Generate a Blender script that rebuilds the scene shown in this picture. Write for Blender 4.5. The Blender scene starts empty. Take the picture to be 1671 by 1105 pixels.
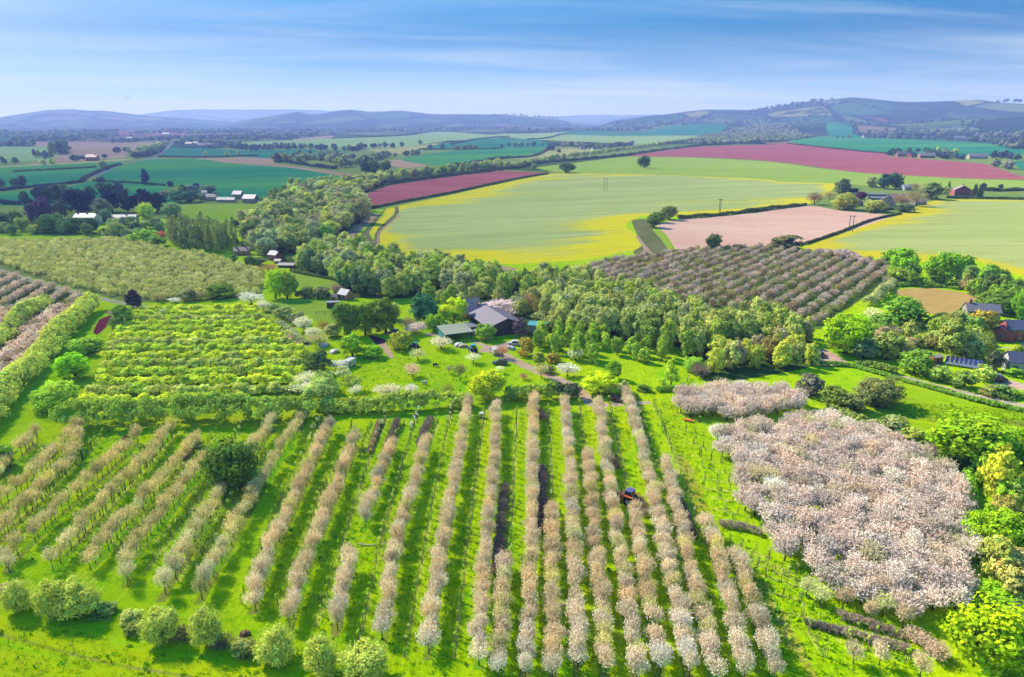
import bpy, bmesh, math, random
import numpy as np
from mathutils import Vector, Matrix
from mathutils.geometry import delaunay_2d_cdt

# ------------------------------------------------------------------ camera, sky, sun, exposure
SC = bpy.context.scene
COL = SC.collection
CAM_H, F_PX, PW, PH, HORIZ = 65.0, 1193.0, 1671.0, 1105.0, 195.0
PITCH = math.atan((PH / 2 - HORIZ) / F_PX)
cam_d = bpy.data.cameras.new('camera')
cam_d.sensor_width = 36.0
cam_d.lens = 36.0 * F_PX / PW
cam_d.clip_start, cam_d.clip_end = 1.0, 60000.0
cam = bpy.data.objects.new('camera', cam_d)
COL.objects.link(cam)
cam.location = (0, 0, CAM_H)
cam.rotation_euler = (math.pi / 2 - PITCH, 0, 0)
SC.camera = cam

SUN_EL = math.radians(41)
SUN_DIR = Vector((-0.79, 0.61, 0)).normalized()          # where the sun stands, in plan
sd = bpy.data.lights.new('sun', 'SUN')
sd.energy, sd.angle, sd.color = 4.3, math.radians(0.6), (1.0, 0.95, 0.86)
sun = bpy.data.objects.new('sun', sd)
COL.objects.link(sun)
sun.location = (-300, 200, 300)
sv = Vector((SUN_DIR.x * math.cos(SUN_EL), SUN_DIR.y * math.cos(SUN_EL), math.sin(SUN_EL)))
sun.rotation_euler = sv.to_track_quat('Z', 'Y').to_euler()

SC.view_settings.view_transform = 'Standard'
SC.view_settings.look = 'None'
SC.view_settings.gamma = 1.0
EXPOSURE = 1.45
SC.view_settings.exposure = EXPOSURE
cy = SC.cycles
cy.max_bounces, cy.diffuse_bounces, cy.glossy_bounces, cy.transmission_bounces, cy.volume_bounces, cy.transparent_max_bounces = 4, 3, 1, 2, 0, 4
cy.use_denoising = True
try:
    cy.denoiser = 'OPENIMAGEDENOISE'
    cy.denoising_input_passes = 'RGB_ALBEDO_NORMAL'
except Exception:
    pass
cy.use_adaptive_sampling = True
cy.adaptive_threshold = 0.02
cy.caustics_reflective = cy.caustics_refractive = False
SC.render.use_persistent_data = False


class NT:
    """small node-tree builder"""
    def __init__(s, tree):
        s.t = tree
        s.t.nodes.clear()

    def n(s, typ, **kw):
        nd = s.t.nodes.new(typ)
        for k, v in kw.items():
            if k.startswith('i_'):
                nd.inputs[k[2:].replace('_', ' ')].default_value = v
            else:
                setattr(nd, k, v)
        return nd

    def l(s, a, b):
        s.t.links.new(a, b)

    def math(s, op, a, b=None, clamp=False):
        nd = s.t.nodes.new('ShaderNodeMath')
        nd.operation = op
        nd.use_clamp = clamp
        for i, v in enumerate((a, b)):
            if v is None:
                continue
            if isinstance(v, (int, float)):
                nd.inputs[i].default_value = v
            else:
                s.l(v, nd.inputs[i])
        return nd.outputs[0]

    def mix(s, fac, a, b, blend='MIX'):
        nd = s.t.nodes.new('ShaderNodeMix')
        nd.data_type = 'RGBA'
        nd.blend_type = blend
        for key, v in ((0, fac), (6, a), (7, b)):
            if isinstance(v, (int, float)):
                nd.inputs[key].default_value = v
            elif isinstance(v, tuple):
                nd.inputs[key].default_value = v if len(v) == 4 else v + (1,)
            else:
                s.l(v, nd.inputs[key])
        return nd.outputs[2]

    def noise(s, vec, scale, detail=4, rough=0.55):
        nd = s.t.nodes.new('ShaderNodeTexNoise')
        nd.inputs['Scale'].default_value = scale
        nd.inputs['Detail'].default_value = detail
        nd.inputs['Roughness'].default_value = rough
        if vec is not None:
            s.l(vec, nd.inputs['Vector'])
        return nd.outputs['Fac']

    def ramp(s, fac, lo, hi):
        nd = s.t.nodes.new('ShaderNodeMapRange')
        nd.interpolation_type = 'SMOOTHSTEP'
        s.l(fac, nd.inputs[0])
        nd.inputs[1].default_value, nd.inputs[2].default_value = lo, hi
        return nd.outputs[0]


world = bpy.data.worlds.new('World')
SC.world = world
world.use_nodes = True
w = NT(world.node_tree)
tc = w.n('ShaderNodeTexCoord')
sep = w.n('ShaderNodeSeparateXYZ')
w.l(tc.outputs['Generated'], sep.inputs[0])
zz = w.math('MULTIPLY', w.math('MAXIMUM', sep.outputs[2], 0.0), 4.4)      # deep blue comes down lower, as on this clear day
zz = w.math('ADD', zz, 0.05)
cmb = w.n('ShaderNodeCombineXYZ')
w.l(sep.outputs[0], cmb.inputs[0]); w.l(sep.outputs[1], cmb.inputs[1]); w.l(zz, cmb.inputs[2])
nrm = w.n('ShaderNodeVectorMath', operation='NORMALIZE')
w.l(cmb.outputs[0], nrm.inputs[0])
sky = w.n('ShaderNodeTexSky', sky_type='NISHITA')
sky.sun_disc = False
sky.sun_elevation = SUN_EL
sky.sun_rotation = math.atan2(SUN_DIR.x, SUN_DIR.y)
sky.air_density, sky.dust_density, sky.ozone_density = 1.0, 0.6, 2.0
w.l(nrm.outputs[0], sky.inputs[0])
hsv = w.n('ShaderNodeHueSaturation', i_Hue=0.484, i_Saturation=1.6, i_Value=1.12)
w.l(sky.outputs[0], hsv.inputs['Color'])
# thin cirrus streaks: noise on a flat layer high above
zc = w.math('ADD', w.math('MAXIMUM', sep.outputs[2], 0.0), 0.045)
px_ = w.math('DIVIDE', sep.outputs[0], zc)
py_ = w.math('DIVIDE', sep.outputs[1], zc)
c2 = w.n('ShaderNodeCombineXYZ')
w.l(w.math('ADD', w.math('MULTIPLY', px_, 0.16), w.math('MULTIPLY', py_, 0.02)), c2.inputs[0])
w.l(w.math('ADD', w.math('MULTIPLY', py_, 0.42), w.math('MULTIPLY', px_, -0.09)), c2.inputs[1])
nz = w.n('ShaderNodeTexNoise')
nz.inputs['Scale'].default_value = 1.3
nz.inputs['Detail'].default_value = 9
nz.inputs['Roughness'].default_value = 0.62
nz.inputs['Distortion'].default_value = 0.7
w.l(c2.outputs[0], nz.inputs['Vector'])
cl = w.ramp(nz.outputs['Fac'], 0.40, 0.78)
cl = w.math('MULTIPLY', cl, 0.44)
veil = w.math('MULTIPLY', w.math('SUBTRACT', 1.0, w.ramp(sep.outputs[2], -0.01, 0.12)), 0.72)       # the air whitens towards the horizon
nz2 = w.n('ShaderNodeTexNoise')
nz2.inputs['Scale'].default_value = 0.55
nz2.inputs['Detail'].default_value = 6
nz2.inputs['Roughness'].default_value = 0.6
w.l(c2.outputs[0], nz2.inputs['Vector'])
veil = w.math('MULTIPLY', veil, w.math('ADD', 0.45, w.ramp(nz2.outputs['Fac'], 0.3, 0.7)))
cl = w.math('MINIMUM', w.math('ADD', cl, veil), 0.92)

mr = w.n('ShaderNodeMapRange')                     # low sky dimmed, dome above the view brightened as added fill light
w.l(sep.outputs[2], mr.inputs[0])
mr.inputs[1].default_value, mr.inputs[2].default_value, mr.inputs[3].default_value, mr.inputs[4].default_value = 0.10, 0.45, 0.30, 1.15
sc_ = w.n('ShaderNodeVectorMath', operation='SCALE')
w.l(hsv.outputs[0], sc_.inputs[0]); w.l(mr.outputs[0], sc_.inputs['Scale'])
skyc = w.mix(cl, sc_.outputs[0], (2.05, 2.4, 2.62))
bg = w.n('ShaderNodeBackground')
bg.inputs['Strength'].default_value = 0.132
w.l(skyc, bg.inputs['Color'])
wo = w.n('ShaderNodeOutputWorld')
w.l(bg.outputs[0], wo.inputs[0])

# ------------------------------------------------------------------ colour: what a sunlit surface shows -> its base colour
KLIT = 4.6 * math.sin(SUN_EL) / math.pi * 2 ** EXPOSURE * 0.95


def lin(c):
    c = c / 255.0
    return c / 12.92 if c <= 0.04045 else ((c + 0.055) / 1.055) ** 2.4


def G(r, g, b, k=1.0):
    """base colour of a surface that shows sRGB r,g,b in full sun"""
    return tuple(min(0.85, lin(v) / KLIT * k) for v in (r, g, b))


# ------------------------------------------------------------------ places: the photo's tiles give readings, the ground gives points
TILES = {'A': (0, 150, 3.948), 'B': (400, 150, 3.948), 'C': (800, 150, 3.684), 'D': (1220, 150, 3.683),
         'E': (0, 380, 3.948), 'F': (400, 380, 3.948), 'G': (800, 380, 3.684), 'H': (1220, 380, 3.683),
         'I': (0, 640, 3.948), 'J': (400, 640, 3.948), 'K': (800, 640, 3.713), 'L': (1220, 640, 3.705),
         'M': (0, 860, 3.979), 'N': (400, 860, 3.979), 'O': (800, 860, 3.713), 'P': (1220, 860, 3.705),
         'Z': (0, 0, 1.0), 'Y': (720, 470, 9.21), 'X': (1500, 470, 5.813), 'W': (360, 380, 8.355), 'V': (520, 520, 8.355),
         'U': (1330, 280, 6.189), 'T': (90, 300, 4.915)}


def P(t, x, y):
    ox, oy, s = TILES[t]
    return (ox + x / s, oy + y / s)


def PP(spec):
    """'A 1,2 3,4 B 5,6' -> list of photo points"""
    out, t = [], 'Z'
    for tok in spec.split():
        if ',' in tok:
            x, y = tok.split(',')
            out.append(P(t, float(x), float(y)))
        else:
            t = tok
    return out


RIDGES = []


def ridge(dist, width, pts, base=0.0):
    az = np.array([math.atan2(p[0] - PW / 2, F_PX / math.cos(PITCH) ) for p in pts])
    hh = np.array([(HORIZ - p[1]) / F_PX * dist + CAM_H + base for p in pts])
    RIDGES.append((dist, width, az, hh))


ridge(9500, 1700, PP('Z -700,205 -300,200 A 0,170 150,150 260,136 370,125 450,125 520,130 580,131 640,127 720,135 800,146 900,155 960,160 1100,165 1300,178 1500,190 Z 430,205 480,215'))
ridge(7600, 1200, PP('Z 330,215 B 0,180 100,170 180,160 250,145 300,138 340,135 390,142 440,155 500,146 560,130 600,122 640,119 700,125 740,126 800,134 900,130 1000,128 1100,130 1150,140 1200,145 1300,147 1450,146 1658,150 C 60,138 140,142 200,145 270,150 350,155 420,165 Z 960,210'))
ridge(14500, 1500, PP('Z 160,198 230,188 280,182 330,180 420,181 500,180 600,184 700,186 800,189 C 350,150 500,143 700,137 850,140 1000,136 1100,140 Z 1200,190 1300,196'))
ridge(6200, 1100, PP('C 700,175 850,160 1000,140 1100,133 1200,125 1260,117 1300,112 1400,113 1500,118 1658,114 D 80,106 160,100 250,90 330,78 400,70 500,63 650,57 720,60 800,66 850,72 900,88 950,88 1000,82 1100,80 1250,78 1400,80 1480,88 1600,92 1661,95 Z 1900,178 2300,190'))
ridge(4300, 500, PP('C 1000,175 1200,165 1500,170 D 0,180 300,165 600,160 900,170 1200,150 1400,140 1661,130 Z 1900,186 2300,190'), base=-25)
BUMPS = []


def bumps(x, y):
    x = np.asarray(x, float); y = np.asarray(y, float)
    r = np.hypot(x, y)
    f = np.clip((r - 380) / 900, 0, 1)
    h = f * (3.0 * np.sin(x / 170 + 0.6) * np.sin(y / 210 + 1.1) + 2.5 * np.sin((x + y) / 320))
    f2 = np.clip((r - 1600) / 2500, 0, 1)
    h = h + f2 * (7 * np.sin(x / 610 + 2) * np.sin(y / 700 + .4) + 5 * np.sin((x - .6 * y) / 420))
    for bx, by, rx, ry, hh in BUMPS:
        h = h + hh * np.exp(-((x - bx) / rx) ** 2 - ((y - by) / ry) ** 2)
    return h


def zh(x, y):
    h = bumps(x, y)
    x = np.asarray(x, float); y = np.asarray(y, float)
    r = np.hypot(x, y); az = np.arctan2(x, np.maximum(y, 1e-3))
    az = np.where(y > 0, az, 9.0)
    for d, wd, a, hh in RIDGES:
        p = np.interp(az, a, hh, left=0, right=0)
        p = p * (1 + 0.03 * np.sin(az * 190 + d) + 0.015 * np.sin(az * 530))
        t = (r - d) / wd
        h = np.maximum(h, p * np.exp(-t * t) + h * 0.3)
    return h


CP, SP = math.cos(PITCH), math.sin(PITCH)


def at(px, py, far=15000.0):
    """ground point that the photo shows at px, py"""
    dx, dy = (px - PW / 2) / F_PX, (PH / 2 - py) / F_PX
    d = np.array((dx, CP + SP * dy, -SP + CP * dy))
    if d[2] > -0.0035:
        d[2] = -0.0035
    t = CAM_H / -d[2]
    for _ in range(12):
        h = float(bumps(d[0] * t, d[1] * t))
        t = 0.5 * t + 0.5 * (CAM_H - h) / -d[2]
    t = min(t, far)
    return float(d[0] * t), float(d[1] * t)


def ppm(x, y):
    """photo pixels to the metre at a ground point"""
    return F_PX / (y * CP + CAM_H * SP)


def dip(x, y):
    return math.atan2(CAM_H, math.hypot(x, y))


bx, by = at(*P('A', 1400, 480)); BUMPS.append((bx, by, 260, 160, 8.0))
bx, by = at(*P('C', 900, 500)); BUMPS.append((bx, by, 330, 190, 6.0))

# ------------------------------------------------------------------ materials
MATS = {}


def mat(name, build):
    if name in MATS:
        return MATS[name]
    m = bpy.data.materials.new(name)
    m.use_nodes = True
    nt = NT(m.node_tree)
    out = nt.n('ShaderNodeOutputMaterial')
    build(nt, out)
    MATS[name] = m
    return m


def plain(name, rgb, rough=0.7, noise=0.12, scale=1.5, metal=0.0, spec=0.3):
    def b(nt, out):
        tc = nt.n('ShaderNodeTexCoord')
        f = nt.noise(tc.outputs['Object'], scale, 5)
        c = nt.mix(f, tuple(v * (1 - noise * 1.6) for v in rgb), tuple(min(.9, v * (1 + noise * 1.6)) for v in rgb))
        p = nt.n('ShaderNodeBsdfPrincipled', i_Roughness=rough, i_Metallic=metal)
        p.inputs['Specular IOR Level'].default_value = spec
        nt.l(c, p.inputs['Base Color'])
        nt.l(p.outputs[0], out.inputs[0])
    return mat(name, b)


def wavy_roof(name, rgb, per=1.0, rough=0.6):
    """sheet or tile roof: courses across, stains"""
    def b(nt, out):
        tc = nt.n('ShaderNodeTexCoord')
        wv = nt.n('ShaderNodeTexWave', wave_type='BANDS', bands_direction='X')
        wv.inputs['Scale'].default_value = per
        wv.inputs['Distortion'].default_value = 0.4
        nt.l(tc.outputs['Object'], wv.inputs['Vector'])
        f = nt.noise(tc.outputs['Object'], 0.35, 6, 0.65)
        c = nt.mix(f, tuple(v * .42 for v in rgb), tuple(min(.9, v * .98) for v in rgb))
        c = nt.mix(nt.math('MULTIPLY', wv.outputs['Fac'], .3), c, tuple(v * .5 for v in rgb))
        p = nt.n('ShaderNodeBsdfPrincipled', i_Roughness=rough)
        nt.l(c, p.inputs['Base Color'])
        bp = nt.n('ShaderNodeBump', i_Strength=0.4, i_Distance=0.05)
        nt.l(wv.outputs['Fac'], bp.inputs['Height'])
        nt.l(bp.outputs[0], p.inputs['Normal'])
        nt.l(p.outputs[0], out.inputs[0])
    return mat(name, b)


def foliage(name='foliage', trans=0.2):
    def b(nt, out):
        oi = nt.n('ShaderNodeObjectInfo')
        at_ = nt.n('ShaderNodeAttribute', attribute_name='tint')
        c = nt.mix(1.0, oi.outputs['Color'], at_.outputs['Color'], 'MULTIPLY')
        d = nt.n('ShaderNodeBsdfDiffuse', i_Roughness=0.6)
        t = nt.n('ShaderNodeBsdfTranslucent')
        nt.l(c, d.inputs['Color'])
        tcx = nt.mix(1.0, c, (1.08, 1.08, 0.7), 'MULTIPLY')
        nt.l(tcx, t.inputs['Color'])
        mx = nt.n('ShaderNodeMixShader')
        mx.inputs[0].default_value = trans
        nt.l(d.outputs[0], mx.inputs[1]); nt.l(t.outputs[0], mx.inputs[2])
        nt.l(mx.outputs[0], out.inputs[0])
    return mat(name, b)


FOL = foliage()
BARK = plain('bark', G(105, 88, 72), 0.9, 0.25, 4)


def field(name, ca, cb, ang=0.0, stripe=0.0, sw=3.0, ns=0.02, fine=0.5, fines=0.8, cc=None, ccamt=(0.58, 0.72), tram=0.0, tramw=24.0, mott=0.0):
    """crop, grass or ploughed soil: broad patches, streaks along the drilling, fine speckle, wheel lines"""
    def b(nt, out):
        tc = nt.n('ShaderNodeTexCoord')
        mp = nt.n('ShaderNodeMapping')
        mp.inputs['Rotation'].default_value = (0, 0, -ang)
        nt.l(tc.outputs['Object'], mp.inputs['Vector'])
        st = nt.n('ShaderNodeMapping')
        st.inputs['Scale'].default_value = (0.16, 1.0, 1.0)
        nt.l(mp.outputs[0], st.inputs['Vector'])
        f1 = nt.noise(st.outputs[0], ns, 6, 0.6)
        f1 = nt.ramp(f1, 0.33, 0.67)
        c = nt.mix(f1, ca, cb)
        f2 = nt.noise(st.outputs[0], fine, 5, 0.7)
        c = nt.mix(nt.math('MULTIPLY', nt.ramp(f2, .35, .7), fines * .5), c, tuple(v * .58 for v in ca))
        f4 = nt.noise(tc.outputs['Object'], fine * 1.7, 3, 0.7)
        c = nt.mix(nt.math('MULTIPLY', nt.ramp(f4, .5, .75), fines * .35), c, tuple(min(.85, v * 1.5) for v in cb))
        if mott:
            m1 = nt.noise(tc.outputs['Object'], 1.15, 6, .72)
            m2 = nt.noise(tc.outputs['Object'], 0.34, 4, .6)
            mk = nt.ramp(nt.math('ADD', nt.math('MULTIPLY', m1, .62), nt.math('MULTIPLY', m2, .38)), .47, .62)
            c = nt.mix(nt.math('MULTIPLY', mk, mott), c, (ca[0] * .34, ca[1] * .60, ca[2]))
        if cc:
            f3 = nt.noise(st.outputs[0], ns * 2.6, 7, 0.62)
            c = nt.mix(nt.ramp(f3, *ccamt), c, cc)
        if stripe:
            wv = nt.n('ShaderNodeTexWave', wave_type='BANDS', bands_direction='Y')
            wv.inputs['Scale'].default_value = 1.0 / sw * 0.314
            wv.inputs['Distortion'].default_value = 0.6
            nt.l(mp.outputs[0], wv.inputs['Vector'])
            c = nt.mix(nt.math('MULTIPLY', wv.outputs['Fac'], stripe), c, tuple(v * .6 for v in ca))
        if tram:
            s2 = nt.n('ShaderNodeSeparateXYZ')
            nt.l(mp.outputs[0], s2.inputs[0])
            fr = nt.math('FRACT', nt.math('DIVIDE', s2.outputs[1], tramw))
            a = nt.math('COMPARE', fr, 0.5)
            a.node.inputs[2].default_value = 0.028
            g = nt.noise(st.outputs[0], 0.03, 3)
            c = nt.mix(nt.math('MULTIPLY', nt.math('MULTIPLY', a, nt.ramp(g, .4, .6)), tram), c, tuple(v * .6 for v in ca))
        p = nt.n('ShaderNodeBsdfDiffuse', i_Roughness=0.8)
        nt.l(c, p.inputs['Color'])
        bp = nt.n('ShaderNodeBump', i_Strength=0.55, i_Distance=0.35)
        nt.l(f2, bp.inputs['Height'])
        nt.l(bp.outputs[0], p.inputs['Normal'])
        nt.l(p.outputs[0], out.inputs[0])
    return mat(name, b)


def rape(name, ca, cb, cy_, ang, lo=.57, hi=.74):
    """oilseed rape: green-grey crop, bright yellow where it flowers: along the margins and in streaks"""
    def b(nt, out):
        tc = nt.n('ShaderNodeTexCoord')
        mp = nt.n('ShaderNodeMapping')
        mp.inputs['Rotation'].default_value = (0, 0, -ang)
        nt.l(tc.outputs['Object'], mp.inputs['Vector'])
        st = nt.n('ShaderNodeMapping')
        st.inputs['Scale'].default_value = (0.13, 1.0, 1.0)
        nt.l(mp.outputs[0], st.inputs['Vector'])
        f1 = nt.ramp(nt.noise(st.outputs[0], 0.03, 6, .6), .35, .65)
        c = nt.mix(f1, ca, cb)
        ed = nt.n('ShaderNodeAttribute', attribute_name='edge')
        n1 = nt.noise(st.outputs[0], 0.022, 8, .62)
        n2 = nt.noise(st.outputs[0], 0.25, 5, .7)
        v = nt.math('ADD', nt.math('ADD', n1, nt.math('MULTIPLY', nt.math('SUBTRACT', n2, .5), .28)), nt.math('MULTIPLY', ed.outputs['Fac'], .5))
        c = nt.mix(nt.ramp(v, lo, hi), c, cy_)
        n3 = nt.noise(tc.outputs['Object'], 0.9, 4, .7)
        c = nt.mix(nt.math('MULTIPLY', nt.ramp(n3, .42, .72), .42), c, tuple(x * .5 for x in ca))
        n4 = nt.noise(st.outputs[0], 0.11, 6, .7)
        c = nt.mix(nt.math('MULTIPLY', nt.ramp(n4, .52, .66), .4), c, tuple(x * .62 for x in ca))
        wv = nt.n('ShaderNodeTexWave', wave_type='BANDS', bands_direction='Y')
        wv.inputs['Scale'].default_value = .11
        wv.inputs['Distortion'].default_value = 1.2
        nt.l(mp.outputs[0], wv.inputs['Vector'])
        c = nt.mix(nt.math('MULTIPLY', wv.outputs['Fac'], .16), c, tuple(x * .6 for x in ca))
        s2 = nt.n('ShaderNodeSeparateXYZ')
        nt.l(mp.outputs[0], s2.inputs[0])
        wob = nt.math('MULTIPLY', nt.noise(st.outputs[0], 0.05, 2), 8.0)
        fr = nt.math('FRACT', nt.math('DIVIDE', nt.math('ADD', s2.outputs[1], wob), 26.0))
        a = nt.math('COMPARE', fr, 0.5)
        a.node.inputs[2].default_value = 0.03
        g = nt.ramp(nt.noise(st.outputs[0], 0.05, 5, .7), .5, .62)
        c = nt.mix(nt.math('MULTIPLY', nt.math('MULTIPLY', a, g), .8), c, tuple(x * .45 for x in ca))
        p = nt.n('ShaderNodeBsdfDiffuse', i_Roughness=0.8)
        nt.l(c, p.inputs['Color'])
        bp = nt.n('ShaderNodeBump', i_Strength=0.5, i_Distance=0.4)
        nt.l(n3, bp.inputs['Height'])
        nt.l(bp.outputs[0], p.inputs['Normal'])
        nt.l(p.outputs[0], out.inputs[0])
    return mat(name, b)


def patchwork(name):
    """far farmland: small fields of many crops with dark hedges between"""
    def b(nt, out):
        tc = nt.n('ShaderNodeTexCoord')
        mp = nt.n('ShaderNodeMapping')
        mp.inputs['Scale'].default_value = (1.0, 0.75, 0)
        nt.l(tc.outputs['Object'], mp.inputs['Vector'])
        v = nt.n('ShaderNodeTexVoronoi')
        v.inputs['Scale'].default_value = 1 / 330
        nt.l(mp.outputs[0], v.inputs['Vector'])
        hs = nt.n('ShaderNodeSeparateColor')
        nt.l(v.outputs['Color'], hs.inputs[0])
        cr = nt.n('ShaderNodeValToRGB')
        cr.color_ramp.interpolation = 'CONSTANT'
        stops = [(0, G(70, 95, 70)), (.16, G(130, 160, 80)), (.3, G(80, 130, 70)), (.45, G(150, 170, 100)), (.58, G(60, 85, 65)),
                 (.68, G(190, 155, 120)), (.76, G(170, 100, 90)), (.83, G(95, 150, 90)), (.93, G(195, 190, 100))]
        while len(cr.color_ramp.elements) < len(stops):
            cr.color_ramp.elements.new(0.5)
        for e, (p, c) in zip(cr.color_ramp.elements, stops):
            e.position = p
            e.color = c + (1,)
        nt.l(hs.outputs[0], cr.inputs[0])
        v2 = nt.n('ShaderNodeTexVoronoi', feature='DISTANCE_TO_EDGE')
        v2.inputs['Scale'].default_value = 1 / 330
        nt.l(mp.outputs[0], v2.inputs['Vector'])
        n = nt.noise(tc.outputs['Object'], .004, 6, .65)
        hedge = nt.math('LESS_THAN', v2.outputs['Distance'], 0.055)
        wood = nt.ramp(n, .53, .57)
        c = nt.mix(hedge, cr.outputs[0], G(45, 70, 45))
        c = nt.mix(wood, c, G(50, 78, 50))
        n2 = nt.noise(tc.outputs['Object'], .03, 5, .7)
        c = nt.mix(nt.math('MULTIPLY', n2, .4), c, G(60, 80, 50))
        p = nt.n('ShaderNodeBsdfDiffuse', i_Roughness=0.8)
        nt.l(c, p.inputs['Color'])
        nt.l(p.outputs[0], out.inputs[0])
    return mat(name, b)


# ------------------------------------------------------------------ ground: one triangulated sheet cut along field edges
def smooth_px(pts, closed=True, k=4, sharp=0.35):
    """round the outline a little (Catmull-Rom)"""
    n = len(pts)
    out = []
    rng = range(n if closed else n - 1)
    for i in rng:
        p0, p1, p2, p3 = (np.array(pts[j % n] if closed else pts[min(max(j, 0), n - 1)]) for j in (i - 1, i, i + 1, i + 2))
        for s in range(k):
            t = s / k
            m1, m2 = sharp * (p2 - p0), sharp * (p3 - p1)
            t2, t3 = t * t, t * t * t
            out.append(tuple((2 * t3 - 3 * t2 + 1) * p1 + (t3 - 2 * t2 + t) * m1 + (-2 * t3 + 3 * t2) * p2 + (t3 - t2) * m2))
    if not closed:
        out.append(tuple(pts[-1]))
    return out


REGIONS = []        # (object name, material, world polygon, extras)


def patch(name, m, spec, sharp=0.25, dense=0, **kw):
    px = smooth_px(PP(spec), True, 4, sharp)
    REGIONS.append((name, m, [at(*p) for p in px], dict(dense=dense, **kw)))


def ribbon(name, m, spec, wid):
    px = smooth_px(PP(spec), False, 5, 0.5)
    c = np.array([at(*p) for p in px])
    t = np.gradient(c, axis=0)
    t /= np.linalg.norm(t, axis=1)[:, None] + 1e-9
    nrm = np.stack([-t[:, 1], t[:, 0]], 1)
    ws = np.interp(np.linspace(0, 1, len(c)), np.linspace(0, 1, len(wid)) if isinstance(wid, (list, tuple)) else [0, 1], wid if isinstance(wid, (list, tuple)) else [wid, wid])
    jit = 1 + 0.15 * np.sin(np.arange(len(c)) * 2.1)
    a, b = c + nrm * (ws * jit)[:, None] / 2, c - nrm * (ws * jit)[:, None] / 2
    REGIONS.append((name, m, [tuple(p) for p in a] + [tuple(p) for p in b[::-1]], dict(dense=0)))


def in_poly(pts, poly):
    pts = np.asarray(pts, float); poly = np.asarray(poly, float)
    x, y = pts[:, 0], pts[:, 1]
    ins = np.zeros(len(pts), bool)
    x1, y1 = poly[:, 0], poly[:, 1]
    x2, y2 = np.roll(x1, -1), np.roll(y1, -1)
    for a, b, c, d in zip(x1, y1, x2, y2):
        cond = (b > y) != (d > y)
        ins ^= cond & (x < (c - a) * (y - b) / (d - b + 1e-12) + a)
    return ins


def edge_dist(pts, poly):
    pts = np.asarray(pts, float); poly = np.asarray(poly, float)
    best = np.full(len(pts), 1e9)
    q = np.roll(poly, -1, 0)
    for a, b in zip(poly, q):
        ab = b - a
        t = np.clip(((pts - a) @ ab) / (ab @ ab + 1e-9), 0, 1)
        best = np.minimum(best, np.linalg.norm(pts - (a + t[:, None] * ab), axis=1))
    return best
# ------------------------------------------------------------------ fields, roads and paths of the valley
M_grass = field('grass_orchard', G(166, 202, 3, 1.75), G(196, 212, 4, 1.75), 1.5, 0.22, .95, 0.05, 1.3, .6, G(104, 188, 6, 1.8), (.56, .76), mott=.8)
M_meadow = field('grass_meadow', G(186, 204, 3, 1.75), G(206, 212, 4, 1.75), -0.3, 0, 2, 0.06, 1.0, .7, G(136, 196, 6, 1.9), (.52, .7), mott=.12)
M_rough = field('grass_rough', G(156, 192, 10, 1.5), G(182, 204, 14, 1.5), -0.5, 0, 2, 0.06, .6, 1.0, G(142, 142, 66, 1.2), (.50, .62))
M_farm = patchwork('farmland')
M_dull = field('grass_dull', G(145, 172, 76, 1.1), G(168, 184, 88, 1.1), 0.2, .12, 9, 0.015, .3, .8)
M_lime = field('grass_lime', G(166, 200, 50, 1.2), G(186, 208, 66, 1.2), 0.4, .1, 7, 0.015, .4, .6)
M_teal = field('wheat_teal', G(34, 148, 108, 1.2), G(108, 186, 84, 1.2), 0.35, .10, 12, 0.006, .1, .5, tram=.5, tramw=30)
M_teal2 = field('wheat_blue', G(40, 146, 112, 1.1), G(76, 168, 116, 1.1), 0.2, .12, 12, 0.006, .1, .6)
M_pale = field('wheat_pale', G(165, 195, 115, 1.30), G(186, 206, 124, 1.30), 0.1, .12, 14, 0.006, .1, .6)
M_wedge = field('wheat_light', G(170, 196, 74, 1.30), G(190, 208, 88, 1.30), -0.1, .12, 8, 0.012, .15, .7, tram=.4, tramw=26)
M_maroon = field('plough_red', G(196, 106, 112, 1.2), G(214, 124, 124, 1.2), -0.25, .18, 5, 0.02, .25, .7)
M_tan = field('seedbed_pink', G(234, 178, 150, 1.47), G(246, 200, 172, 1.47), -0.2, .12, 6, 0.02, .3, .6)
M_tan2 = field('stubble_tan', G(205, 160, 130, 1.18), G(225, 185, 150, 1.18), 0.1, .12, 8, 0.01, .15, .6)
M_yel = field('field_yellowish', G(205, 195, 100, 1.18), G(222, 205, 130, 1.18), 0.1, .1, 8, 0.01, .15, .6)
M_gold = field('hay_gold', G(206, 164, 92, 1.3), G(220, 182, 106, 1.3), 0.6, .1, 3, 0.05, .7, .7, G(170, 170, 66, 1.2), (.6, .75))
M_scrub = field('scrub_green', G(130, 145, 80), G(165, 155, 105), 0.9, 0, 3, 0.06, .5, 1.0, G(205, 170, 130), (.58, .7))
M_rape = rape('rape_crop', G(184, 194, 112, 1.45), G(204, 208, 128, 1.45), G(252, 230, 4, 1.35), 0.32)
M_rape2 = rape('rape_crop_sunny', G(188, 196, 108, 1.4), G(206, 208, 124, 1.4), G(250, 224, 20, 1.25), 0.05, .64, .82)
M_track = field('track_earth', G(222, 178, 140, 1.35), G(236, 202, 168, 1.35), 0.5, 0, 1, .2, 1.2, .8, G(160, 165, 60), (.64, .78))
M_yard = field('yard_earth', G(228, 182, 156, 1.3), G(240, 202, 176, 1.3), 0.5, 0, 1, .12, 1.0, .7)
M_worn = field('grass_worn', G(190, 188, 40, 1.4), G(206, 194, 90, 1.4), 0.5, 0, 1, .2, 1.2, .7, G(160, 196, 10, 1.4), (.5, .66))
M_lane = field('lane_stone', G(204, 186, 146, 1.3), G(220, 200, 166, 1.3), 0.5, 0, 1, .2, 1.0, .6)
M_road = field('road_asphalt', G(165, 165, 170), G(180, 178, 180), .5, 0, 1, .1, .8, .5)
M_red = field('soil_red', G(150, 60, 85), G(170, 80, 95), .9, .2, 2, .1, 1, .8)
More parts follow.
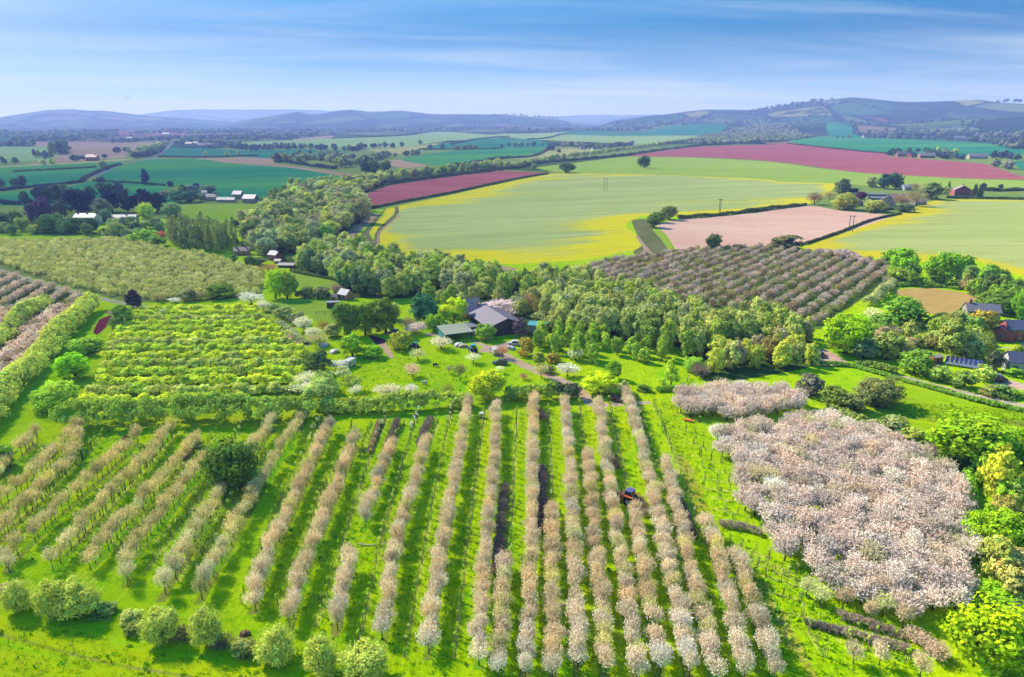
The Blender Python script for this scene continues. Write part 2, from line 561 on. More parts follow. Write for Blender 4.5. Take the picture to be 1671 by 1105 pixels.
M_oliveorch = field('grass_olive', G(158, 172, 80, 1.1), G(176, 186, 92, 1.1), .6, 0, 3, .05, .5, .9)
M_shrubfloor = field('grass_between_shrubs', G(172, 200, 16, 1.6), G(194, 210, 22, 1.6), 0.02, 0, 3, .06, .7, .6, G(136, 176, 30, 1.3), (.5, .7))
M_brownorch = field('grass_thin', G(118, 150, 45), G(140, 160, 70), .6, 0, 3, .06, .7, 1.0, G(155, 125, 95), (.5, .66))
M_wood = field('woodland_floor', G(95, 125, 45), G(115, 135, 60), .6, 0, 3, .06, .7, 1.0)

# far and middle distance (later ones lie over earlier ones)
patch('wood_floor', M_wood, 'B 60,690 400,640 640,590 800,560 1658,480 C 300,430 820,370 820,388 350,480 0,470 B 800,640 790,780 560,1000 F 720,100 1000,190 1658,240 G 300,250 700,340 1150,470 1658,560 H 300,560 430,700 400,800 G 1658,860 1300,900 1150,700 900,600 250,640 F 1658,440 1200,420 600,420 560,340 300,240 A 1600,960 1590,780')
patch('field', M_tan2, 'A 215,350 220,322 700,322 1020,332 1000,345 815,390 810,425 640,432 430,455 170,470 300,435 430,370')
patch('field', M_pale, 'A -200,355 330,355 430,365 300,440 -200,445')
patch('field', M_yel, 'A -200,490 250,465 440,455 640,440 860,430 800,445 640,455 -200,502')
patch('wheat_field', M_teal, 'A -300,505 640,456 800,446 740,478 540,552 480,578 200,603 -300,625', .15)
patch('wheat_field', M_teal, 'A -300,670 200,632 480,602 580,577 700,580 1060,605 1140,640 1200,700 900,740 -300,730', .15)
patch('wheat_field', M_teal, 'A 700,578 620,545 780,472 960,440 1250,432 1480,455 1658,470 B 180,475 400,500 660,560 560,615 420,640 60,690 A 1400,680 1200,690 1140,610', .15)
patch('field', M_tan2, 'A 1260,430 1658,428 B 180,437 185,462 400,490 675,530 680,552 560,532 300,490 0,466 A 1450,455', .15)
patch('wheat_field', M_teal2, 'A 1040,410 1090,360 1450,370 1658,390 1658,415 1060,415')
patch('field', M_maroon, 'A 770,255 1160,252 1200,270 1160,284 780,280')
patch('field', M_pale, 'B -20,330 300,312 560,300 920,290 1270,265 1640,282 1640,298 1300,315 1000,360 700,370 300,350 0,355', .15)
patch('field', M_tan2, 'B 320,298 550,285 560,298 330,312')
patch('wheat_field', M_teal2, 'B 0,380 400,378 680,400 380,435 0,425')
patch('field', M_yel, 'B 780,385 1000,360 1250,330 1150,380 1130,405 950,412')
patch('wheat_field', M_teal2, 'B 1130,380 1250,335 1658,300 1658,366 1300,380', .15)
patch('wheat_field', M_teal, 'B 1000,440 1330,390 1658,370 C 120,345 340,345 300,370 120,400 B 1340,480 1150,465', .15)
patch('field', M_tan2, 'B 870,450 1000,442 1170,475 1040,492 930,475')
patch('wheat_field', M_teal2, 'C -100,280 250,285 330,300 340,340 -60,343', .15)
patch('field', M_pale, 'C 0,250 180,255 470,240 420,265 230,285 100,272', .15)
patch('wheat_field', M_teal2, 'C 470,240 1420,240 1260,262 760,268 480,262', .15)
patch('field', M_pale, 'C 480,264 760,270 1250,264 1200,290 900,318 560,300 320,290 250,287', .15)
patch('field', M_yel, 'C 110,405 420,345 640,350 600,372 300,397')
patch('wheat_field', M_teal2, 'D 470,250 700,255 700,280 540,280')
patch('wheat_field', M_teal, 'D 240,300 430,270 900,282 1480,320 1661,345 1661,378 1430,388 840,370 540,340', .15)
patch('field', M_maroon, 'D 1340,386 1440,384 1440,398 1340,396')
patch('wheat_field', M_teal2, 'D 1600,420 1800,425 1800,500 1640,470')
patch('ploughed_field', M_maroon, 'B 795,650 880,620 950,600 1340,545 1658,510 C 350,488 200,505 0,555 B 1658,580 1320,655 1000,715 800,758', .15)
patch('pasture', M_wedge, 'C 270,455 560,420 820,388 1230,398 1658,425 D 300,445 700,490 1300,522 1661,535 1800,545 1800,600 1400,590 1000,580 520,550 200,540 0,525 C 1400,510 1000,497 540,488 420,487', .15)
patch('ploughed_field', M_maroon, 'C 820,386 1240,330 1658,317 D 240,310 540,342 840,374 850,398 1150,420 1420,440 1661,510 1800,545 1661,527 1300,520 700,487 300,440 0,412 C 1230,393', .12)
patch('rapeseed_field', M_rape, 'B 800,910 840,850 900,790 915,750 1320,665 1658,588 C 200,515 350,492 540,489 1000,498 1400,512 1658,527 D 200,540 380,545 520,550 520,580 440,640 350,680 0,712 C 1380,728 1130,742 980,745 905,750 830,780 815,810 880,860 905,900 890,945 560,1008 350,1025 160,1035 0,1033 B 1400,1090 950,1072 870,1030 835,940', .15, dense=5.5)
patch('rapeseed_field', M_rape2, 'D 345,932 560,850 920,735 1060,670 1180,645 1661,650 2000,660 2000,1180 1661,1105 1560,1080 1350,1010 1030,1020 870,1000 700,1000 440,968', .12, dense=6)
patch('seedbed_field', M_tan, 'C 1000,805 1030,785 1160,767 1658,722 D 0,735 200,705 350,685 430,690 560,715 880,745 600,840 345,915 150,945 0,950 C 1300,932 1110,948 1060,860', .12)
patch('scrub_corner', M_scrub, 'C 850,775 930,765 1000,815 1080,950 900,1005 860,960 915,920 880,850')
patch('grass_strip', M_lime, 'C 975,828 1005,812 1060,862 1112,946 1078,955 1030,890')
patch('seedbed_field', M_tan2, 'B 800,780 860,790 800,850 730,910 715,1030 575,1000 620,930 700,860')
patch('scrub_corner', M_scrub, 'B 860,790 905,760 800,905 830,960 860,1060 F 950,200 1300,230 1300,250 720,120 730,30')
patch('earth_patch', M_tan2, 'G 0,205 70,200 160,215 130,232 0,228')
patch('pasture', M_lime, 'A 1170,730 1658,722 B 90,735 60,800 0,900 A 1600,960 1480,870 1300,840 1060,840', .2)
patch('pasture', M_lime, 'A -300,900 250,905 640,910 1000,950 1000,930 -300,925')
patch('orchard_floor', M_oliveorch, 'E -300,60 100,42 620,30 820,35 960,80 1080,110 1300,130 1480,190 1700,240 F 120,330 100,400 E 1300,440 900,450 780,440 500,370 200,290 -300,150', .2)
patch('pasture', M_lime, 'E 1330,150 1480,165 1440,190 1350,172')
patch('pasture', M_lime, 'F 290,250 400,270 590,300 600,340 480,350 330,345', .2)
patch('paddock', M_lime, 'F 150,445 430,437 540,440 600,470 600,600 500,605 420,540 300,495', .2)
patch('orchard_floor', M_brownorch, 'E -400,190 180,300 560,400 640,450 600,500 20,1105 I -200,240 -400,200', .15)
patch('orchard_floor', M_shrubfloor, 'E 860,490 1700,440 F 330,640 500,760 540,1105 I 1658,220 1000,230 300,200 E 280,1105 480,900 700,600', .2)
patch('orchard_floor', M_brownorch, 'G 320,270 600,190 900,140 1100,100 1250,95 1658,80 H 330,110 700,150 860,190 840,300 560,480 440,580 300,560 G 1400,480 900,350 400,320', .15)
patch('hay_field', M_gold, 'H 880,345 1100,330 1350,370 1390,405 1260,505 1030,475 940,400', .25)
patch('earth_patch', M_red, 'E 640,560 720,530 700,590 630,655 600,640')
patch('earth_patch', M_tan2, 'E 680,505 750,505 745,528 690,525')
patch('rough_pasture', M_rough, 'L 560,10 900,-60 1200,-20 1400,60 1900,170 1900,520 1450,350 1100,240 850,200 500,140', .2)
patch('meadow', M_meadow, 'M -700,560 0,570 200,620 600,680 1000,790 1300,830 1671,870 N 200,940 600,985 N 1000,1100 N 1000,1300 M -900,1300', .2)
ribbon('grass_track', M_worn, 'M -300,640 0,700 300,780 600,860 900,920 1250,975', .5)
# tracks, lanes, yards
ribbon('country_road', M_road, 'A 1110,335 1060,375 1000,420 900,445 800,458 720,490 620,540 560,552 540,575', [9, 8, 7, 6, 6])
ribbon('field_track', M_scrub, 'B 975,740 970,790 870,885 848,950 860,1020 940,1085', [3, 3, 3, 3.5])
ribbon('field_track', M_tan2, 'B 1000,795 880,890 858,950 872,1030 955,1090', [1.6, 1.6, 2.0])
ribbon('field_track', M_tan2, 'C 880,865 920,920 960,975', [2, 2, 4])
ribbon('farm_track', M_lane, 'E -200,190 0,240 200,308 350,347 560,402 780,452 960,478', [3.2, 3.4, 3.2, 3, 2.5])
ribbon('farm_track', M_track, 'F 240,620 300,660 390,730', [1.6, 4, 2.5])
patch('yard', M_red, 'F 790,660 860,672 905,690 890,725 850,720')
ribbon('farm_track', M_track, 'F 880,715 915,760 945,805', [2.5, 2.2, 1.2])
ribbon('farm_track', M_track, 'G -40,690 60,725 150,770 280,830 430,890 530,945 600,1020 640,1035 760,1030 960,1020', [4, 3.6, 3.2, 3.2, 3, 3, 2])
patch('yard', M_yard, 'Y 450,800 480,790 740,870 900,840 1090,780 1150,800 1090,870 1000,900 930,1000 850,1050 740,970 560,960 640,900', .25)
ribbon('farm_track', M_track, 'F 1160,655 1210,655 1300,650', [3, 3, 3])
patch('yard', M_yard, 'H 412,700 470,700 545,740 610,785 560,800 440,795')
ribbon('country_lane', M_lane, 'H 430,795 620,792 760,822 960,872 1200,935 1500,1005 1661,1040 1900,1080', [3.5, 2.6, 2.4, 2.2, 2.4, 3.5, 4])
patch('driveway', M_yard, 'H 1485,888 1560,880 1700,920 1700,948 1500,925')
patch('earth_patch', M_tan2, 'H 1070,770 1100,745 1170,790 1120,830')
ribbon('garden_path', M_lane, 'H 1500,690 1580,690 1650,680 1661,660', [1.2, 1.2, 1.4])
ribbon('grass_track', M_worn, 'K 1130,380 1165,440 1230,600 1330,800 1400,950 P 30,330 120,460', [1.5, 3.4, 2.6, 2.4, 2.4, 2.2])
ribbon('grass_track', M_worn, 'P 120,462 190,520 230,600 330,780 400,920', [2.0, 1.6, 1.3, 1.3])


# the bare strip of soil and dead weeds under each row of grown trees
ROWS = [  # photo points along each row of grown trees, from the hedge to the meadow; colour lean; how full
    ('497,688 415,822 324,986', 0.2, 1), ('446,700 375,802 261,983', .3, 1), ('539,706 443,913 413,1003', .1, 1), ('582,727 509,913 470,1032', 0, 1),
    ('640,735 592,868', 0, 1), ('573,930 546,1040', .1, 1), ('696,735 676,807 645,913 625,1054', .2, 1), ('765,662 740,805 722,913 698,1078', .3, 1),
    ('808,676 805,792 792,913 781,1094', .3, 1), ('823,930 813,1112', .2, 1), ('869,656 867,910 855,1115', .2, 1), ('900,845 902,1112', 0, 1),
    ('921,670 929,764 937,917 943,1112', .4, 1), ('958,758 972,917 988,1114', .1, 1), ('975,670 994,802 1010,917 1038,1114', .4, 1), ('1034,848 1042,909 1078,1114', .1, 1),
    ('1021,651 1061,802 1085,917 1125,1114', .5, 1), ('1085,769 1118,917 1166,1114', .3, 1), ('1145,863 1166,917 1214,1114', .2, 1), ('1200,922 1262,1114', .2, 1),
    ('337,759 299,812 220,913 205,960', .2, .95), ('324,724 296,761 162,913 150,930', .1, .95), ('281,708 235,768 132,880 85,938', .1, .95), ('228,723 177,772 25,913 18,935', .1, .95),
    ('130,703 114,767 0,883 -60,940', 0, .9), ('126,710 63,785 0,830 -60,880', 0, .9), ('60,722 0,782 -60,830', 0, .9), ('1000,690 0,0', 0, 0)]
M_bare = field('soil_strip', G(150, 168, 34, 1.5), G(168, 158, 80, 1.4), 1.5, 0, 1, .15, 1.1, 1.0, G(120, 180, 14, 1.6), (.46, .58))
for spec, lean, full in ROWS:
    if full:
        ribbon('bare_strip', M_bare, spec, 1.3)
# unmown strips under the rows of young staked trees
SROWS = ['524,688 496,746 461,812 420,913 395,985', '577,688 562,736 522,812 489,906 455,990', '607,690 588,745', '633,682 602,754 554,906 516,1022', '662,688 640,730',
         '686,668 658,754 618,906 586,1050', '715,690 700,735', '738,665 719,754 689,913 661,1074', '792,668 775,792 760,913 742,1074', '844,668 838,790 830,925', '895,667 899,750 900,838',
         '945,656 950,700 955,752', '994,656 1010,735 1027,810', '1042,664 1056,712 1072,762', '1065,656 1088,712 1110,770 1137,855', '60,715 40,730', '182,700 125,760 60,820 0,870',
         '290,706 215,790 115,890', '350,715 262,820 190,905', '395,702 300,850 240,930', '1099,672 1142,690', '1108,700 1150,712', '1120,722 1165,735', '1127,742 1178,755', '1140,760 1182,772', '1144,780 1190,788',
         '1144,796 1190,802', '1160,811 1196,818', '1164,829 1205,839', '1182,846 1240,866', '1188,885 1256,912', '1200,900 1300,938', '1212,914 1312,951', '1225,933 1301,957', '1244,962 1305,980', '1287,1000 1460,1049',
         '1263,1010 1290,1060', '1320,1030 1345,1072', '1360,1042 1480,1080', '340,880 290,950', '435,735 330,905']
M_strip = field('grass_strip_pale', G(186, 204, 50, 1.7), G(204, 210, 80, 1.7), 1.5, 0, 1, .2, 1.4, .8, G(120, 180, 30, 1.5), (.5, .64))
for spec in SROWS:
    ribbon('grass_strip', M_strip, spec, .8)


def build_ground():
    verts, edges, faces = [], [], []
    # polar grid: fine near, coarse far
    rs = [0.0]
    r = 12.0
    while r < 19000:
        rs.append(r)
        r *= 1.055 if r < 2500 else 1.045
    rs.append(19500)
    grid = [(0.0, 0.0)]
    for i, r in enumerate(rs[1:]):
        for k, a in enumerate(np.arange(-180, 180, 1.25)):
            fr = abs(a) < 57
            if not fr and (k % 6 or i % 3):
                continue
            aa = math.radians(a + (0.6 if i % 2 else 0))
            grid.append((r * math.sin(aa), r * math.cos(aa)))
    grid = np.array(grid)
    for name, m, poly, kw in REGIONS:
        if kw['dense']:
            q = np.array(poly)
            d = kw['dense']
            gx, gy = np.meshgrid(np.arange(q[:, 0].min(), q[:, 0].max(), d), np.arange(q[:, 1].min(), q[:, 1].max(), d * 1.7))
            pts = np.stack([gx.ravel(), gy.ravel()], 1) + np.random.default_rng(3).uniform(-1, 1, (gx.size, 2))
            grid = np.concatenate([grid, pts[in_poly(pts, q)]])
    verts = [Vector(p) for p in grid]
    for name, m, poly, kw in REGIONS:
        s = len(verts)
        q, last = [], None
        for p in poly:
            if last is None or math.hypot(p[0] - last[0], p[1] - last[1]) > 0.05:
                q.append(p); last = p
        a = sum(q[i][0] * q[(i + 1) % len(q)][1] - q[(i + 1) % len(q)][0] * q[i][1] for i in range(len(q)))
        if a < 0:
            q = q[::-1]
        verts += [Vector(p) for p in q]
        faces.append(list(range(s, s + len(q))))
    vo, eo, fo, ov, oe, of = delaunay_2d_cdt(verts, [], faces, 0, 1e-3, True)
    V = np.array([tuple(v) for v in vo])
    Z = zh(V[:, 0], V[:, 1])
    F = np.array([tuple(f) for f in fo])
    owner = np.array([max(o) if len(o) else -1 for o in of])
    # winding up
    e1, e2 = V[F[:, 1]] - V[F[:, 0]], V[F[:, 2]] - V[F[:, 0]]
    neg = (e1[:, 0] * e2[:, 1] - e1[:, 1] * e2[:, 0]) < 0
    F[neg] = F[neg][:, ::-1]
    cen = V[F].mean(1)
    rc = np.hypot(cen[:, 0], cen[:, 1])

    def emit(name, mats, fsel, midx=None, poly=None):
        if len(fsel) == 0:
            return
        ids, inv = np.unique(F[fsel].ravel(), return_inverse=True)
        me = bpy.data.meshes.new(name)
        me.vertices.add(len(ids)); me.loops.add(len(inv)); me.polygons.add(len(fsel))
        me.vertices.foreach_set('co', np.column_stack([V[ids], Z[ids]]).astype('f').ravel())
        me.loops.foreach_set('vertex_index', inv.astype('i'))
        me.polygons.foreach_set('loop_start', np.arange(0, len(inv), 3, dtype='i'))
        me.polygons.foreach_set('loop_total', np.full(len(fsel), 3, 'i'))
        me.polygons.foreach_set('use_smooth', np.ones(len(fsel), bool))
        for m in mats:
            me.materials.append(m)
        if midx is not None:
            me.polygons.foreach_set('material_index', midx.astype('i'))
        if poly is not None:
            a = me.attributes.new('edge', 'FLOAT', 'POINT')
            d = edge_dist(V[ids], poly)
            rng = np.random.default_rng(5)
            wv = 15 + 11 * np.sin(V[ids][:, 0] / 37) * np.sin(V[ids][:, 1] / 61)
            a.data.foreach_set('value', np.exp(-d / np.maximum(wv, 3)).astype('f'))
        me.update()
        me.validate()
        o = bpy.data.objects.new(name, me)
        COL.objects.link(o)
        o['kind'] = 'structure'
        return o
    base = np.where(owner < 0)[0]
    mi = np.zeros(len(base), int)
    mi[rc[base] > 560] = 1
    mi[rc[base] > 1900] = 2
    emit('ground', [M_grass, M_dull, M_farm], base[rc[base] <= 3800], mi[rc[base] <= 3800])
    emit('hills', [M_farm], base[rc[base] > 3800])
    for i, (name, m, poly, kw) in enumerate(REGIONS):
        emit(name, [m], np.where(owner == i)[0], None, np.array(poly) if kw['dense'] else None)


build_ground()
# ------------------------------------------------------------------ plants: leaf clouds grown in clumps, trunks with limbs
def quads_mesh(name, Q, mats, midx=None, tint=None):
    n = len(Q)
    me = bpy.data.meshes.new(name)
    me.vertices.add(n * 4); me.loops.add(n * 4); me.polygons.add(n)
    me.vertices.foreach_set('co', np.asarray(Q, 'f').ravel())
    me.loops.foreach_set('vertex_index', np.arange(n * 4, dtype='i'))
    me.polygons.foreach_set('loop_start', np.arange(0, n * 4, 4, dtype='i'))
    me.polygons.foreach_set('loop_total', np.full(n, 4, 'i'))
    for m in mats:
        me.materials.append(m)
    if midx is not None:
        me.polygons.foreach_set('material_index', np.asarray(midx, 'i'))
    if tint is not None:
        a = me.attributes.new('tint', 'FLOAT_COLOR', 'POINT')
        t4 = np.ones((n, 4, 4), 'f')
        t4[:, :, :3] = np.asarray(tint, 'f')[:, None, :]
        a.data.foreach_set('color', t4.ravel())
    me.update()
    return me


def unit(v):
    return v / (np.linalg.norm(v, axis=-1, keepdims=True) + 1e-9)


def leaf_quads(C, N, size, rng, asp=1.0, axis=None):
    """rhombic leaf sprays at C facing N; axis = direction of their long side"""
    n = len(C)
    a = unit(rng.normal(size=(n, 3))) if axis is None else unit(axis)
    t = unit(a - (a * N).sum(1, keepdims=True) * N) if axis is None else a
    b = unit(np.cross(N, t))
    s = np.asarray(size).reshape(-1, 1) * np.ones((n, 1))
    return np.stack([C - t * s * asp, C - b * s, C + t * s * asp, C + b * s], 1)


def clump_tint(n, rng, amp=0.16, hue=0.12):
    a = rng.normal(0, 1, (n, 1))
    h = rng.normal(0, hue, (n, 1))
    return np.clip(np.concatenate([(1 + amp * a) * (1 + h), 1 + amp * a, (1 + amp * a) * (1 - h)], 1), .35, 1.9)


def crown(seed, env, ncl, nl, ls, clr, amp=0.17, hue=0.06, lo=-0.45, asp=1.25, drop=0.12):
    rng = np.random.default_rng(seed)
    env = np.array(env, float)
    wgt = env[:, 3] * env[:, 5]
    k = rng.choice(len(env), ncl, p=wgt / wgt.sum())
    d = unit(rng.normal(size=(ncl, 3)))
    d[:, 2] = np.where(d[:, 2] < lo, -d[:, 2] * .8, d[:, 2])
    d = unit(d)
    rad = np.clip(rng.normal(.80, .13, (ncl, 1)), .3, 1.02)
    cc = env[k, :3] + d * env[k, 3:] * rad
    cr = clr * rng.uniform(.65, 1.3, (ncl, 1))
    v = unit(rng.normal(size=(ncl, nl, 3)))
    rr = rng.uniform(.15, 1, (ncl, nl, 1)) ** .5
    pos = cc[:, None] + v * rr * cr[:, None] * np.array([1.1, 1.1, .8])
    nrm = unit(.75 * v + .6 * d[:, None] + np.array([0, 0, .2]) + .34 * rng.normal(size=v.shape))
    ti = clump_tint(ncl, rng, amp, hue)[:, None] * (1 + .13 * rng.normal(size=(ncl, nl, 1)))
    Cn, Nn, Tn = pos.reshape(-1, 3), nrm.reshape(-1, 3), np.clip(ti.reshape(-1, 3), .3, 2)
    keep = (rng.random(len(Cn)) > drop) & (Cn[:, 2] > .01)
    Cn, Nn, Tn = Cn[keep], Nn[keep], Tn[keep]
    return leaf_quads(Cn, Nn, ls * rng.uniform(.6, 1.3, len(Cn)), rng, asp), Tn


def tube(p, q, r0, r1, n=6):
    p, q = np.array(p, float), np.array(q, float)
    ax = unit((q - p)[None])[0]
    u = unit(np.cross(ax, [.3, .8, .52])[None])[0]
    v = np.cross(ax, u)
    a = np.linspace(0, 2 * math.pi, n + 1)
    ring = np.cos(a)[:, None] * u + np.sin(a)[:, None] * v
    A, B = p + ring * r0, q + ring * r1
    return np.stack([A[:-1], A[1:], B[1:], B[:-1]], 1)


def trunk(seed, top=.45, r=.03, limbs=5, spread=.3, ltop=.75, lean=.02, sub=True):
    rng = np.random.default_rng(seed + 999)
    m = np.array([rng.normal(0, lean), rng.normal(0, lean), top])
    mid = m * .5 + rng.normal(0, lean * .5, 3)
    Q = [tube((0, 0, -.02), mid, r * 1.35, r, 7), tube(mid, m, r, r * .75, 7)]
    for i in range(limbs):
        a = i * 2 * math.pi / limbs + rng.uniform(-.4, .4)
        e = np.array([math.cos(a) * spread, math.sin(a) * spread, ltop + rng.uniform(-.1, .1)]) * np.array([rng.uniform(.6, 1), rng.uniform(.6, 1), 1])
        s = m * rng.uniform(.75, 1)
        k = (s + e) / 2 + np.array([0, 0, -.03])
        Q += [tube(s, k, r * .5, r * .34, 5), tube(k, e, r * .34, r * .1, 4)]
        if sub:
            e2 = k + unit(rng.normal(size=(1, 3)))[0] * spread * .55 * np.array([1, 1, .6]) + np.array([0, 0, .08])
            Q.append(tube(k, e2, r * .25, r * .07, 4))
    return np.concatenate(Q)


def twiggy(seed, ntw, nbl, tl, tw, bs, env, root_z=.25, twig=(0.88, .82, .70), pet=(1.12, 1.1, 1.04), amp=.12):
    """open crown of fine twigs with small blossom along them"""
    rng = np.random.default_rng(seed)
    env = np.array(env, float)
    k = rng.choice(len(env), ntw, p=env[:, 3] / env[:, 3].sum())
    d = unit(rng.normal(size=(ntw, 3)))
    pos = env[k, :3] + d * env[k, 3:] * (rng.random((ntw, 1)) ** .45)
    out = unit(pos - np.array([0, 0, root_z]) + rng.normal(0, .16, pos.shape))
    N = unit(np.cross(out, rng.normal(size=out.shape)))
    b = unit(np.cross(N, out))
    L = tl * rng.uniform(.5, 1.3, (ntw, 1))
    Q1 = np.stack([pos - out * L / 2 - b * tw, pos - out * L / 2 + b * tw, pos + out * L / 2 + b * tw * .4, pos + out * L / 2 - b * tw * .4], 1)
    T1 = np.array(twig) * (1 + .15 * rng.normal(size=(ntw, 1)))
    j = rng.integers(0, ntw, nbl)
    bp = pos[j] + out[j] * L[j] * rng.uniform(-.5, .55, (nbl, 1)) + rng.normal(0, bs * .7, (nbl, 3))
    Q2 = leaf_quads(bp, unit(rng.normal(size=(nbl, 3)) + np.array([0, 0, .6])), bs * rng.uniform(.5, 1.3, nbl), rng, 1.1)
    T2 = np.array(pet) * (1 + amp * rng.normal(size=(nbl, 1))) * (1 + rng.normal(0, .03, (nbl, 3)))
    keep = np.concatenate([Q1, Q2]).min(1)[:, 2] > 0.02
    return np.concatenate([Q1, Q2])[keep], np.clip(np.concatenate([T1, T2]), .15, 1.9)[keep]


LIB = {}


def register(kind, crowns, trunks):
    LIB[kind] = []
    for i, ((Q, T), tq) in enumerate(zip(crowns, trunks)):
        d = dict(Q=Q, T=T, tq=tq)
        d['crown'] = quads_mesh(kind + '_crown', Q, [FOL], None, T)
        if tq is not None:
            d['trunk'] = quads_mesh(kind + '_trunk', tq, [BARK])
            d['both'] = quads_mesh(kind + '_tree', np.concatenate([Q, tq]), [FOL, BARK], [0] * len(Q) + [1] * len(tq),
                                   np.concatenate([T, np.ones((len(tq), 3))]))
        else:
            d['both'] = d['crown']
        LIB[kind].append(d)


def lobes(seed, n, base=.55, rx=.36, rz=.3, sp=.2):
    rng = np.random.default_rng(seed + 77)
    e = [(0, 0, base, rx, rx, rz * 1.15)]
    for i in range(n):
        a = rng.uniform(0, 6.28)
        s = sp * rng.uniform(.7, 1.25)
        e.append((math.cos(a) * s, math.sin(a) * s, base + rng.uniform(-.13, .17), rx * rng.uniform(.5, .72), rx * rng.uniform(.5, .72), rz * rng.uniform(.55, .8)))
    return e


R5 = range(5)
register('oak', [crown(10 + i, lobes(i, 6, .47, .36, .38, .20), 190, 46, .020, .095, lo=-.95) for i in R5], [trunk(i, .26, .032, 6, .28, .6) for i in R5])
register('dome', [crown(30 + i, lobes(i + 20, 5, .42, .38, .42, .15), 240, 46, .020, .10, lo=-.98) for i in range(4)], [trunk(i, .3, .03, 5, .28, .6) for i in range(4)])
register('round', [crown(50 + i, lobes(i + 40, 4, .48, .36, .40, .17), 115, 30, .028, .105, lo=-.95) for i in R5], [trunk(i, .36, .028, 4, .25, .7, sub=False) for i in R5])
register('tall', [crown(70 + i, lobes(i + 60, 4, .5, .34, .42, .15), 110, 30, .027, .10, lo=-.9) for i in R5], [trunk(i, .45, .02, 4, .2, .8, sub=False) for i in R5])
register('bush', [crown(90 + i, lobes(i + 80, 5, .42, .38, .42, .16), 50, 26, .042, .15, lo=-.9) for i in R5], [trunk(i, .25, .03, 5, .25, .55, sub=False) for i in R5])
register('cone', [crown(110 + i, [(0, 0, .2, .46, .46, .17), (0, 0, .4, .36, .36, .2), (0, 0, .6, .25, .25, .2), (0, 0, .8, .12, .12, .18)], 60, 26, .03, .09, lo=-.9) for i in range(3)], [trunk(i, .6, .025, 3, .1, .8, sub=False) for i in range(3)])
register('poplar', [crown(130 + i, [(0, 0, .35, .42, .42, .25), (0, 0, .6, .40, .40, .3), (0, 0, .82, .25, .25, .2)], 46, 26, .03, .10, lo=-.95, asp=1.6) for i in range(4)], [trunk(i, .8, .015, 3, .2, .9, sub=False) for i in range(4)])
register('far', [crown(150 + i, lobes(i + 90, 3, .46, .38, .42, .14), 26, 14, .075, .15, lo=-.8) for i in R5], [trunk(i, .4, .03, 0, sub=False) for i in R5])
register('willow', [(lambda c, t: (np.concatenate([c[0], t[0]]), np.concatenate([c[1], t[1]])))(
    crown(170 + i, lobes(i + 120, 6, .43, .36, .45, .18), 150, 44, .017, .11, amp=.10, hue=.06, lo=-.8, asp=2.0),
    twiggy(180 + i, 900, 500, .13, .005, .012, [(0, 0, .56, .47, .47, .44)], .1, (.85, .85, .7), (1.15, 1.12, 1.1))) for i in range(3)], [trunk(i, .2, .04, 8, .25, .5) for i in range(3)])
register('fruit', [twiggy(200 + i, 460, 980, .14, .007, .021, [(0, 0, .66, .40, .40, .33), (.12, .1, .7, .3, .3, .24), (-.12, -.08, .6, .34, .34, .24)], .3) for i in range(7)], [trunk(i, .36, .021, 6, .26, .78) for i in range(7)])
register('thin', [twiggy(210 + i, 280, 300, .17, .007, .028, [(0, 0, .68, .42, .42, .30), (.12, .1, .72, .3, .3, .22), (-.12, -.08, .62, .34, .34, .24)], .3) for i in range(5)], [trunk(i, .4, .020, 7, .28, .8) for i in range(5)])
register('blossom', [twiggy(220 + i, 460, 2900, .15, .007, .019, [(0, 0, .60, .44, .44, .36), (.18, .1, .64, .32, .32, .28), (-.17, -.12, .55, .34, .34, .28)], .25, (.66, .6, .54), (1.14, 1.1, 1.07), .14) for i in range(6)], [trunk(i, .32, .026, 6, .3, .7) for i in range(6)])
register('bare', [twiggy(240 + i, 800, 200, .15, .007, .018, [(0, 0, .56, .45, .45, .42), (.15, -.1, .6, .3, .3, .3)], .15, (.9, .85, .8), (1.1, 1.1, .95)) for i in range(4)], [trunk(i, .35, .022, 6, .28, .75) for i in range(4)])
register('orchard', [twiggy(260 + i, 130, 460, .2, .013, .042, [(0, 0, .56, .44, .44, .40)], .2, (.62, .55, .5), (1.1, 1.06, 1.04), .2) for i in range(6)], [trunk(i, .36, .03, 3, .24, .7, sub=False) for i in range(6)])
register('wall_fruit', [crown(280 + i, lobes(i + 150, 5, .6, .36, .3, .2), 46, 22, .03, .11, drop=.35) for i in range(4)], [trunk(i, .4, .03, 5, .28, .7) for i in range(4)])


def sapling_lib():
    out, tr = [], []
    for i in range(5):
        rng = np.random.default_rng(300 + i)
        q, t = crown(300 + i, [(0, 0, .74, .13, .13, .2)], 8, 7, .040, .08, drop=.2)
        out.append((q, t))
        st = [tube((.10, .02, 0), (.10, .02, .62), .022, .022, 5), tube((-.10, -.02, 0), (-.10, -.02, .58), .022, .022, 5), tube((0, 0, 0), (rng.normal(0, .03), 0, .9), .016, .008, 4)]
        tr.append(np.concatenate(st))
    register('sapling', out, tr)
    for d in LIB['sapling']:
        d['both'].materials[1] = plain('stake_wood', G(190, 172, 120), .9, .2, 4)


sapling_lib()

RNG = np.random.default_rng(11)
FG = 3.6      # leaves shade each other: their own colour is brighter than the crown reads


def L(r, g, b, k=1.0):
    c = G(r, g, b, FG * k)
    m = 1 + .95 * min(1, max(0, (g - r) / (.45 * g)))       # layered leaves deepen green: allow for it
    return (min(.8, c[0] * m), min(.8, c[1]), min(.8, c[2]))


def link(name, me, parent=None, color=None):
    o = bpy.data.objects.new(name, me)
    COL.objects.link(o)
    if parent is not None:
        o.parent = parent
    if color is not None:
        o.color = tuple(color) + (1,)
    return o


def meta(o, label, cat, group=None):
    o['label'] = label
    o['category'] = cat
    if group:
        o['group'] = group
    return o


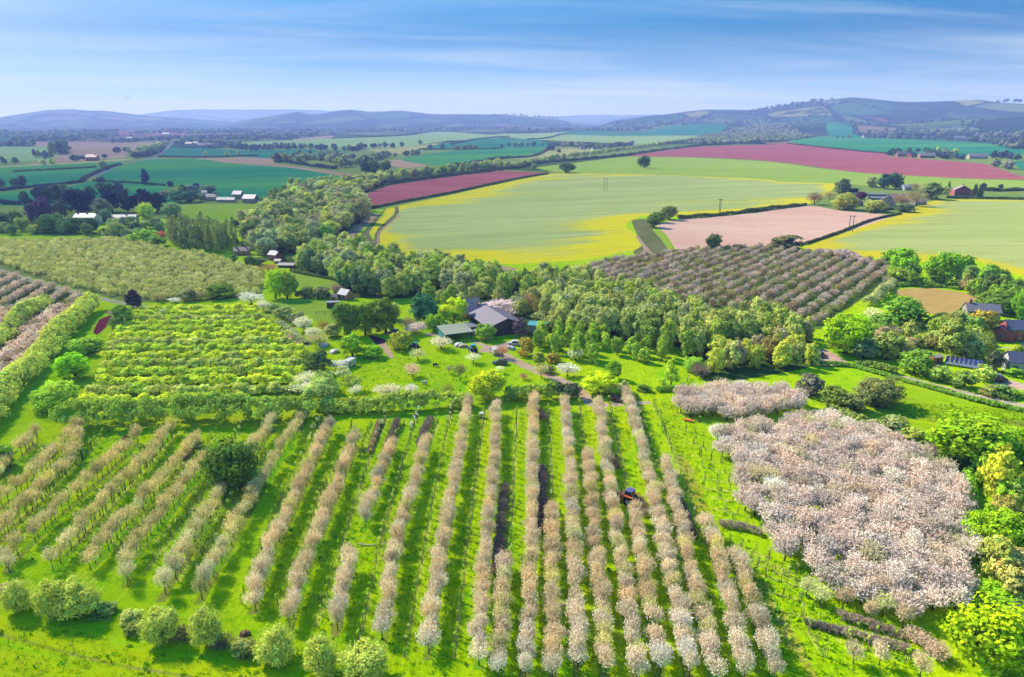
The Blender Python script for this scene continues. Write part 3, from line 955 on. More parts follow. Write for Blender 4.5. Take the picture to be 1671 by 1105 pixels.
def vary(c, a=.1):
    s = 1 + RNG.normal(0, a)
    h = RNG.normal(0, a * .25)
    return (min(.85, max(.002, c[0] * s * (1 + h))), min(.85, max(.002, c[1] * s)), min(.85, max(.002, c[2] * s * (1 - h))))


def plant(kind, x, y, h, w, color, name='tree', label='', cat='tree', group=None, parts=True, trunk_color=None, rot=None):
    v = LIB[kind][int(RNG.integers(len(LIB[kind])))]
    z = float(zh(x, y)) - .03
    rot = RNG.uniform(0, 6.28) if rot is None else rot
    if parts and v['tq'] is not None:
        o = bpy.data.objects.new(name, None)
        o.empty_display_size = .5
        COL.objects.link(o)
        link('trunk', v['trunk'], o)
        link('crown', v['crown'], o, color)
    else:
        o = link(name, v['both'], None, color)
    o.location = (x, y, z)
    o.rotation_euler = (0, 0, rot)
    o.scale = (w, w, h)
    return meta(o, label, cat, group)


def mass(name, items, label, kind_=None):
    """very many plants as ONE object: items = (kind, x, y, h, w, color)"""
    Qs, Ts, Ms = [], [], []
    for kind, x, y, h, w_, c in items:
        v = LIB[kind][int(RNG.integers(len(LIB[kind])))]
        a = RNG.uniform(0, 6.28)
        R = np.array([[math.cos(a), -math.sin(a), 0], [math.sin(a), math.cos(a), 0], [0, 0, 1]])
        off = np.array([x, y, float(zh(x, y)) - .03])
        S = np.array([w_, w_, h])
        Qs.append((v['Q'] * S) @ R.T + off); Ts.append(v['T'] * np.array(c)); Ms.append(np.zeros(len(v['Q'])))
        if v['tq'] is not None:
            Qs.append((v['tq'] * S) @ R.T + off); Ts.append(np.ones((len(v['tq']), 3))); Ms.append(np.ones(len(v['tq'])))
    if not Qs:
        return
    o = link(name, quads_mesh(name, np.concatenate(Qs), [FOL, BARK], np.concatenate(Ms), np.concatenate(Ts)), None, (1, 1, 1))
    o['kind'] = 'stuff'
    o['label'] = label
    return o


def hedge(spec, h, w_, color, label, name='hedge', kind='leaf', dens=1.0, ls=.26, cat='hedge', gap=0.0, group=None, rag=.18, world_pts=None):
    """a hedge grown along a line of the photo; one thing"""
    pts = world_pts or [at(*p) for p in smooth_px(PP(spec), False, 4, .5)]
    pts = np.array(pts)
    seg = np.linalg.norm(np.diff(pts, axis=0), axis=1)
    s = np.concatenate([[0], np.cumsum(seg)])
    tot = s[-1]
    rng = np.random.default_rng(int(abs(pts[0, 0] * 7 + pts[0, 1] * 13)) + 5)
    ncl = max(6, int(tot / (w_ * .42) * (13 if kind == 'leaf' else 3.2) * dens))
    u = rng.uniform(0, tot, ncl)
    if gap:
        u = u[np.sin(u / 7.0 + rng.uniform(0, 6)) > -1 + gap * 2]
    ncl = len(u)
    hv = 1 + rag * np.sin(u / (w_ * 1.3) + rng.uniform(0, 6)) + rag * .7 * np.sin(u / (w_ * 3.7) + 1)
    cx, cy = np.interp(u, s, pts[:, 0]), np.interp(u, s, pts[:, 1])
    tx = np.gradient(pts[:, 0]); ty = np.gradient(pts[:, 1])
    nx, ny = -np.interp(u, s, ty), np.interp(u, s, tx)
    nn = np.hypot(nx, ny) + 1e-9
    a = rng.uniform(-.15, math.pi + .15, ncl)
    d = np.stack([np.cos(a) * nx / nn, np.cos(a) * ny / nn, np.sin(a)], 1)
    off = np.cos(a) * w_ / 2 * rng.uniform(.55, 1, ncl)
    z0 = zh(cx, cy)
    cc = np.stack([cx + off * nx / nn, cy + off * ny / nn, z0 + np.clip(h * hv * (.42 + .5 * np.sin(a) * rng.uniform(.7, 1, ncl)), .15, None)], 1)
    nl = int(np.clip(3.2 * (.22 * min(h, w_) / ls) ** 2, 14, 80)) if kind == 'leaf' else 26
    v = unit(rng.normal(size=(ncl, nl, 3)))
    cr = min(h, w_) * (.21 if kind == 'leaf' else .27) * rng.uniform(.7, 1.35, (ncl, 1, 1))
    pos = cc[:, None] + v * (rng.random((ncl, nl, 1)) ** .5) * cr * np.array([1.15, 1.15, .9])
    N = unit(.75 * v + .55 * d[:, None] + .34 * rng.normal(size=v.shape))
    T = (clump_tint(ncl, rng, .15, .05)[:, None] * (1 + .12 * rng.normal(size=(ncl, nl, 1)))).reshape(-1, 3)
    Cn, Nn = pos.reshape(-1, 3), N.reshape(-1, 3)
    k = Cn[:, 2] > (zh(Cn[:, 0], Cn[:, 1]) + .02)
    org = np.array([pts[0, 0], pts[0, 1], float(zh(*pts[0]))])
    if kind == 'leaf':
        Q = leaf_quads(Cn[k], Nn[k], ls * rng.uniform(.6, 1.3, k.sum()), rng, 1.25)
        T = np.clip(T[k], .3, 2)
    else:                                               # brush: thin dead twigs
        ax = unit(v.reshape(-1, 3)[k] + np.array([0, 0, .5]))
        Q = leaf_quads(Cn[k], unit(np.cross(ax, rng.normal(size=ax.shape))), .035, rng, 9.0, ax)
        T = np.clip(T[k], .3, 2)
    o = link(name, quads_mesh(name, Q - org, [FOL], None, T), None, color)
    o.location = org
    return meta(o, label, cat, group)


def ordw(n):
    return '%d%s' % (n, 'th' if 10 < n % 100 < 14 else {1: 'st', 2: 'nd', 3: 'rd'}.get(n % 10, 'th'))


def tile_tree(t, zx, zb, wz, hz, kind, col, label, name='tree', cat='tree', parts=True, group=None):
    """a plant read from a tile: foot centre x, lowest visible edge, width, height in tile pixels"""
    s = TILES[t][2]
    x0, y0 = at(*P(t, zx, zb))
    a = dip(x0, y0)
    px, py = P(t, zx, zb - .28 * wz * math.sin(a))
    x, y = at(px, py)
    k = ppm(x, y)
    w_ = wz / s / k * 1.25
    h = max((hz / s / k - .34 * w_ * math.sin(a)) / math.cos(a), w_ * .35) * 1.12
    return plant(kind, x, y, h, w_, col, name, label, cat, group, parts)


def spread(spec, sp, ang=0.0, row=None, jit=.3, seed=1, along=None):
    """points on a jittered grid inside a photo polygon; rows at angle ang"""
    poly = np.array([at(*p) for p in PP(spec)])
    rng = np.random.default_rng(seed)
    c, s = math.cos(ang), math.sin(ang)
    R = np.array([[c, s], [-s, c]])
    q = poly @ R.T
    row = row or sp
    gx, gy = np.meshgrid(np.arange(q[:, 0].min(), q[:, 0].max(), sp), np.arange(q[:, 1].min(), q[:, 1].max(), row))
    gx[1::2] += sp * .5
    pts = np.stack([gx.ravel(), gy.ravel()], 1) + rng.uniform(-jit, jit, (gx.size, 2)) * np.array([sp, min(sp, row)])
    pts = pts @ R
    return pts[in_poly(pts, poly)]
# ------------------------------------------------------------------ leaf colours
VG = L(108, 172, 24); LG = L(170, 198, 34); MG = L(98, 148, 46); DG = L(45, 98, 38); TG = L(32, 98, 78); OL = L(158, 168, 90)
GO = L(164, 174, 122); BR = L(160, 138, 62); PU = L(82, 62, 80); NV = L(40, 66, 84); WHT = L(208, 204, 184); PNK = L(194, 184, 174, .97)
BEI = L(188, 170, 138, .97); WIL = L(152, 176, 76); DUN = L(158, 146, 104); BRZ = L(150, 120, 42); GRN = L(116, 164, 52); GRY = L(150, 152, 128)


def zone(pts, kinds, pal, hr, wr, name, noun, where, frm, group, cat='tree', parts=True, maxn=None, key=0, rev=False, massname=None, masslabel='', mparts=None, wfac=None, rowpal=None):
    """plants of one stand: each its own thing, counted in the label from a landmark"""
    wts = np.array([p[2] for p in pal], float); wts /= wts.sum()
    it = []
    for x, y in pts:
        k = int(RNG.choice(len(pal), p=wts))
        if rowpal and RNG.random() < .72:                                  # a row is one variety
            rk = int((-x * math.sin(rowpal[0]) + y * math.cos(rowpal[0])) / rowpal[1] + .5)
            k = int(np.random.default_rng(rk + 500).choice(3, p=wts[:3] / wts[:3].sum()))
        h = RNG.uniform(*hr)
        it.append([x, y, h, RNG.uniform(*wr) * (h if wfac else 1), k, math.hypot(x, y)])
    far = []
    if maxn and len(it) > maxn:
        it.sort(key=lambda t: t[5])
        far, it = it[maxn:], it[:maxn]
    it.sort(key=lambda t: math.atan2(t[0], t[1]) if key == 0 else t[5], reverse=rev)
    cnt = {}
    for x, y, h, w_, k, d in it:
        cnt[k] = cnt.get(k, 0) + 1
        plant(kinds[int(RNG.integers(len(kinds)))], x, y, h, w_, vary(pal[k][1]), name,
              f'{pal[k][0]} {noun} {where}, {ordw(cnt[k])} from {frm}', cat, group, parts)
    if far:
        mass(massname, [(kinds[int(RNG.integers(len(kinds)))], x, y, h, w_, vary(pal[k][1])) for x, y, h, w_, k, d in far], masslabel)
    return len(it), len(far)


# ------------------------------------------------------------------ the orchard rows at the front
ROW_NAMES = ['row touching the round oak', 'row behind the round oak'] + ['%s row past the round oak' % ordw(i) for i in range(1, 19)] + \
            ['%s row outwards from the round oak' % ordw(i) for i in range(1, 8)]
cand = []
for ri, (spec, lean, full) in enumerate(ROWS):
    if not full:
        continue
    c = np.array([at(*p) for p in smooth_px(PP(spec), False, 4, .5)])
    s = np.concatenate([[0], np.cumsum(np.linalg.norm(np.diff(c, axis=0), axis=1))])
    n = int(s[-1] / 1.72)
    for i in range(n + 1):
        if RNG.random() > full * .99:
            continue
        u = min(s[-1], i * 1.72 + RNG.uniform(-.35, .35))
        x, y = np.interp(u, s, c[:, 0]) + RNG.normal(0, .2), np.interp(u, s, c[:, 1])
        endy = min(1, (s[-1] - u) / 14)
        b = lean + (1 - endy) * .5 + RNG.normal(0, .22)                    # more blossom towards the meadow end of a row
        b = min(1, max(0, b - (.25 if ri >= 20 else 0)))
        col = tuple(a * (1 - b) + d * b for a, d in zip(BEI, PNK))
        if ri >= 20 or ri < 2:
            col = tuple(a * .74 + d * .26 for a, d in zip(col, WIL))
        if RNG.random() < .12:
            col = tuple(a * .6 + d * .4 for a, d in zip(col, WIL))
        kindr = 'thin' if ri >= 20 or (ri < 2 and endy > .8) else 'fruit'
        cand.append([ri, s[-1] - u, x, y, RNG.uniform(3.2, 4.8), RNG.uniform(2.5, 3.5), vary(col, .11), math.hypot(x, y), b, kindr])
order = sorted(range(len(cand)), key=lambda i: cand[i][7] + (40 if abs(math.atan2(cand[i][2], cand[i][3])) > .66 else 0))
near = set(order[:300])
cnt = {}
rest = []
for i in sorted(range(len(cand)), key=lambda i: (cand[i][0], cand[i][1])):
    ri, u, x, y, h, w_, col, d, b, kr = cand[i]
    if i in near:
        cnt[ri] = cnt.get(ri, 0) + 1
        plant(kr, x, y, h, w_, col, 'fruit_tree', f'{"pale blossoming" if b > .55 else "bare beige"} fruit tree, {ordw(cnt[ri])} from front, {ROW_NAMES[ri]}', 'fruit tree', 'fruit trees of the long orchard rows')
    else:
        rest.append((kr, x, y, h, w_, col))
mass('fruit_trees', rest, 'farther beige fruit trees of the long orchard rows')
N_INFO = dict(fruit=len(cand))

# young staked trees between the rows
S_NAMES = ['stake row %s' % s for s in ('past the round oak', 'two past the round oak', 'of short brown gap', 'three past the round oak', 'beside brown brushwood', 'with white tops by hedge', 'beside second brown brushwood', 'with green tops', 'left of the brown brush', 'in the mown pale lane', 'by purple brushwood', 'at the track corner', 'above the orange tractor', 'below the white trees', 'along the earth track')] + ['weedy stake row %s before the oak' % ordw(i) for i in range(1, 6)] + ['stake row %s along the pink blossom block' % ordw(i) for i in range(1, 20)] + ['weedy stake row beside the oak', 'stake row behind the oak']
sc = []
for ri, spec in enumerate(SROWS):
    c = np.array([at(*p) for p in smooth_px(PP(spec), False, 4, .5)])
    s = np.concatenate([[0], np.cumsum(np.linalg.norm(np.diff(c, axis=0), axis=1))])
    for i in range(int(s[-1] / 2.25) + 1):
        u = s[-1] - i * 2.25
        x, y = np.interp(u, s, c[:, 0]) + RNG.normal(0, .1), np.interp(u, s, c[:, 1])
        col = GRN if RNG.random() < .45 else (VG if RNG.random() < .5 else OL)
        hh = RNG.uniform(1.6, 2.5)
        if ri in (5, 7) and u < 16:
            col, hh = (WHT if ri == 5 else GO), hh * 1.25
        if ri in (0, 3) and u < 14:
            col, hh = GO, hh * 1.5
        if 15 <= ri <= 19 or ri >= 39:
            hh *= 1.15; col = GRN if RNG.random() < .6 else OL
        sc.append((ri, i, x, y, hh, col, math.hypot(x, y)))
sc.sort(key=lambda t: t[6])
for ri, i, x, y, hh, col, d in sc[:300]:
    plant('sapling', x, y, hh, hh * .95, vary(col), 'staked_sapling', f'young staked tree, {ordw(i + 1)} from front, {S_NAMES[ri]}', 'sapling', 'staked young trees between the orchard rows', parts=False)
mass('staked_saplings', [('sapling', x, y, hh, hh * .95, vary(col)) for ri, i, x, y, hh, col, d in sc[300:]], 'farther young staked trees by the hedge')

# brushwood strips and weeds
for k, (spec, h, w_, col, lab) in enumerate([
    ('I 825,300 700,420 580,540', .7, 1.0, L(112, 92, 74), 'long low dark brushwood strip on yellow grass near the block hedge'),
    ('I 1290,340 1230,380 1180,440', .8, 1.1, L(118, 100, 86), 'short grey brushwood heap between pale rows before the oak'),
    ('J 985,200 940,300 905,410', 1.3, 1.4, L(122, 104, 92), 'brown brushwood row between green stakes below the long hedge'),
    ('J 1195,180 1150,280 1130,350', 1.3, 1.6, L(122, 104, 96), 'brown purple brushwood row beside white topped saplings'),
    ('K 90,590 70,760 45,1030 O 55,100 40,300', 1.2, 1.5, L(122, 104, 96), 'dark brown brushwood row between the pale rows at mid orchard'),
    ('K 312,470 315,650 300,860', 1.3, 1.7, L(112, 92, 94), 'purple brown brushwood row beside the mown pale lane'),
    ('K 300,130 325,185', 1.2, 1.5, L(130, 105, 98), 'small brown brushwood heap at the hedge end of a pale row'),
    ('K 1130,640 1180,760 1220,880', 1.2, 1.3, L(112, 94, 94), 'dark purple brushwood row near the earth track'),
    ('K 900,660 935,760', 1.0, 1.6, L(146, 124, 104), 'reddish brushwood heap just below the orange tractor'),
    ('K 740,380 760,470', .8, 1.5, L(150, 118, 90), 'brown weedy brushwood heap in the lane above the tractor'),
    ('P 545,550 700,600 1000,685', 1.0, 1.3, L(154, 136, 114), 'long tan brushwood strip below the pink blossom block'),
    ('P 350,590 560,650', .8, 1.0, L(118, 104, 98), 'dark brushwood strip on grass near the lime tree'),
    ('P 570,655 800,710 970,755', 1.0, 1.4, L(156, 138, 116), 'beige brushwood strip in front of bare little trees'),
    ('K 1390,810 1540,835 1640,870', 1.0, 1.2, L(152, 136, 114), 'brown brushwood strip under the left edge of the blossom block'),
    ('J 865,200 800,400', .8, .9, L(150, 128, 105), 'thin beige brushwood line between green topped saplings'),
    ('I 350,380 300,430', .9, 1.5, L(135, 115, 100), 'grey brushwood heap near the meadow corner of the old rows')]):
    hedge(spec, h, w_, col, lab, 'brushwood_row', 'brush', 2.2, cat='brushwood')

# ------------------------------------------------------------------ the pink blossom block
a0, a1 = at(*P('L', 100, 700)), at(*P('L', 1200, 640))
bang = math.atan2(a1[1] - a0[1], a1[0] - a0[0])
pts = spread('Z 1160,722 1216,712 1320,690 1360,688 1430,714 1500,742 1556,778 1578,835 1588,905 1574,992 1528,1028 1440,1010 1350,968 1258,900 1210,838 1185,760', 2.9, bang, 3.3, .33, 7)
zone(pts, ['blossom'], [('pale pink', L(190, 175, 163, .95), 7), ('white pink', L(198, 185, 174, .95), 3), ('greenish', L(182, 175, 140), .7), ('beige', L(182, 170, 152, .95), 2)], (3.7, 5.0), (4.1, 5.4), 'blossom_tree', 'blossom tree', 'in the big block', 'earth track', 'pink blossoming trees of the big block', 'blossom tree', True, 300, massname='blossom_trees', masslabel='more pink blossom trees of the big block')
pts = spread('Z 1090,662 1140,650 1180,640 1300,652 1318,672 1230,694 1110,682', 2.9, bang, 3.0, .22, 8)
zone(pts, ['blossom'], [('pale pink', L(190, 175, 163, .95), 5), ('white', L(198, 185, 174, .95), 2)], (3.8, 5.2), (4.0, 5.2), 'blossom_tree', 'blossom tree', 'in the small clump behind block', 'earth track', 'pink blossoming trees of the small clump', 'blossom tree')
for i, (zx, zy) in enumerate([(165, 300), (420, 385)]):
    pass
pts = spread('P 330,400 560,470 800,540 1000,600 1190,650 1180,690 900,640 600,560 400,480', 2.8, bang, 2.6, .2, 9)
zone(pts, ['fruit'], [('pale green', L(190, 190, 140), 2), ('beige', BEI, 2)], (3.4, 4.2), (2.6, 3.4), 'fruit_sapling', 'fruit tree', 'in the thin line before blossom block', 'earth track', 'thin pale trees before the blossom block', 'fruit tree')
pts = spread('P 540,740 700,760 960,850 1050,908 800,940 780,880 560,800', 2.6, bang, 3.0, .2, 10)
zone(pts, ['fruit'], [('beige', BEI, 2), ('greyish', L(188, 172, 150), 1)], (3.0, 3.8), (2.6, 3.2), 'fruit_sapling', 'fruit tree', 'in the stand below brushwood strips', 'earth track', 'beige trees below the brushwood strips', 'fruit tree')
for zx, zy, lab in [(1100, 790, 'bare reddish fruit tree beside the big lime green tree'), (1020, 730, 'small bare tree with red twigs below the blossom block'), (1150, 820, 'low bare spreading tree touching the lime green tree')]:
    tile_tree('P', zx, zy, 150, 110, 'fruit', L(176, 154, 130), lab, 'fruit_sapling', 'fruit tree')

# ------------------------------------------------------------------ single trees and shrubs one can tell apart
TREES = [
    # front
    ('I', 1510, 660, 350, 385, 'dome', L(70, 118, 40), 'big round dark green oak standing alone among the orchard rows', 'oak_tree'),
    ('I', 25, 500, 170, 170, 'dome', L(90, 155, 50), 'round green tree on the rim by the far orchard rows', 'tree'),
    ('M', 130, 570, 190, 220, 'willow', WIL, 'outermost pale round willow of the meadow edge', 'willow'),
    ('M', 350, 605, 190, 250, 'willow', WIL, 'pale willow pressed against the largest willow', 'willow'),
    ('M', 515, 610, 260, 260, 'willow', WIL, 'largest pale green willow with dark shrub at its side', 'willow'),
    ('M', 1050, 780, 230, 240, 'willow', WIL, 'pale round willow before the first bare row, beside purple scrub', 'willow'),
    ('M', 1355, 800, 190, 260, 'willow', WIL, 'slim pale willow next to the brown log heap', 'willow'),
    ('N', 200, 910, 245, 235, 'willow', WIL, 'pale willow between the slim willow and the willow pair', 'willow'),
    ('N', 500, 985, 210, 250, 'willow', WIL, 'upright pale willow of the pair near the frame edge', 'willow'),
    ('N', 775, 1040, 300, 260, 'willow', WIL, 'broad pale willow of the pair near the frame edge', 'willow'),
    ('M', 665, 600, 170, 100, 'bush', L(95, 130, 60), 'low dark shrub leaning out of the largest willow', 'shrub'),
    ('M', 840, 640, 150, 100, 'bush', L(150, 165, 80), 'pale round shrub beside the bramble patch', 'shrub'),
    ('M', 870, 710, 130, 90, 'bush', L(95, 120, 50), 'dark bramble patch on meadow between willow groups', 'shrub'),
    ('M', 1200, 765, 160, 110, 'bare', L(128, 98, 90), 'purple brown scrub between two slim willows', 'shrub'),
    ('M', 1460, 815, 170, 110, 'bare', L(118, 98, 84), 'dark brown scrub behind the slim willow', 'shrub'),
    ('M', 1580, 850, 150, 130, 'bush', L(140, 140, 70), 'olive bramble shrub in front of the log heap', 'shrub'),
    ('M', 60, 450, 150, 80, 'bush', L(160, 140, 95), 'beige bramble shrub at the rim beside the outermost willow', 'shrub'),
    ('N', 20, 850, 120, 110, 'bush', L(120, 135, 60), 'green bramble shrub left of the middle willow', 'shrub'),
    ('P', 1440, 960, 470, 500, 'oak', L(128, 182, 20, .82), 'huge lime green tree in the corner below the blossom block', 'oak_tree'),
    ('P', 1640, 760, 260, 300, 'dome', L(60, 110, 60), 'dark bluish tree behind the huge lime tree', 'tree'),
    ('P', 1500, 530, 280, 180, 'oak', L(92, 160, 24), 'dark vivid green tree peeping over the huge lime tree', 'oak_tree'),
    ('P', 1560, 340, 230, 230, 'round', L(176, 160, 90), 'tan and green thicket tree behind the blossom block', 'tree'),
    ('P', 1480, 190, 330, 330, 'oak', L(104, 168, 26, .85), 'large vivid green oak at the blossom block edge', 'oak_tree'),
    ('P', 1640, 160, 200, 240, 'oak', L(100, 160, 28, .85), 'second vivid green oak merging with the large one', 'oak_tree'),
    ('L', 1500, 690, 230, 340, 'tall', L(172, 176, 48), 'tall half bare yellow olive tree by the blossom block', 'tree'),
    ('L', 1610, 730, 190, 220, 'round', L(150, 178, 80), 'pale green tree beside the half bare yellow tree', 'tree'),
    ('L', 1330, 480, 470, 350, 'oak', L(104, 168, 26, .85), 'massive vivid green oak at the meadow corner', 'oak_tree'),
    ('L', 1420, 440, 120, 110, 'round', L(170, 190, 40), 'small yellow green tree in front of the massive oak', 'tree'),
    ('L', 1640, 600, 130, 130, 'round', L(186, 196, 40), 'yellow flowering bush at the frame edge beside pale tree', 'shrub'),
    ('L', 1000, 340, 170, 130, 'bush', L(128, 155, 60), 'olive bush in the hedge line beside the massive oak', 'shrub'),
    ('L', 880, 290, 190, 160, 'bush', L(120, 140, 80), 'grey olive bush between dark thorn tree and massive oak', 'shrub'),
    ('H', 790, 1060, 280, 210, 'dome', L(105, 118, 62), 'large dark grey olive thorn tree beside the lane meadow', 'tree'),
    ('H', 520, 1060, 190, 140, 'round', L(88, 125, 50), 'green thorn tree between grey bush and blossom block', 'tree'),
    ('H', 640, 1090, 170, 130, 'round', L(98, 118, 60), 'grey green thorn tree under the large thorn tree', 'tree'),
    ('H', 370, 985, 160, 140, 'bush', L(112, 106, 84), 'grey brown bush at the corner of the lane yard', 'shrub'),
    # lane and cottages
    ('H', 585, 745, 270, 270, 'oak', L(120, 178, 22), 'big vivid yellow topped oak beside the pink yard', 'oak_tree'),
    ('H', 690, 770, 160, 140, 'round', L(105, 135, 85), 'grey green tree under the yellow topped oak', 'tree'),
    ('H', 830, 780, 180, 190, 'round', L(118, 145, 66), 'olive tree beside the blue tarp near the lane', 'tree'),
    ('H', 1000, 865, 200, 170, 'round', L(92, 150, 46), 'green tree overhanging the lane before the wooden shed', 'tree'),
    ('H', 905, 780, 150, 130, 'bare', L(180, 160, 130), 'pale bare thicket tree behind the lane trees', 'tree'),
    ('H', 1090, 705, 170, 110, 'bare', L(150, 125, 95), 'brown bare scrub tree above the wooden shed', 'tree'),
    ('H', 1230, 760, 190, 230, 'round', L(128, 150, 66), 'tall olive tree standing over the solar panels', 'tree'),
    ('H', 1330, 770, 150, 160, 'round', L(140, 155, 90), 'grey green tree behind the solar panels', 'tree'),
    ('H', 1350, 640, 130, 140, 'round', L(96, 160, 60), 'bright green tree below the stone farmhouse', 'tree'),
    ('H', 1410, 640, 150, 180, 'round', L(172, 150, 52), 'bronze leaved tree below the stone farmhouse', 'tree'),
    ('H', 1270, 620, 160, 150, 'round', L(112, 142, 66), 'olive tree left of the bronze leaved tree', 'tree'),
    ('H', 1420, 740, 120, 120, 'round', L(88, 118, 60), 'dark green tree beside the red roofed annex', 'tree'),
    ('H', 1480, 840, 100, 130, 'round', L(70, 90, 62), 'dark slim tree beside the parked car', 'tree'),
    ('H', 1165, 905, 130, 110, 'bush', L(100, 152, 60), 'green lane shrub just below the wooden shed', 'shrub'),
    ('H', 1300, 945, 140, 120, 'bush', L(95, 140, 58), 'green lane shrub below the solar panels', 'shrub'),
    ('H', 1410, 895, 120, 110, 'bush', L(140, 175, 70), 'lime lane shrub between panels and car', 'shrub'),
    ('H', 1540, 1000, 150, 90, 'bush', L(82, 130, 52), 'low green shrub between lane and driveway', 'shrub'),
    ('H', 1460, 985, 120, 70, 'bush', L(120, 128, 62), 'low olive shrub between lane and driveway', 'shrub'),
    ('H', 1640, 1000, 80, 50, 'bush', L(96, 156, 40), 'small clipped bush at the lane end of the driveway', 'shrub'),
    ('H', 1600, 870, 110, 34, 'bush', L(92, 160, 30), 'low garden bush on lawn before the white cottage', 'shrub'),
    ('H', 920, 560, 230, 175, 'round', L(86, 152, 44), 'broad green tree below the golden hay field', 'tree'),
    ('H', 1000, 560, 150, 90, 'bush', L(60, 96, 42), 'dark green bush under the hay field hedge', 'shrub'),
    ('H', 820, 590, 140, 110, 'bush', L(84, 146, 50), 'green bush beside the white hawthorn', 'shrub'),
    ('H', 750, 550, 110, 95, 'blossom', L(190, 196, 150), 'white green hawthorn above the yellow topped oak', 'hawthorn'),
    ('H', 860, 605, 85, 40, 'blossom', WHT, 'low white blossom bush on the bank above the lane', 'hawthorn'),
    ('H', 760, 620, 150, 60, 'bush', L(92, 150, 46), 'low clipped bush between hawthorn and blue tarp', 'shrub'),
    ('H', 925, 275, 170, 180, 'oak', L(98, 168, 30), 'vivid oak at the brown orchard corner', 'oak_tree'),
    ('H', 855, 190, 110, 90, 'round', L(92, 156, 36), 'green tree behind the vivid corner oak', 'tree'),
    ('H', 980, 290, 120, 110, 'round', L(88, 140, 60), 'green tree under the vivid corner oak', 'tree'),
    ('H', 905, 310, 150, 100, 'round', L(110, 150, 46), 'olive green tree before the vivid corner oak', 'tree'),
    ('H', 1170, 320, 210, 210, 'oak', L(88, 158, 28), 'biggest green oak on the edge of the sunny rapeseed field', 'oak_tree'),
    ('H', 1300, 245, 110, 110, 'round', L(80, 145, 34), 'green tree close behind the biggest rapeseed oak', 'tree'),
    ('H', 1330, 300, 110, 100, 'round', L(98, 150, 70), 'pale green tree between two oaks above hay field', 'tree'),
    ('H', 1440, 320, 120, 130, 'round', L(88, 155, 50), 'green tree at the hay field corner', 'tree'),
    ('H', 1510, 330, 140, 110, 'round', L(94, 148, 52), 'second green tree at the hay field corner', 'tree'),
    ('H', 1340, 365, 140, 95, 'bare', L(165, 145, 110), 'brown thorn bush at the hay field edge', 'shrub'),
    ('H', 1210, 330, 60, 75, 'cone', L(130, 185, 90), 'small pale green cone tree at hay field edge', 'tree'),
    ('H', 1540, 350, 90, 60, 'blossom', L(196, 190, 160), 'pale hawthorn beside the stone farmhouse wood', 'hawthorn'),
    ('H', 1420, 480, 150, 130, 'round', L(86, 132, 46), 'dark green tree behind the stone farmhouse', 'tree'),
    ('H', 1530, 500, 200, 160, 'dome', L(80, 132, 48), 'wide dark green tree beside the stone farmhouse', 'tree'),
    ('H', 1650, 530, 120, 200, 'oak', L(88, 160, 40), 'tall green tree at the frame edge by the farmhouse', 'oak_tree'),
    ('H', 1300, 500, 70, 60, 'bush', L(84, 118, 52), 'small bush at the gable of the stone farmhouse', 'shrub'),
    ('H', 240, 112, 200, 75, 'bush', L(98, 106, 60), 'wide dark bush on the crest of the brown orchard', 'shrub'),
    ('C', 1345, 955, 100, 100, 'round', L(62, 104, 40), 'lone dark green tree between pink field and brown orchard', 'tree'),
    ('C', 1490, 960, 90, 45, 'bush', L(80, 88, 56), 'dark bush on the orchard crest by the lone dark tree', 'shrub'),
    # farmyard
    ('F', 195, 432, 140, 195, 'oak', L(120, 182, 20), 'vivid lime half of the tree pair beside the paddock', 'oak_tree'),
    ('F', 270, 435, 130, 185, 'oak', L(105, 150, 50), 'darker half of the tree pair beside the paddock', 'oak_tree'),
    ('F', 690, 365, 190, 155, 'oak', L(44, 112, 70), 'dense blue green tree behind the little brick shed', 'oak_tree'),
    ('F', 655, 680, 160, 240, 'oak', L(72, 122, 44), 'first of three tall dark trees at the red track', 'oak_tree'),
    ('F', 775, 670, 160, 230, 'oak', L(88, 135, 44), 'middle of three tall dark trees at the red track', 'oak_tree'),
    ('F', 905, 665, 190, 245, 'oak', L(96, 126, 46), 'last of three tall dark trees, closest to the pink cherry', 'oak_tree'),
    ('F', 1155, 605, 180, 230, 'oak', L(52, 118, 78), 'tall blue green tree behind the pink cherry', 'oak_tree'),
    ('F', 1345, 605, 180, 185, 'oak', L(160, 192, 26), 'yellow green tree beside the slate roofed farmhouse', 'oak_tree'),
    ('F', 1215, 640, 120, 120, 'round', L(108, 168, 44), 'bright green tree under the tall blue green tree', 'tree'),
    ('F', 1285, 645, 110, 85, 'bush', L(120, 160, 70), 'pale green bush behind the open shed', 'shrub'),
    ('F', 1100, 665, 115, 85, 'blossom', L(212, 180, 178), 'round pink cherry by the farm track', 'cherry_tree'),
    ('F', 995, 765, 165, 135, 'round', L(148, 158, 48), 'bronze green round tree by the blue machine', 'tree'),
    ('F', 690, 810, 170, 165, 'round', L(108, 170, 34), 'leafy green tree with two humps in the home orchard', 'apple_tree'),
    ('F', 820, 815, 140, 100, 'dome', L(98, 168, 24), 'low round vivid green tree beside the twin ruts', 'apple_tree'),
    ('F', 1265, 760, 130, 90, 'blossom', L(205, 190, 165), 'wide white and brown apple tree before the open shed', 'apple_tree'),
    ('F', 1115, 830, 115, 80, 'fruit', L(172, 182, 128), 'pale grey green apple tree beside the blue machine', 'apple_tree'),
    ('F', 1470, 850, 105, 75, 'fruit', L(205, 198, 170), 'pale apple tree in front of the blue tractor', 'apple_tree'),
    ('F', 1078, 940, 115, 90, 'fruit', L(205, 170, 150), 'pinkish bare apple tree alone mid lawn', 'apple_tree'),
    ('F', 1385, 965, 95, 120, 'fruit', L(120, 130, 80), 'thin grey upright apple tree on the lawn', 'apple_tree'),
    ('F', 1315, 915, 50, 60, 'fruit', L(150, 150, 110), 'tiny grey apple tree beside the thin upright one', 'apple_tree'),
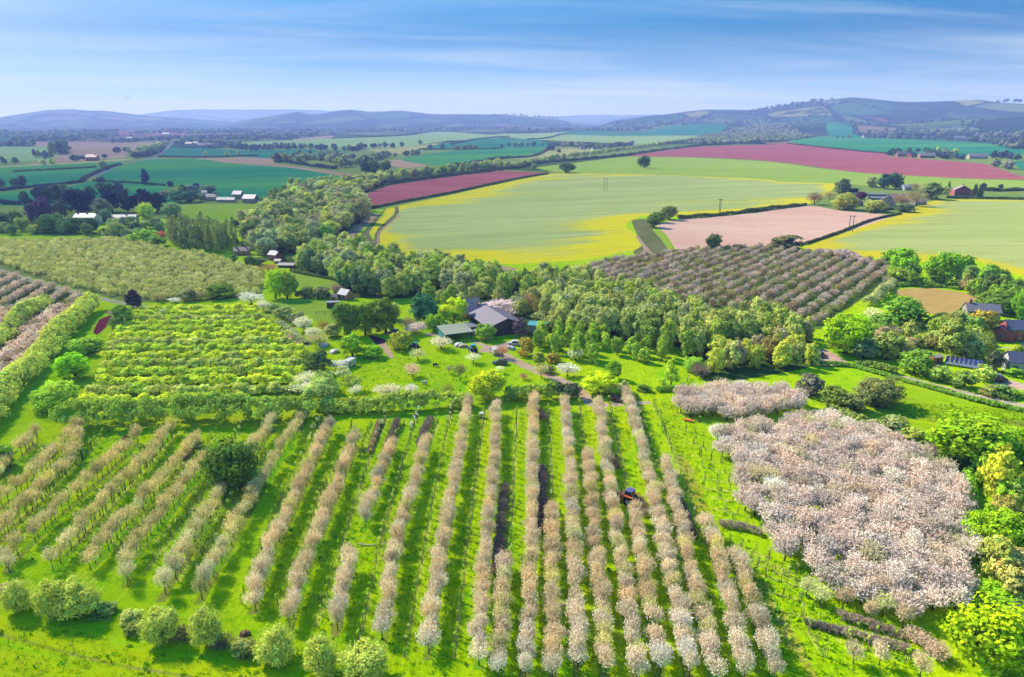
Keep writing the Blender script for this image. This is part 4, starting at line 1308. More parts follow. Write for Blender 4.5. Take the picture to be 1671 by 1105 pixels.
    ('F', 920, 1070, 145, 95, 'blossom', L(196, 190, 158), 'broad pale apple tree above the long hedge', 'apple_tree'),
    ('F', 1070, 1055, 95, 75, 'blossom', L(212, 190, 178), 'pink white apple tree above the long hedge', 'apple_tree'),
    ('F', 715, 1065, 85, 80, 'fruit', L(205, 200, 175), 'little white apple tree before the grey green one', 'apple_tree'),
    ('F', 692, 1030, 135, 110, 'wall_fruit', L(128, 160, 70), 'grey green round apple tree at the lawn corner', 'apple_tree'),
    ('F', 632, 970, 120, 105, 'wall_fruit', L(165, 178, 118), 'pale grey green apple tree below the white van', 'apple_tree'),
    ('F', 600, 895, 100, 75, 'blossom', L(215, 205, 190), 'white blossoming apple tree beside the white van', 'apple_tree'),
    ('F', 1155, 1055, 25, 30, 'fruit', WHT, 'tiny white bush above the long hedge', 'shrub'),
    ('F', 1300, 1080, 100, 110, 'fruit', L(128, 150, 60), 'sparse green tree rising from the long hedge', 'apple_tree'),
    ('F', 1565, 1090, 250, 215, 'oak', L(158, 184, 30), 'big yellow green oak standing in the long hedge', 'oak_tree'),
    ('F', 1545, 700, 140, 125, 'dome', L(98, 152, 50), 'round green tree in front of the big barn', 'tree'),
    ('F', 1195, 410, 75, 105, 'cone', L(46, 54, 52), 'dark purple conifer at the wood edge', 'conifer'),
    ('F', 1380, 445, 50, 65, 'cone', L(70, 56, 48), 'small dark conifer beside the pink roofed house', 'conifer'),
    ('F', 1450, 450, 80, 50, 'blossom', L(200, 190, 178), 'white blossom bush behind the pink roofed house', 'cherry_tree'),
    ('F', 455, 910, 200, 170, 'bush', L(72, 104, 46), 'dark thicket bush at the shrub block corner', 'shrub'),
    ('F', 390, 990, 130, 90, 'blossom', L(200, 196, 165), 'white hawthorn beside the dark thicket bush', 'hawthorn'),
    ('F', 380, 1050, 140, 90, 'blossom', L(205, 198, 170), 'lower white hawthorn at the shrub block corner', 'hawthorn'),
    ('F', 480, 740, 120, 100, 'bare', L(178, 172, 128), 'white grey thorn bush by the parked white boat', 'hawthorn'),
    ('F', 440, 700, 110, 90, 'blossom', L(188, 190, 160), 'white hawthorn along the paddock hedge', 'hawthorn'),
    ('F', 380, 650, 120, 110, 'blossom', L(192, 192, 168), 'taller white hawthorn along the paddock hedge', 'hawthorn'),
    ('F', 350, 600, 120, 90, 'bush', L(110, 128, 84), 'grey green bush in the paddock hedge', 'shrub'),
    ('F', 260, 570, 130, 100, 'bush', L(128, 150, 84), 'olive bush in the paddock hedge', 'shrub'),
    ('F', 180, 520, 100, 70, 'bush', L(136, 152, 92), 'pale olive bush in the paddock hedge', 'shrub'),
    ('F', 120, 510, 80, 70, 'blossom', L(206, 200, 178), 'small white hawthorn at the paddock corner', 'hawthorn'),
    ('F', 40, 470, 130, 85, 'blossom', L(210, 206, 188), 'wide white hawthorn under the lime tree pair', 'hawthorn'),
    ('F', 500, 640, 90, 70, 'bare', L(150, 118, 72), 'brown thorn bush beside the paddock fence', 'shrub'),
    ('F', 560, 680, 120, 90, 'round', L(140, 152, 84), 'olive grey bush beside the first tall dark tree', 'shrub'),
    ('F', 1040, 640, 100, 100, 'bare', L(150, 140, 110), 'grey bare tree between tall dark tree and pink cherry', 'tree'),
    ('F', 960, 570, 110, 110, 'tall', L(150, 165, 84), 'pale olive tree behind the three tall dark trees', 'tree'),
    ('F', 400, 410, 110, 70, 'bush', L(92, 120, 60), 'dark hedge bush along the paddock wall', 'shrub'),
    ('F', 500, 420, 110, 80, 'bush', L(108, 122, 76), 'grey hedge bush next to the brick shed', 'shrub'),
    ('F', 575, 400, 90, 70, 'bare', L(146, 128, 116), 'grey bare tree over the little brick shed', 'tree'),
    ('G', 655, 985, 215, 165, 'oak', L(158, 196, 24), 'yellow green tree beside the white flowering bank', 'oak_tree'),
    ('G', 740, 890, 100, 120, 'round', L(92, 150, 36), 'green tree at the side of the yellow green tree', 'tree'),
    ('G', 1085, 940, 120, 175, 'cone', L(128, 180, 48), 'upright pale green cone tree at the glade', 'tree'),
    ('G', 465, 875, 115, 90, 'blossom', L(205, 206, 182), 'round white hawthorn beside the farm track', 'hawthorn'),
    ('G', 512, 775, 95, 80, 'blossom', L(196, 200, 168), 'white hawthorn inside the young plantation', 'hawthorn'),
    ('G', 1215, 845, 130, 110, 'dome', L(108, 174, 52), 'round bright green tree at the edge of the glade', 'tree'),
    ('G', 1265, 880, 110, 90, 'bare', L(140, 118, 110), 'purple brown bare tree behind the small blossom clump', 'tree'),
    ('G', 210, 750, 110, 120, 'bush', L(152, 134, 50), 'orange bronze bush by the farm yard', 'shrub'),
    ('G', 375, 790, 100, 70, 'bush', L(150, 134, 54), 'low orange bronze bush along the farm track', 'shrub'),
    ('G', 185, 640, 100, 125, 'tall', L(98, 82, 84), 'dark purple tree at the barn mouth', 'tree'),
    ('G', 75, 760, 80, 80, 'fruit', L(180, 140, 115), 'brown bare tree at the yard exit', 'tree'),
    ('G', 305, 880, 90, 90, 'fruit', L(180, 176, 130), 'pale thin apple tree beside the farm track', 'apple_tree'),
    ('G', 205, 890, 60, 45, 'bare', L(170, 128, 108), 'reddish bare bush on the bank beside farm track', 'shrub'),
    ('G', 60, 850, 60, 50, 'fruit', L(200, 198, 170), 'small pale bush under the big hedge oak', 'shrub'),
    ('G', 340, 850, 90, 60, 'bush', L(110, 128, 66), 'olive bush between white hawthorn and track', 'shrub'),
    ('G', 290, 800, 80, 80, 'round', L(120, 150, 60), 'olive tree between the two bronze bushes', 'tree'),
    ('G', 60, 490, 170, 75, 'blossom', L(205, 182, 182), 'long pink cherry thicket behind the big barn', 'cherry_tree'),
    ('G', 130, 505, 110, 60, 'blossom', L(200, 178, 176), 'end bush of the pink cherry thicket behind barn', 'cherry_tree'),
    ('F', 1610, 510, 110, 70, 'blossom', L(204, 180, 180), 'first bush of the pink cherry thicket behind barn', 'cherry_tree'),
    ('G', 250, 470, 110, 110, 'bare', L(172, 152, 110), 'brown bare tree above the turquoise roof', 'tree'),
    ('G', 290, 560, 110, 80, 'bush', L(122, 138, 76), 'dark olive bush behind the turquoise roof', 'shrub'),
    ('G', 470, 590, 100, 60, 'blossom', L(178, 172, 148), 'pale grey thorn at the plantation edge', 'hawthorn'),
    ('G', 810, 960, 60, 80, 'bush', L(140, 160, 80), 'olive bush right of the white flowering bank', 'shrub'),
    ('G', 920, 960, 90, 45, 'bush', L(70, 118, 40), 'low dark bush on the glade edge', 'shrub'),
    ('G', 850, 1005, 90, 50, 'bush', L(86, 136, 36), 'low green bush beside the brown heap', 'shrub'),
    ('G', 755, 1015, 80, 40, 'bush', L(108, 80, 72), 'purple brown heap shaped bush at the track corner', 'shrub'),
    # shrub block and its side
    ('E', 860, 495, 115, 125, 'tall', L(72, 62, 74), 'dark purple tree at the end of the pale track', 'tree'),
    ('E', 800, 600, 140, 140, 'round', L(98, 150, 52), 'green tree beside the red soil patch', 'tree'),
    ('E', 745, 620, 90, 80, 'round', L(88, 136, 60), 'small green tree below the red soil patch corner', 'tree'),
    ('E', 570, 790, 220, 130, 'dome', L(108, 168, 48), 'wide green tree between windbreak and shrub block', 'tree'),
    ('E', 485, 960, 230, 190, 'oak', L(108, 184, 24), 'vivid green oak between windbreak and shrub block', 'oak_tree'),
    ('E', 390, 1110, 220, 170, 'dome', L(128, 184, 50), 'pale lime tree below the vivid green oak', 'oak_tree'),
    ('I', 330, 130, 230, 170, 'dome', L(118, 176, 48), 'lime green tree at the outer corner of the block hedge', 'oak_tree'),
    ('E', 1420, 430, 210, 95, 'bush', L(72, 118, 36), 'dark green bush row above the shrub block', 'shrub'),
    ('E', 1215, 445, 110, 80, 'bush', L(112, 120, 70), 'olive bush above the shrub block', 'shrub'),
    ('E', 1290, 440, 90, 60, 'bare', L(150, 135, 108), 'grey thorn bush beside the dark bush row', 'shrub'),
    ('E', 1130, 455, 70, 30, 'blossom', WHT, 'small white bush above the shrub block', 'hawthorn'),
    ('E', 1020, 450, 80, 60, 'bare', L(150, 138, 100), 'grey brown bush beside the dark purple tree', 'shrub'),
    ('E', 60, 520, 110, 60, 'bush', L(110, 130, 96), 'grey green bush in the pink rows near the rim', 'shrub'),
    # house group up the valley
    ('E', 1535, 270, 60, 0, 'bush', L(110, 140, 60), 'small bush at the orchard corner by brick ruin', 'shrub'),
    ('F', 60, 110, 130, 80, 'round', L(160, 160, 80), 'olive round tree beside the brick ruin', 'tree'),
    ('F', 40, 230, 90, 80, 'round', L(60, 108, 50), 'dark green tree in front of the brick house', 'tree'),
    ('F', 100, 215, 90, 60, 'bush', L(78, 112, 66), 'dark bush beside the brick house', 'shrub'),
    ('E', 1510, 190, 60, 50, 'round', L(84, 132, 50), 'green bush in front of the brick ruin', 'shrub'),
    ('F', 150, 260, 110, 60, 'bare', L(168, 136, 90), 'brown bush between brick house and lime pair', 'shrub'),
    ('E', 1530, 90, 45, 60, 'cone', L(40, 100, 60), 'dark cone tree at the end of the poplar stand', 'conifer'),
    ('E', 1570, 105, 50, 65, 'cone', L(42, 104, 58), 'second dark cone tree at the poplar stand', 'conifer'),
    ('A', 1515, 870, 60, 45, 'round', L(52, 84, 60), 'small dark tree alone on the lime pasture', 'tree'),
    ('B', 525, 985, 140, 130, 'dome', L(78, 142, 50), 'round vivid green tree by the bare tan headland', 'tree'),
    ('B', 740, 850, 130, 180, 'oak', L(150, 142, 92), 'tall brownish tree at the red field corner', 'tree'),
    ('B', 720, 850, 90, 90, 'round', L(60, 92, 56), 'dark tree at the foot of the tall brownish tree', 'tree'),
    # up the hill
    ('C', 455, 488, 100, 62, 'oak', L(66, 108, 52), 'wide dark tree at the tip of the red field', 'oak_tree'),
    ('C', 925, 458, 82, 72, 'oak', L(62, 108, 46), 'lone dark oak in the middle of the light green pasture', 'oak_tree'),
    ('C', 262, 468, 40, 38, 'round', L(110, 150, 90), 'small pale tree at the tip of the red field', 'tree'),
    ('C', 985, 820, 100, 90, 'round', L(78, 122, 46), 'lower tree of the trio at the pink field corner', 'tree'),
    ('C', 1020, 790, 90, 70, 'round', L(92, 130, 50), 'middle tree of the trio at the pink field corner', 'tree'),
    ('C', 1080, 772, 100, 88, 'oak', L(96, 122, 62), 'upper tree of the trio at the pink field corner', 'tree'),
    ('D', 565, 615, 90, 90, 'round', L(84, 98, 56), 'dark olive tree behind the blue shed on the hill', 'tree'),
    ('D', 585, 712, 140, 105, 'dome', L(150, 160, 60), 'wide yellow olive tree before the hill houses', 'tree'),
    ('D', 676, 648, 62, 52, 'dome', L(96, 44, 76), 'small purple leaved tree among the hill houses', 'tree'),
    ('D', 750, 575, 80, 62, 'round', L(150, 152, 84), 'pale olive tree on the hill pasture edge', 'tree'),
    ('D', 818, 585, 80, 90, 'oak', L(44, 92, 62), 'first dark twin tree on the hill pasture', 'oak_tree'),
    ('D', 890, 585, 90, 95, 'oak', L(52, 100, 56), 'second dark twin tree on the hill pasture', 'oak_tree'),
    ('D', 1010, 595, 70, 45, 'bare', L(160, 140, 110), 'brown bare tree behind the white hill shed', 'tree'),
    ('D', 770, 725, 130, 80, 'dome', L(160, 160, 72), 'olive willow like tree in front of the pink houses', 'tree'),
    ('D', 925, 700, 90, 90, 'bare', L(165, 140, 110), 'brown bare tree over the pink houses', 'tree'),
    ('D', 1010, 690, 110, 100, 'bare', L(150, 140, 96), 'olive bare tree over the pink houses', 'tree'),
    ('D', 1110, 650, 130, 100, 'round', L(84, 116, 58), 'dark green tree between pink houses and red house', 'tree'),
    ('D', 950, 725, 110, 50, 'bush', L(60, 92, 50), 'dark bush at the rapeseed corner', 'shrub'),
    ('D', 1195, 640, 36, 92, 'poplar', L(108, 150, 70), 'slim poplar beside the red brick house', 'tree'),
    ('D', 1360, 640, 50, 80, 'cone', L(52, 74, 50), 'dark conifer right beside the red brick house', 'conifer'),
    ('D', 1392, 640, 44, 70, 'cone', L(56, 80, 56), 'second conifer beside the red brick house', 'conifer'),
    ('D', 400, 680, 100, 75, 'bare', L(130, 104, 96), 'purple brown thorn at the rapeseed corner', 'shrub'),
    ('D', 490, 645, 80, 50, 'bare', L(175, 165, 100), 'pale thorn between rapeseed and hill houses', 'shrub'),
    # the great house grounds; bluish leaf colours have the distance haze painted in
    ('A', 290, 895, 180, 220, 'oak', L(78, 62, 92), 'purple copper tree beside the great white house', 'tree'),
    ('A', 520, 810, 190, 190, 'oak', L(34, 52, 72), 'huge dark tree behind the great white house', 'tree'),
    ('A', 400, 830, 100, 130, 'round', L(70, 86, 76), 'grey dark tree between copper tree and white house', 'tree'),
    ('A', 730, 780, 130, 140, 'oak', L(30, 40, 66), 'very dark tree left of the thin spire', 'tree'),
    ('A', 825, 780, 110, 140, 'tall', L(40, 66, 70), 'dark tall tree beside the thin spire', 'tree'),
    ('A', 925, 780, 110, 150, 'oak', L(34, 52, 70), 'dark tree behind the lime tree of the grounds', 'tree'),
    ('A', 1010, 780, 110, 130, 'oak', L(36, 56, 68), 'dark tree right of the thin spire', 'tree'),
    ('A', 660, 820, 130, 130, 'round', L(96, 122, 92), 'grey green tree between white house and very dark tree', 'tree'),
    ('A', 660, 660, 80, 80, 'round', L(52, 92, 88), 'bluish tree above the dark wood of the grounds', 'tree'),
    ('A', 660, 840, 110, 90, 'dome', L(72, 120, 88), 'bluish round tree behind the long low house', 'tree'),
    ('A', 945, 820, 105, 105, 'dome', L(148, 188, 60), 'lime yellow tree in front of the thin spire', 'tree'),
    ('A', 1115, 808, 122, 100, 'dome', L(98, 148, 92), 'round pale green tree alone on the park lawn', 'tree'),
    ('A', 95, 880, 120, 120, 'dome', L(78, 128, 72), 'round green tree at the rim of the grounds', 'tree'),
    ('A', 145, 900, 95, 90, 'round', L(116, 158, 72), 'pale green tree before the copper tree', 'tree'),
    ('A', 10, 900, 110, 120, 'round', L(60, 98, 70), 'dark green tree cut by the rim of the grounds', 'tree'),
    ('A', 345, 915, 150, 140, 'dome', L(66, 118, 60), 'first round tree of the hedge below the white house', 'tree'),
    ('A', 345, 850, 90, 80, 'round', L(98, 146, 90), 'pale tree between copper tree and white house', 'tree'),
    ('A', 465, 915, 130, 110, 'dome', L(60, 106, 62), 'second round tree of the hedge below the white house', 'tree'),
    ('A', 560, 915, 140, 110, 'dome', L(52, 92, 62), 'third round tree of the hedge below the white house', 'tree'),
    ('A', 830, 885, 100, 90, 'dome', L(62, 102, 78), 'dark bluish tree in front of the long low house', 'tree'),
    ('A', 745, 880, 100, 60, 'bush', L(120, 140, 96), 'grey bush in front of the long low house', 'shrub'),
    ('A', 690, 925, 120, 60, 'bush', L(130, 166, 66), 'lime bush at the orchard top edge', 'shrub'),
    ('A', 780, 920, 100, 60, 'bush', L(120, 150, 70), 'green bush at the orchard top edge', 'shrub'),
    ('A', 830, 950, 90, 70, 'bush', L(96, 130, 84), 'grey green bush at the orchard top edge', 'shrub'),
    ('A', 930, 975, 180, 90, 'bush', L(104, 164, 46), 'large vivid bush left of the poplar stand', 'shrub'),
    ('A', 1020, 1000, 110, 80, 'bush', L(92, 146, 46), 'vivid bush touching the poplar stand', 'shrub'),
    ('A', 1035, 935, 60, 40, 'bush', L(190, 96, 80), 'small red leaved bush at the poplar stand', 'shrub'),
    ('A', 940, 885, 110, 60, 'round', L(118, 158, 84), 'pale green tree behind the vivid bush', 'tree'),
    ('A', 1015, 880, 90, 60, 'round', L(78, 122, 84), 'bluish tree behind the poplar stand corner', 'tree'),
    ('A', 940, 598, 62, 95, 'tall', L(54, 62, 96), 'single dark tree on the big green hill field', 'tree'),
    ('A', 665, 500, 64, 58, 'round', L(128, 160, 108), 'pale tree at the bend of the country road', 'tree'),
    ('A', 650, 580, 60, 34, 'bush', L(46, 70, 80), 'dark bush beside the country road', 'shrub'),
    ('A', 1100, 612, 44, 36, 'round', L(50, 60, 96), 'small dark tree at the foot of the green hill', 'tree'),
    ('A', 1150, 715, 120, 80, 'round', L(66, 124, 78), 'green tree left of the farm barns', 'tree'),
    ('A', 1225, 715, 110, 80, 'round', L(60, 104, 84), 'bluish tree left of the farm barns', 'tree'),
    ('A', 1335, 655, 110, 60, 'dome', L(84, 128, 96), 'pale bluish tree behind the farm barns', 'tree'),
    ('A', 1265, 640, 60, 50, 'round', L(44, 58, 92), 'dark tree behind the farm barns', 'tree'),
    ('A', 1300, 705, 70, 50, 'round', L(120, 142, 96), 'olive tree beside the ochre farmhouse', 'tree'),
    ('A', 1575, 850, 120, 90, 'round', L(165, 160, 98), 'olive round tree at the pasture wood edge', 'tree'),
    ('A', 1220, 650, 90, 50, 'bush', L(120, 130, 130), 'grey bush above the farm barn drive', 'shrub'),
]
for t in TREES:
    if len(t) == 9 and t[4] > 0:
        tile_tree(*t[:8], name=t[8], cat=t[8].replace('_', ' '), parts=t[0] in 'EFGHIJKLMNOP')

# ------------------------------------------------------------------ stands, woods and orchards
wood = [('olive', OL, 3), ('grey green', GO, 3), ('mid green', GRN, 1.4), ('brownish', DUN, 1)]
zone(spread('G 440,600 560,640 720,640 900,690 1060,720 1160,760 1300,740 1500,740 1658,690 1658,600 1300,570 900,420 600,340 330,320 170,350 240,440 330,530', 4.6, .3, 4.6, .35, 21), ['tall', 'round', 'round'], [('olive', L(146, 160, 82, 1.05), 4), ('pale green', L(150, 166, 94, 1.05), 2.5), ('grey green', L(144, 156, 108), 1.8), ('fresh green', L(122, 160, 60), 1.8), ('mid green', L(100, 138, 60), 2.2)],
     (8, 11.5), (6.0, 9.0), 'alder_tree', 'tree', 'in the alder belt', 'barn end', 'trees of the alder belt')
zone(spread('F 600,345 780,420 950,440 1100,400 1300,420 1440,420 1658,470 G 150,420 170,330 F 1658,340 1400,260 1150,240 900,190 720,130 600,110 480,120 380,190 330,200 310,240 420,270', 7.0, .3, 7, .35, 22), ['round', 'tall', 'round'], [('olive', L(144, 162, 84), 3), ('grey green', L(148, 164, 112), 2), ('mid green', L(118, 158, 62), 2.5), ('dark', L(84, 120, 74), .8)],
     (8, 12), (7.5, 11), 'woodland_tree', 'tree', 'in the wood behind the farm', 'lime tree pair', 'trees of the wood behind the farm')
zone(spread('B 110,830 180,720 400,650 540,640 700,690 790,740 780,800 680,850 600,950 450,960 440,1010 330,1060 180,1020 130,1105 60,1060 20,990 20,900', 9.0, .3, 10, .35, 23), ['round', 'tall', 'round', 'oak'], [('olive', L(142, 160, 82), 3), ('grey green', L(144, 160, 106), 3), ('brownish', L(156, 146, 108), 2.0), ('dark green', L(88, 126, 66), 2), ('lime', L(146, 172, 68), 1)],
     (10, 15), (11, 17), 'woodland_tree', 'tree', 'in the brown valley wood', 'farm barns', 'trees of the brown valley wood', parts=False)
zone(spread('B 560,620 640,610 800,575 960,560 1000,575 900,600 800,640 680,690 600,690', 10, .3, 12, .35, 24), ['round'], [('olive', OL, 3), ('lime', L(150, 172, 70), 2), ('dark green', L(66, 104, 62), 1.5)], (8, 12), (9, 13), 'woodland_tree', 'tree', 'above the red field hedge', 'green hill', 'trees above the red field', parts=False)
zone(spread('G 240,740 250,650 360,600 520,600 640,650 780,690 900,700 1060,720 1070,800 960,790 870,790 800,780 720,720 680,700 640,800 560,800 460,740', 4.4, .35, 4.2, .25, 25), ['round', 'tall', 'bush'], [('vivid green', GRN, 3), ('dark green', MG, 3), ('lime', L(140, 182, 50), 1.5)],
     (4.5, 7), (3.6, 4.8), 'young_tree', 'young tree', 'of the glade plantation', 'barn end', 'young trees of the glade plantation')
zone(spread('G 1290,840 1320,760 1500,740 1658,720 H 300,600 400,640 410,780 330,830 G 1658,860 1560,880 1400,880', 5.6, .3, 5.6, .35, 26), ['round', 'round', 'tall'], [('olive yellow', L(160, 172, 62), 3), ('olive', OL, 2), ('bronze', L(160, 142, 70), 1.2), ('brown', DUN, .8)],
     (5.5, 8.5), (5, 7.5), 'woodland_tree', 'tree', 'in the scrub by the pink yard', 'glade end', 'trees of the scrub by the pink yard')
zone(spread('H 0,470 120,520 260,600 330,700 300,760 120,740 0,620', 6, .3, 6, .35, 27), ['tall', 'round'], [('pale green', L(150, 176, 80), 3), ('olive', OL, 2)], (7, 10), (5, 7.5), 'alder_tree', 'tree', 'at the orchard end of the alder belt', 'barn end', 'trees at the orchard end of the alder belt')
# brown hillside orchard
c0, c1 = at(*P('H', 60, 420)), at(*P('H', 520, 170))
hang = math.atan2(c1[1] - c0[1], c1[0] - c0[0])
zone(spread('G 330,270 600,195 900,145 1250,105 1658,90 H 330,118 560,150 700,165 860,200 850,300 760,340 660,440 480,560 400,560 300,540 200,500 G 1600,470 1200,440 900,350 420,315', 2.8, hang, 6.0, .27, 28), ['orchard'], [('purple grey', L(168, 154, 142), 4), ('pinkish', L(176, 161, 148), 1.2), ('olive', L(146, 146, 88), 2.4), ('brown', L(148, 128, 100), 2.4)],
     (2.6, 3.7), (3.0, 4.1), 'orchard_bush', 'orchard tree', 'in the brown hillside orchard', 'wood side', 'trees of the brown hillside orchard', 'orchard tree', False, 300, massname='orchard_bushes', masslabel='farther grey brown trees of the hillside orchard')
# shrub block
shr = [('lime', L(166, 194, 50), 4), ('green', L(150, 188, 54), 4), ('pale olive', L(160, 178, 84), 3), ('whitish', L(190, 190, 150), .12), ('mid green', L(122, 166, 56), 1.4)]
zone(spread('E 900,500 1200,490 1658,480 F 130,560 300,700 430,830 500,1000 470,1080 E 1658,1080 F 0,1040 I 1600,130 1000,130 700,150 420,140 E 560,1060 640,930 690,800 720,680 800,590', 1.9, .02, 6.8, .13, 29), ['bush', 'bush', 'wall_fruit'], shr,
     (2.0, 3.4), (3.4, 5.0), 'fruit_shrub', 'shrub', 'in the shrub block', 'windbreak side', 'shrubs of the shrub block', 'shrub', False, 300, rowpal=(.02, 6.8), massname='fruit_shrubs', masslabel='farther shrubs of the shrub block')
# pale olive orchard beyond the track
mass('olive_orchard', [('orchard', x, y, RNG.uniform(2.4, 3.5), RNG.uniform(3.0, 4.2), vary(L(152, 168, 100) if RNG.random() < .8 else L(172, 178, 126), .1)) for x, y in spread('E -300,80 0,55 300,60 700,50 860,55 960,90 1080,120 1300,140 1480,200 1658,240 F 110,330 90,400 E 1640,420 1300,430 900,440 800,430 500,360 200,270 -100,180', 3.5, .5, 4.4, .28, 30)],
     'dense pale olive orchard filling the field beyond the pale track')
# pink rows at the far side
c0, c1 = at(*P('E', 230, 470)), at(*P('E', 390, 370))
pang = math.atan2(c1[1] - c0[1], c1[0] - c0[0])
zone(spread('E -60,280 60,270 200,320 350,360 560,415 600,450 330,465 150,500 -60,520', 2.6, pang, 7.5, .14, 31), ['orchard'], [('grey pink', L(182, 166, 152), 3), ('beige', L(178, 164, 134), 1)], (2.6, 3.6), (3.0, 3.8), 'orchard_tree', 'orchard tree', 'in rows beside the pale track', 'rim', 'grey pink trees beside the pale track', 'orchard tree', False)
zone(spread('E 340,500 540,480 470,560 330,700 200,860 60,1000 -40,1060 -40,860 100,720 220,600', 2.9, pang, 3.6, .2, 32), ['orchard'], [('grey pink', L(184, 168, 154), 3), ('pinkish', L(194, 178, 166), 2), ('brown', L(156, 138, 114), 1)], (3.0, 4.0), (3.2, 4.4), 'orchard_tree', 'orchard tree', 'between the two windbreaks', 'rim', 'grey pink trees between the two windbreaks', 'orchard tree', False)
zone(spread('E -60,540 100,520 200,530 120,600 -60,720', 3.0, pang, 3.8, .2, 33), ['orchard'], [('grey pink', L(184, 168, 154), 3), ('brown', L(160, 138, 112), 1)], (3.0, 4.0), (3.2, 4.4), 'orchard_tree', 'orchard tree', 'outside the second windbreak', 'rim', 'grey pink trees outside the second windbreak', 'orchard tree', False)
# poplar stand
zone(spread('A 1085,1000 1130,1008 1250,1030 1400,1050 1490,1045 1520,1000 1400,965 1250,950 1090,950', 3.4, .3, 7, .3, 34), ['poplar'], [('grey green', L(112, 140, 80), 3), ('green', L(98, 132, 70), 2)], (13, 16), (4.4, 6), 'poplar_tree', 'slender tree', 'in the dense poplar stand', 'vivid bush', 'slender trees of the poplar stand', parts=False)

# scrub and trees that close the gaps along the edge of the scene, the lane and the great grounds
mixg = [('vivid green', L(104, 164, 36), 3), ('olive', L(146, 162, 70), 2), ('dark green', L(76, 118, 50), 2), ('bronze', L(156, 146, 74), .8)]
zone(spread('Z 1606,775 1650,748 1720,760 1720,1110 1655,1110 1652,1000 1612,950 1600,930 1612,860', 5.0, .4, 5.0, .35, 51), ['dome', 'round', 'bush'], mixg, (4, 8), (4.5, 7.5), 'edge_tree', 'tree', 'in the belt past the blossom block', 'massive oak', 'trees of the belt past the blossom block', key=1, rev=True)
zone(spread('H 730,700 900,640 1050,640 1240,560 1440,700 1430,800 1260,770 1060,700 960,800 800,770', 5.2, .4, 5.2, .35, 52), ['round', 'bush', 'bare'], [('olive', L(140, 156, 72), 3), ('green', L(108, 152, 52), 3), ('brown', L(158, 138, 104), 1.2)], (3.5, 7), (4.5, 7), 'lane_tree', 'tree', 'in the scrub above the country lane', 'yellow topped oak', 'trees of the scrub above the country lane')
zone(spread('H 900,300 1080,300 1400,330 1600,330 1661,400 1661,480 1520,500 1420,430 1380,380 1200,325 1000,322', 6.0, .2, 6.0, .35, 53), ['round', 'bush'], [('green', L(96, 152, 46), 3), ('dark green', L(74, 116, 50), 2), ('olive', L(136, 152, 70), 1)], (4, 8), (5, 8), 'hedge_tree', 'tree', 'in the wood around the hay field', 'brown orchard', 'trees around the hay field')
zone(spread('G 150,420 320,440 420,520 480,600 380,600 340,570 300,540 230,520 170,520', 4.6, .3, 4.6, .35, 54), ['round', 'bush', 'bare'], [('olive', L(146, 160, 82), 3), ('grey green', L(146, 154, 108), 2), ('brown', L(158, 142, 104), 1)], (4, 7), (4.5, 6.5), 'scrub_tree', 'tree', 'in the scrub behind the turquoise roof', 'big barn', 'trees of the scrub behind the turquoise roof')
zone(spread('A 0,905 100,880 220,880 300,915 500,920 620,915 700,880 800,860 900,870 1040,880 1040,930 900,940 760,950 640,935 300,930 0,930', 13, .2, 15, .35, 55), ['dome', 'round'], [('green', L(82, 132, 66), 3), ('dark green', L(58, 98, 64), 3), ('pale green', L(124, 158, 84), 1.5)], (6, 10), (8, 12), 'garden_tree', 'tree', 'in the tree hedge below the grounds', 'rim', 'trees of the hedge below the grounds', parts=False)
zone(spread('F 1180,420 1300,440 1420,430 1500,440 1640,470 1640,500 1500,470 1400,480 1330,520 1200,480', 5.5, .2, 5.5, .35, 56), ['round', 'tall'], [('green', L(112, 156, 56), 3), ('olive', L(144, 160, 84), 2)], (5, 8), (5, 7.5), 'yard_tree', 'tree', 'in the trees screening the farmhouse', 'blue green tree', 'trees screening the farmhouse')

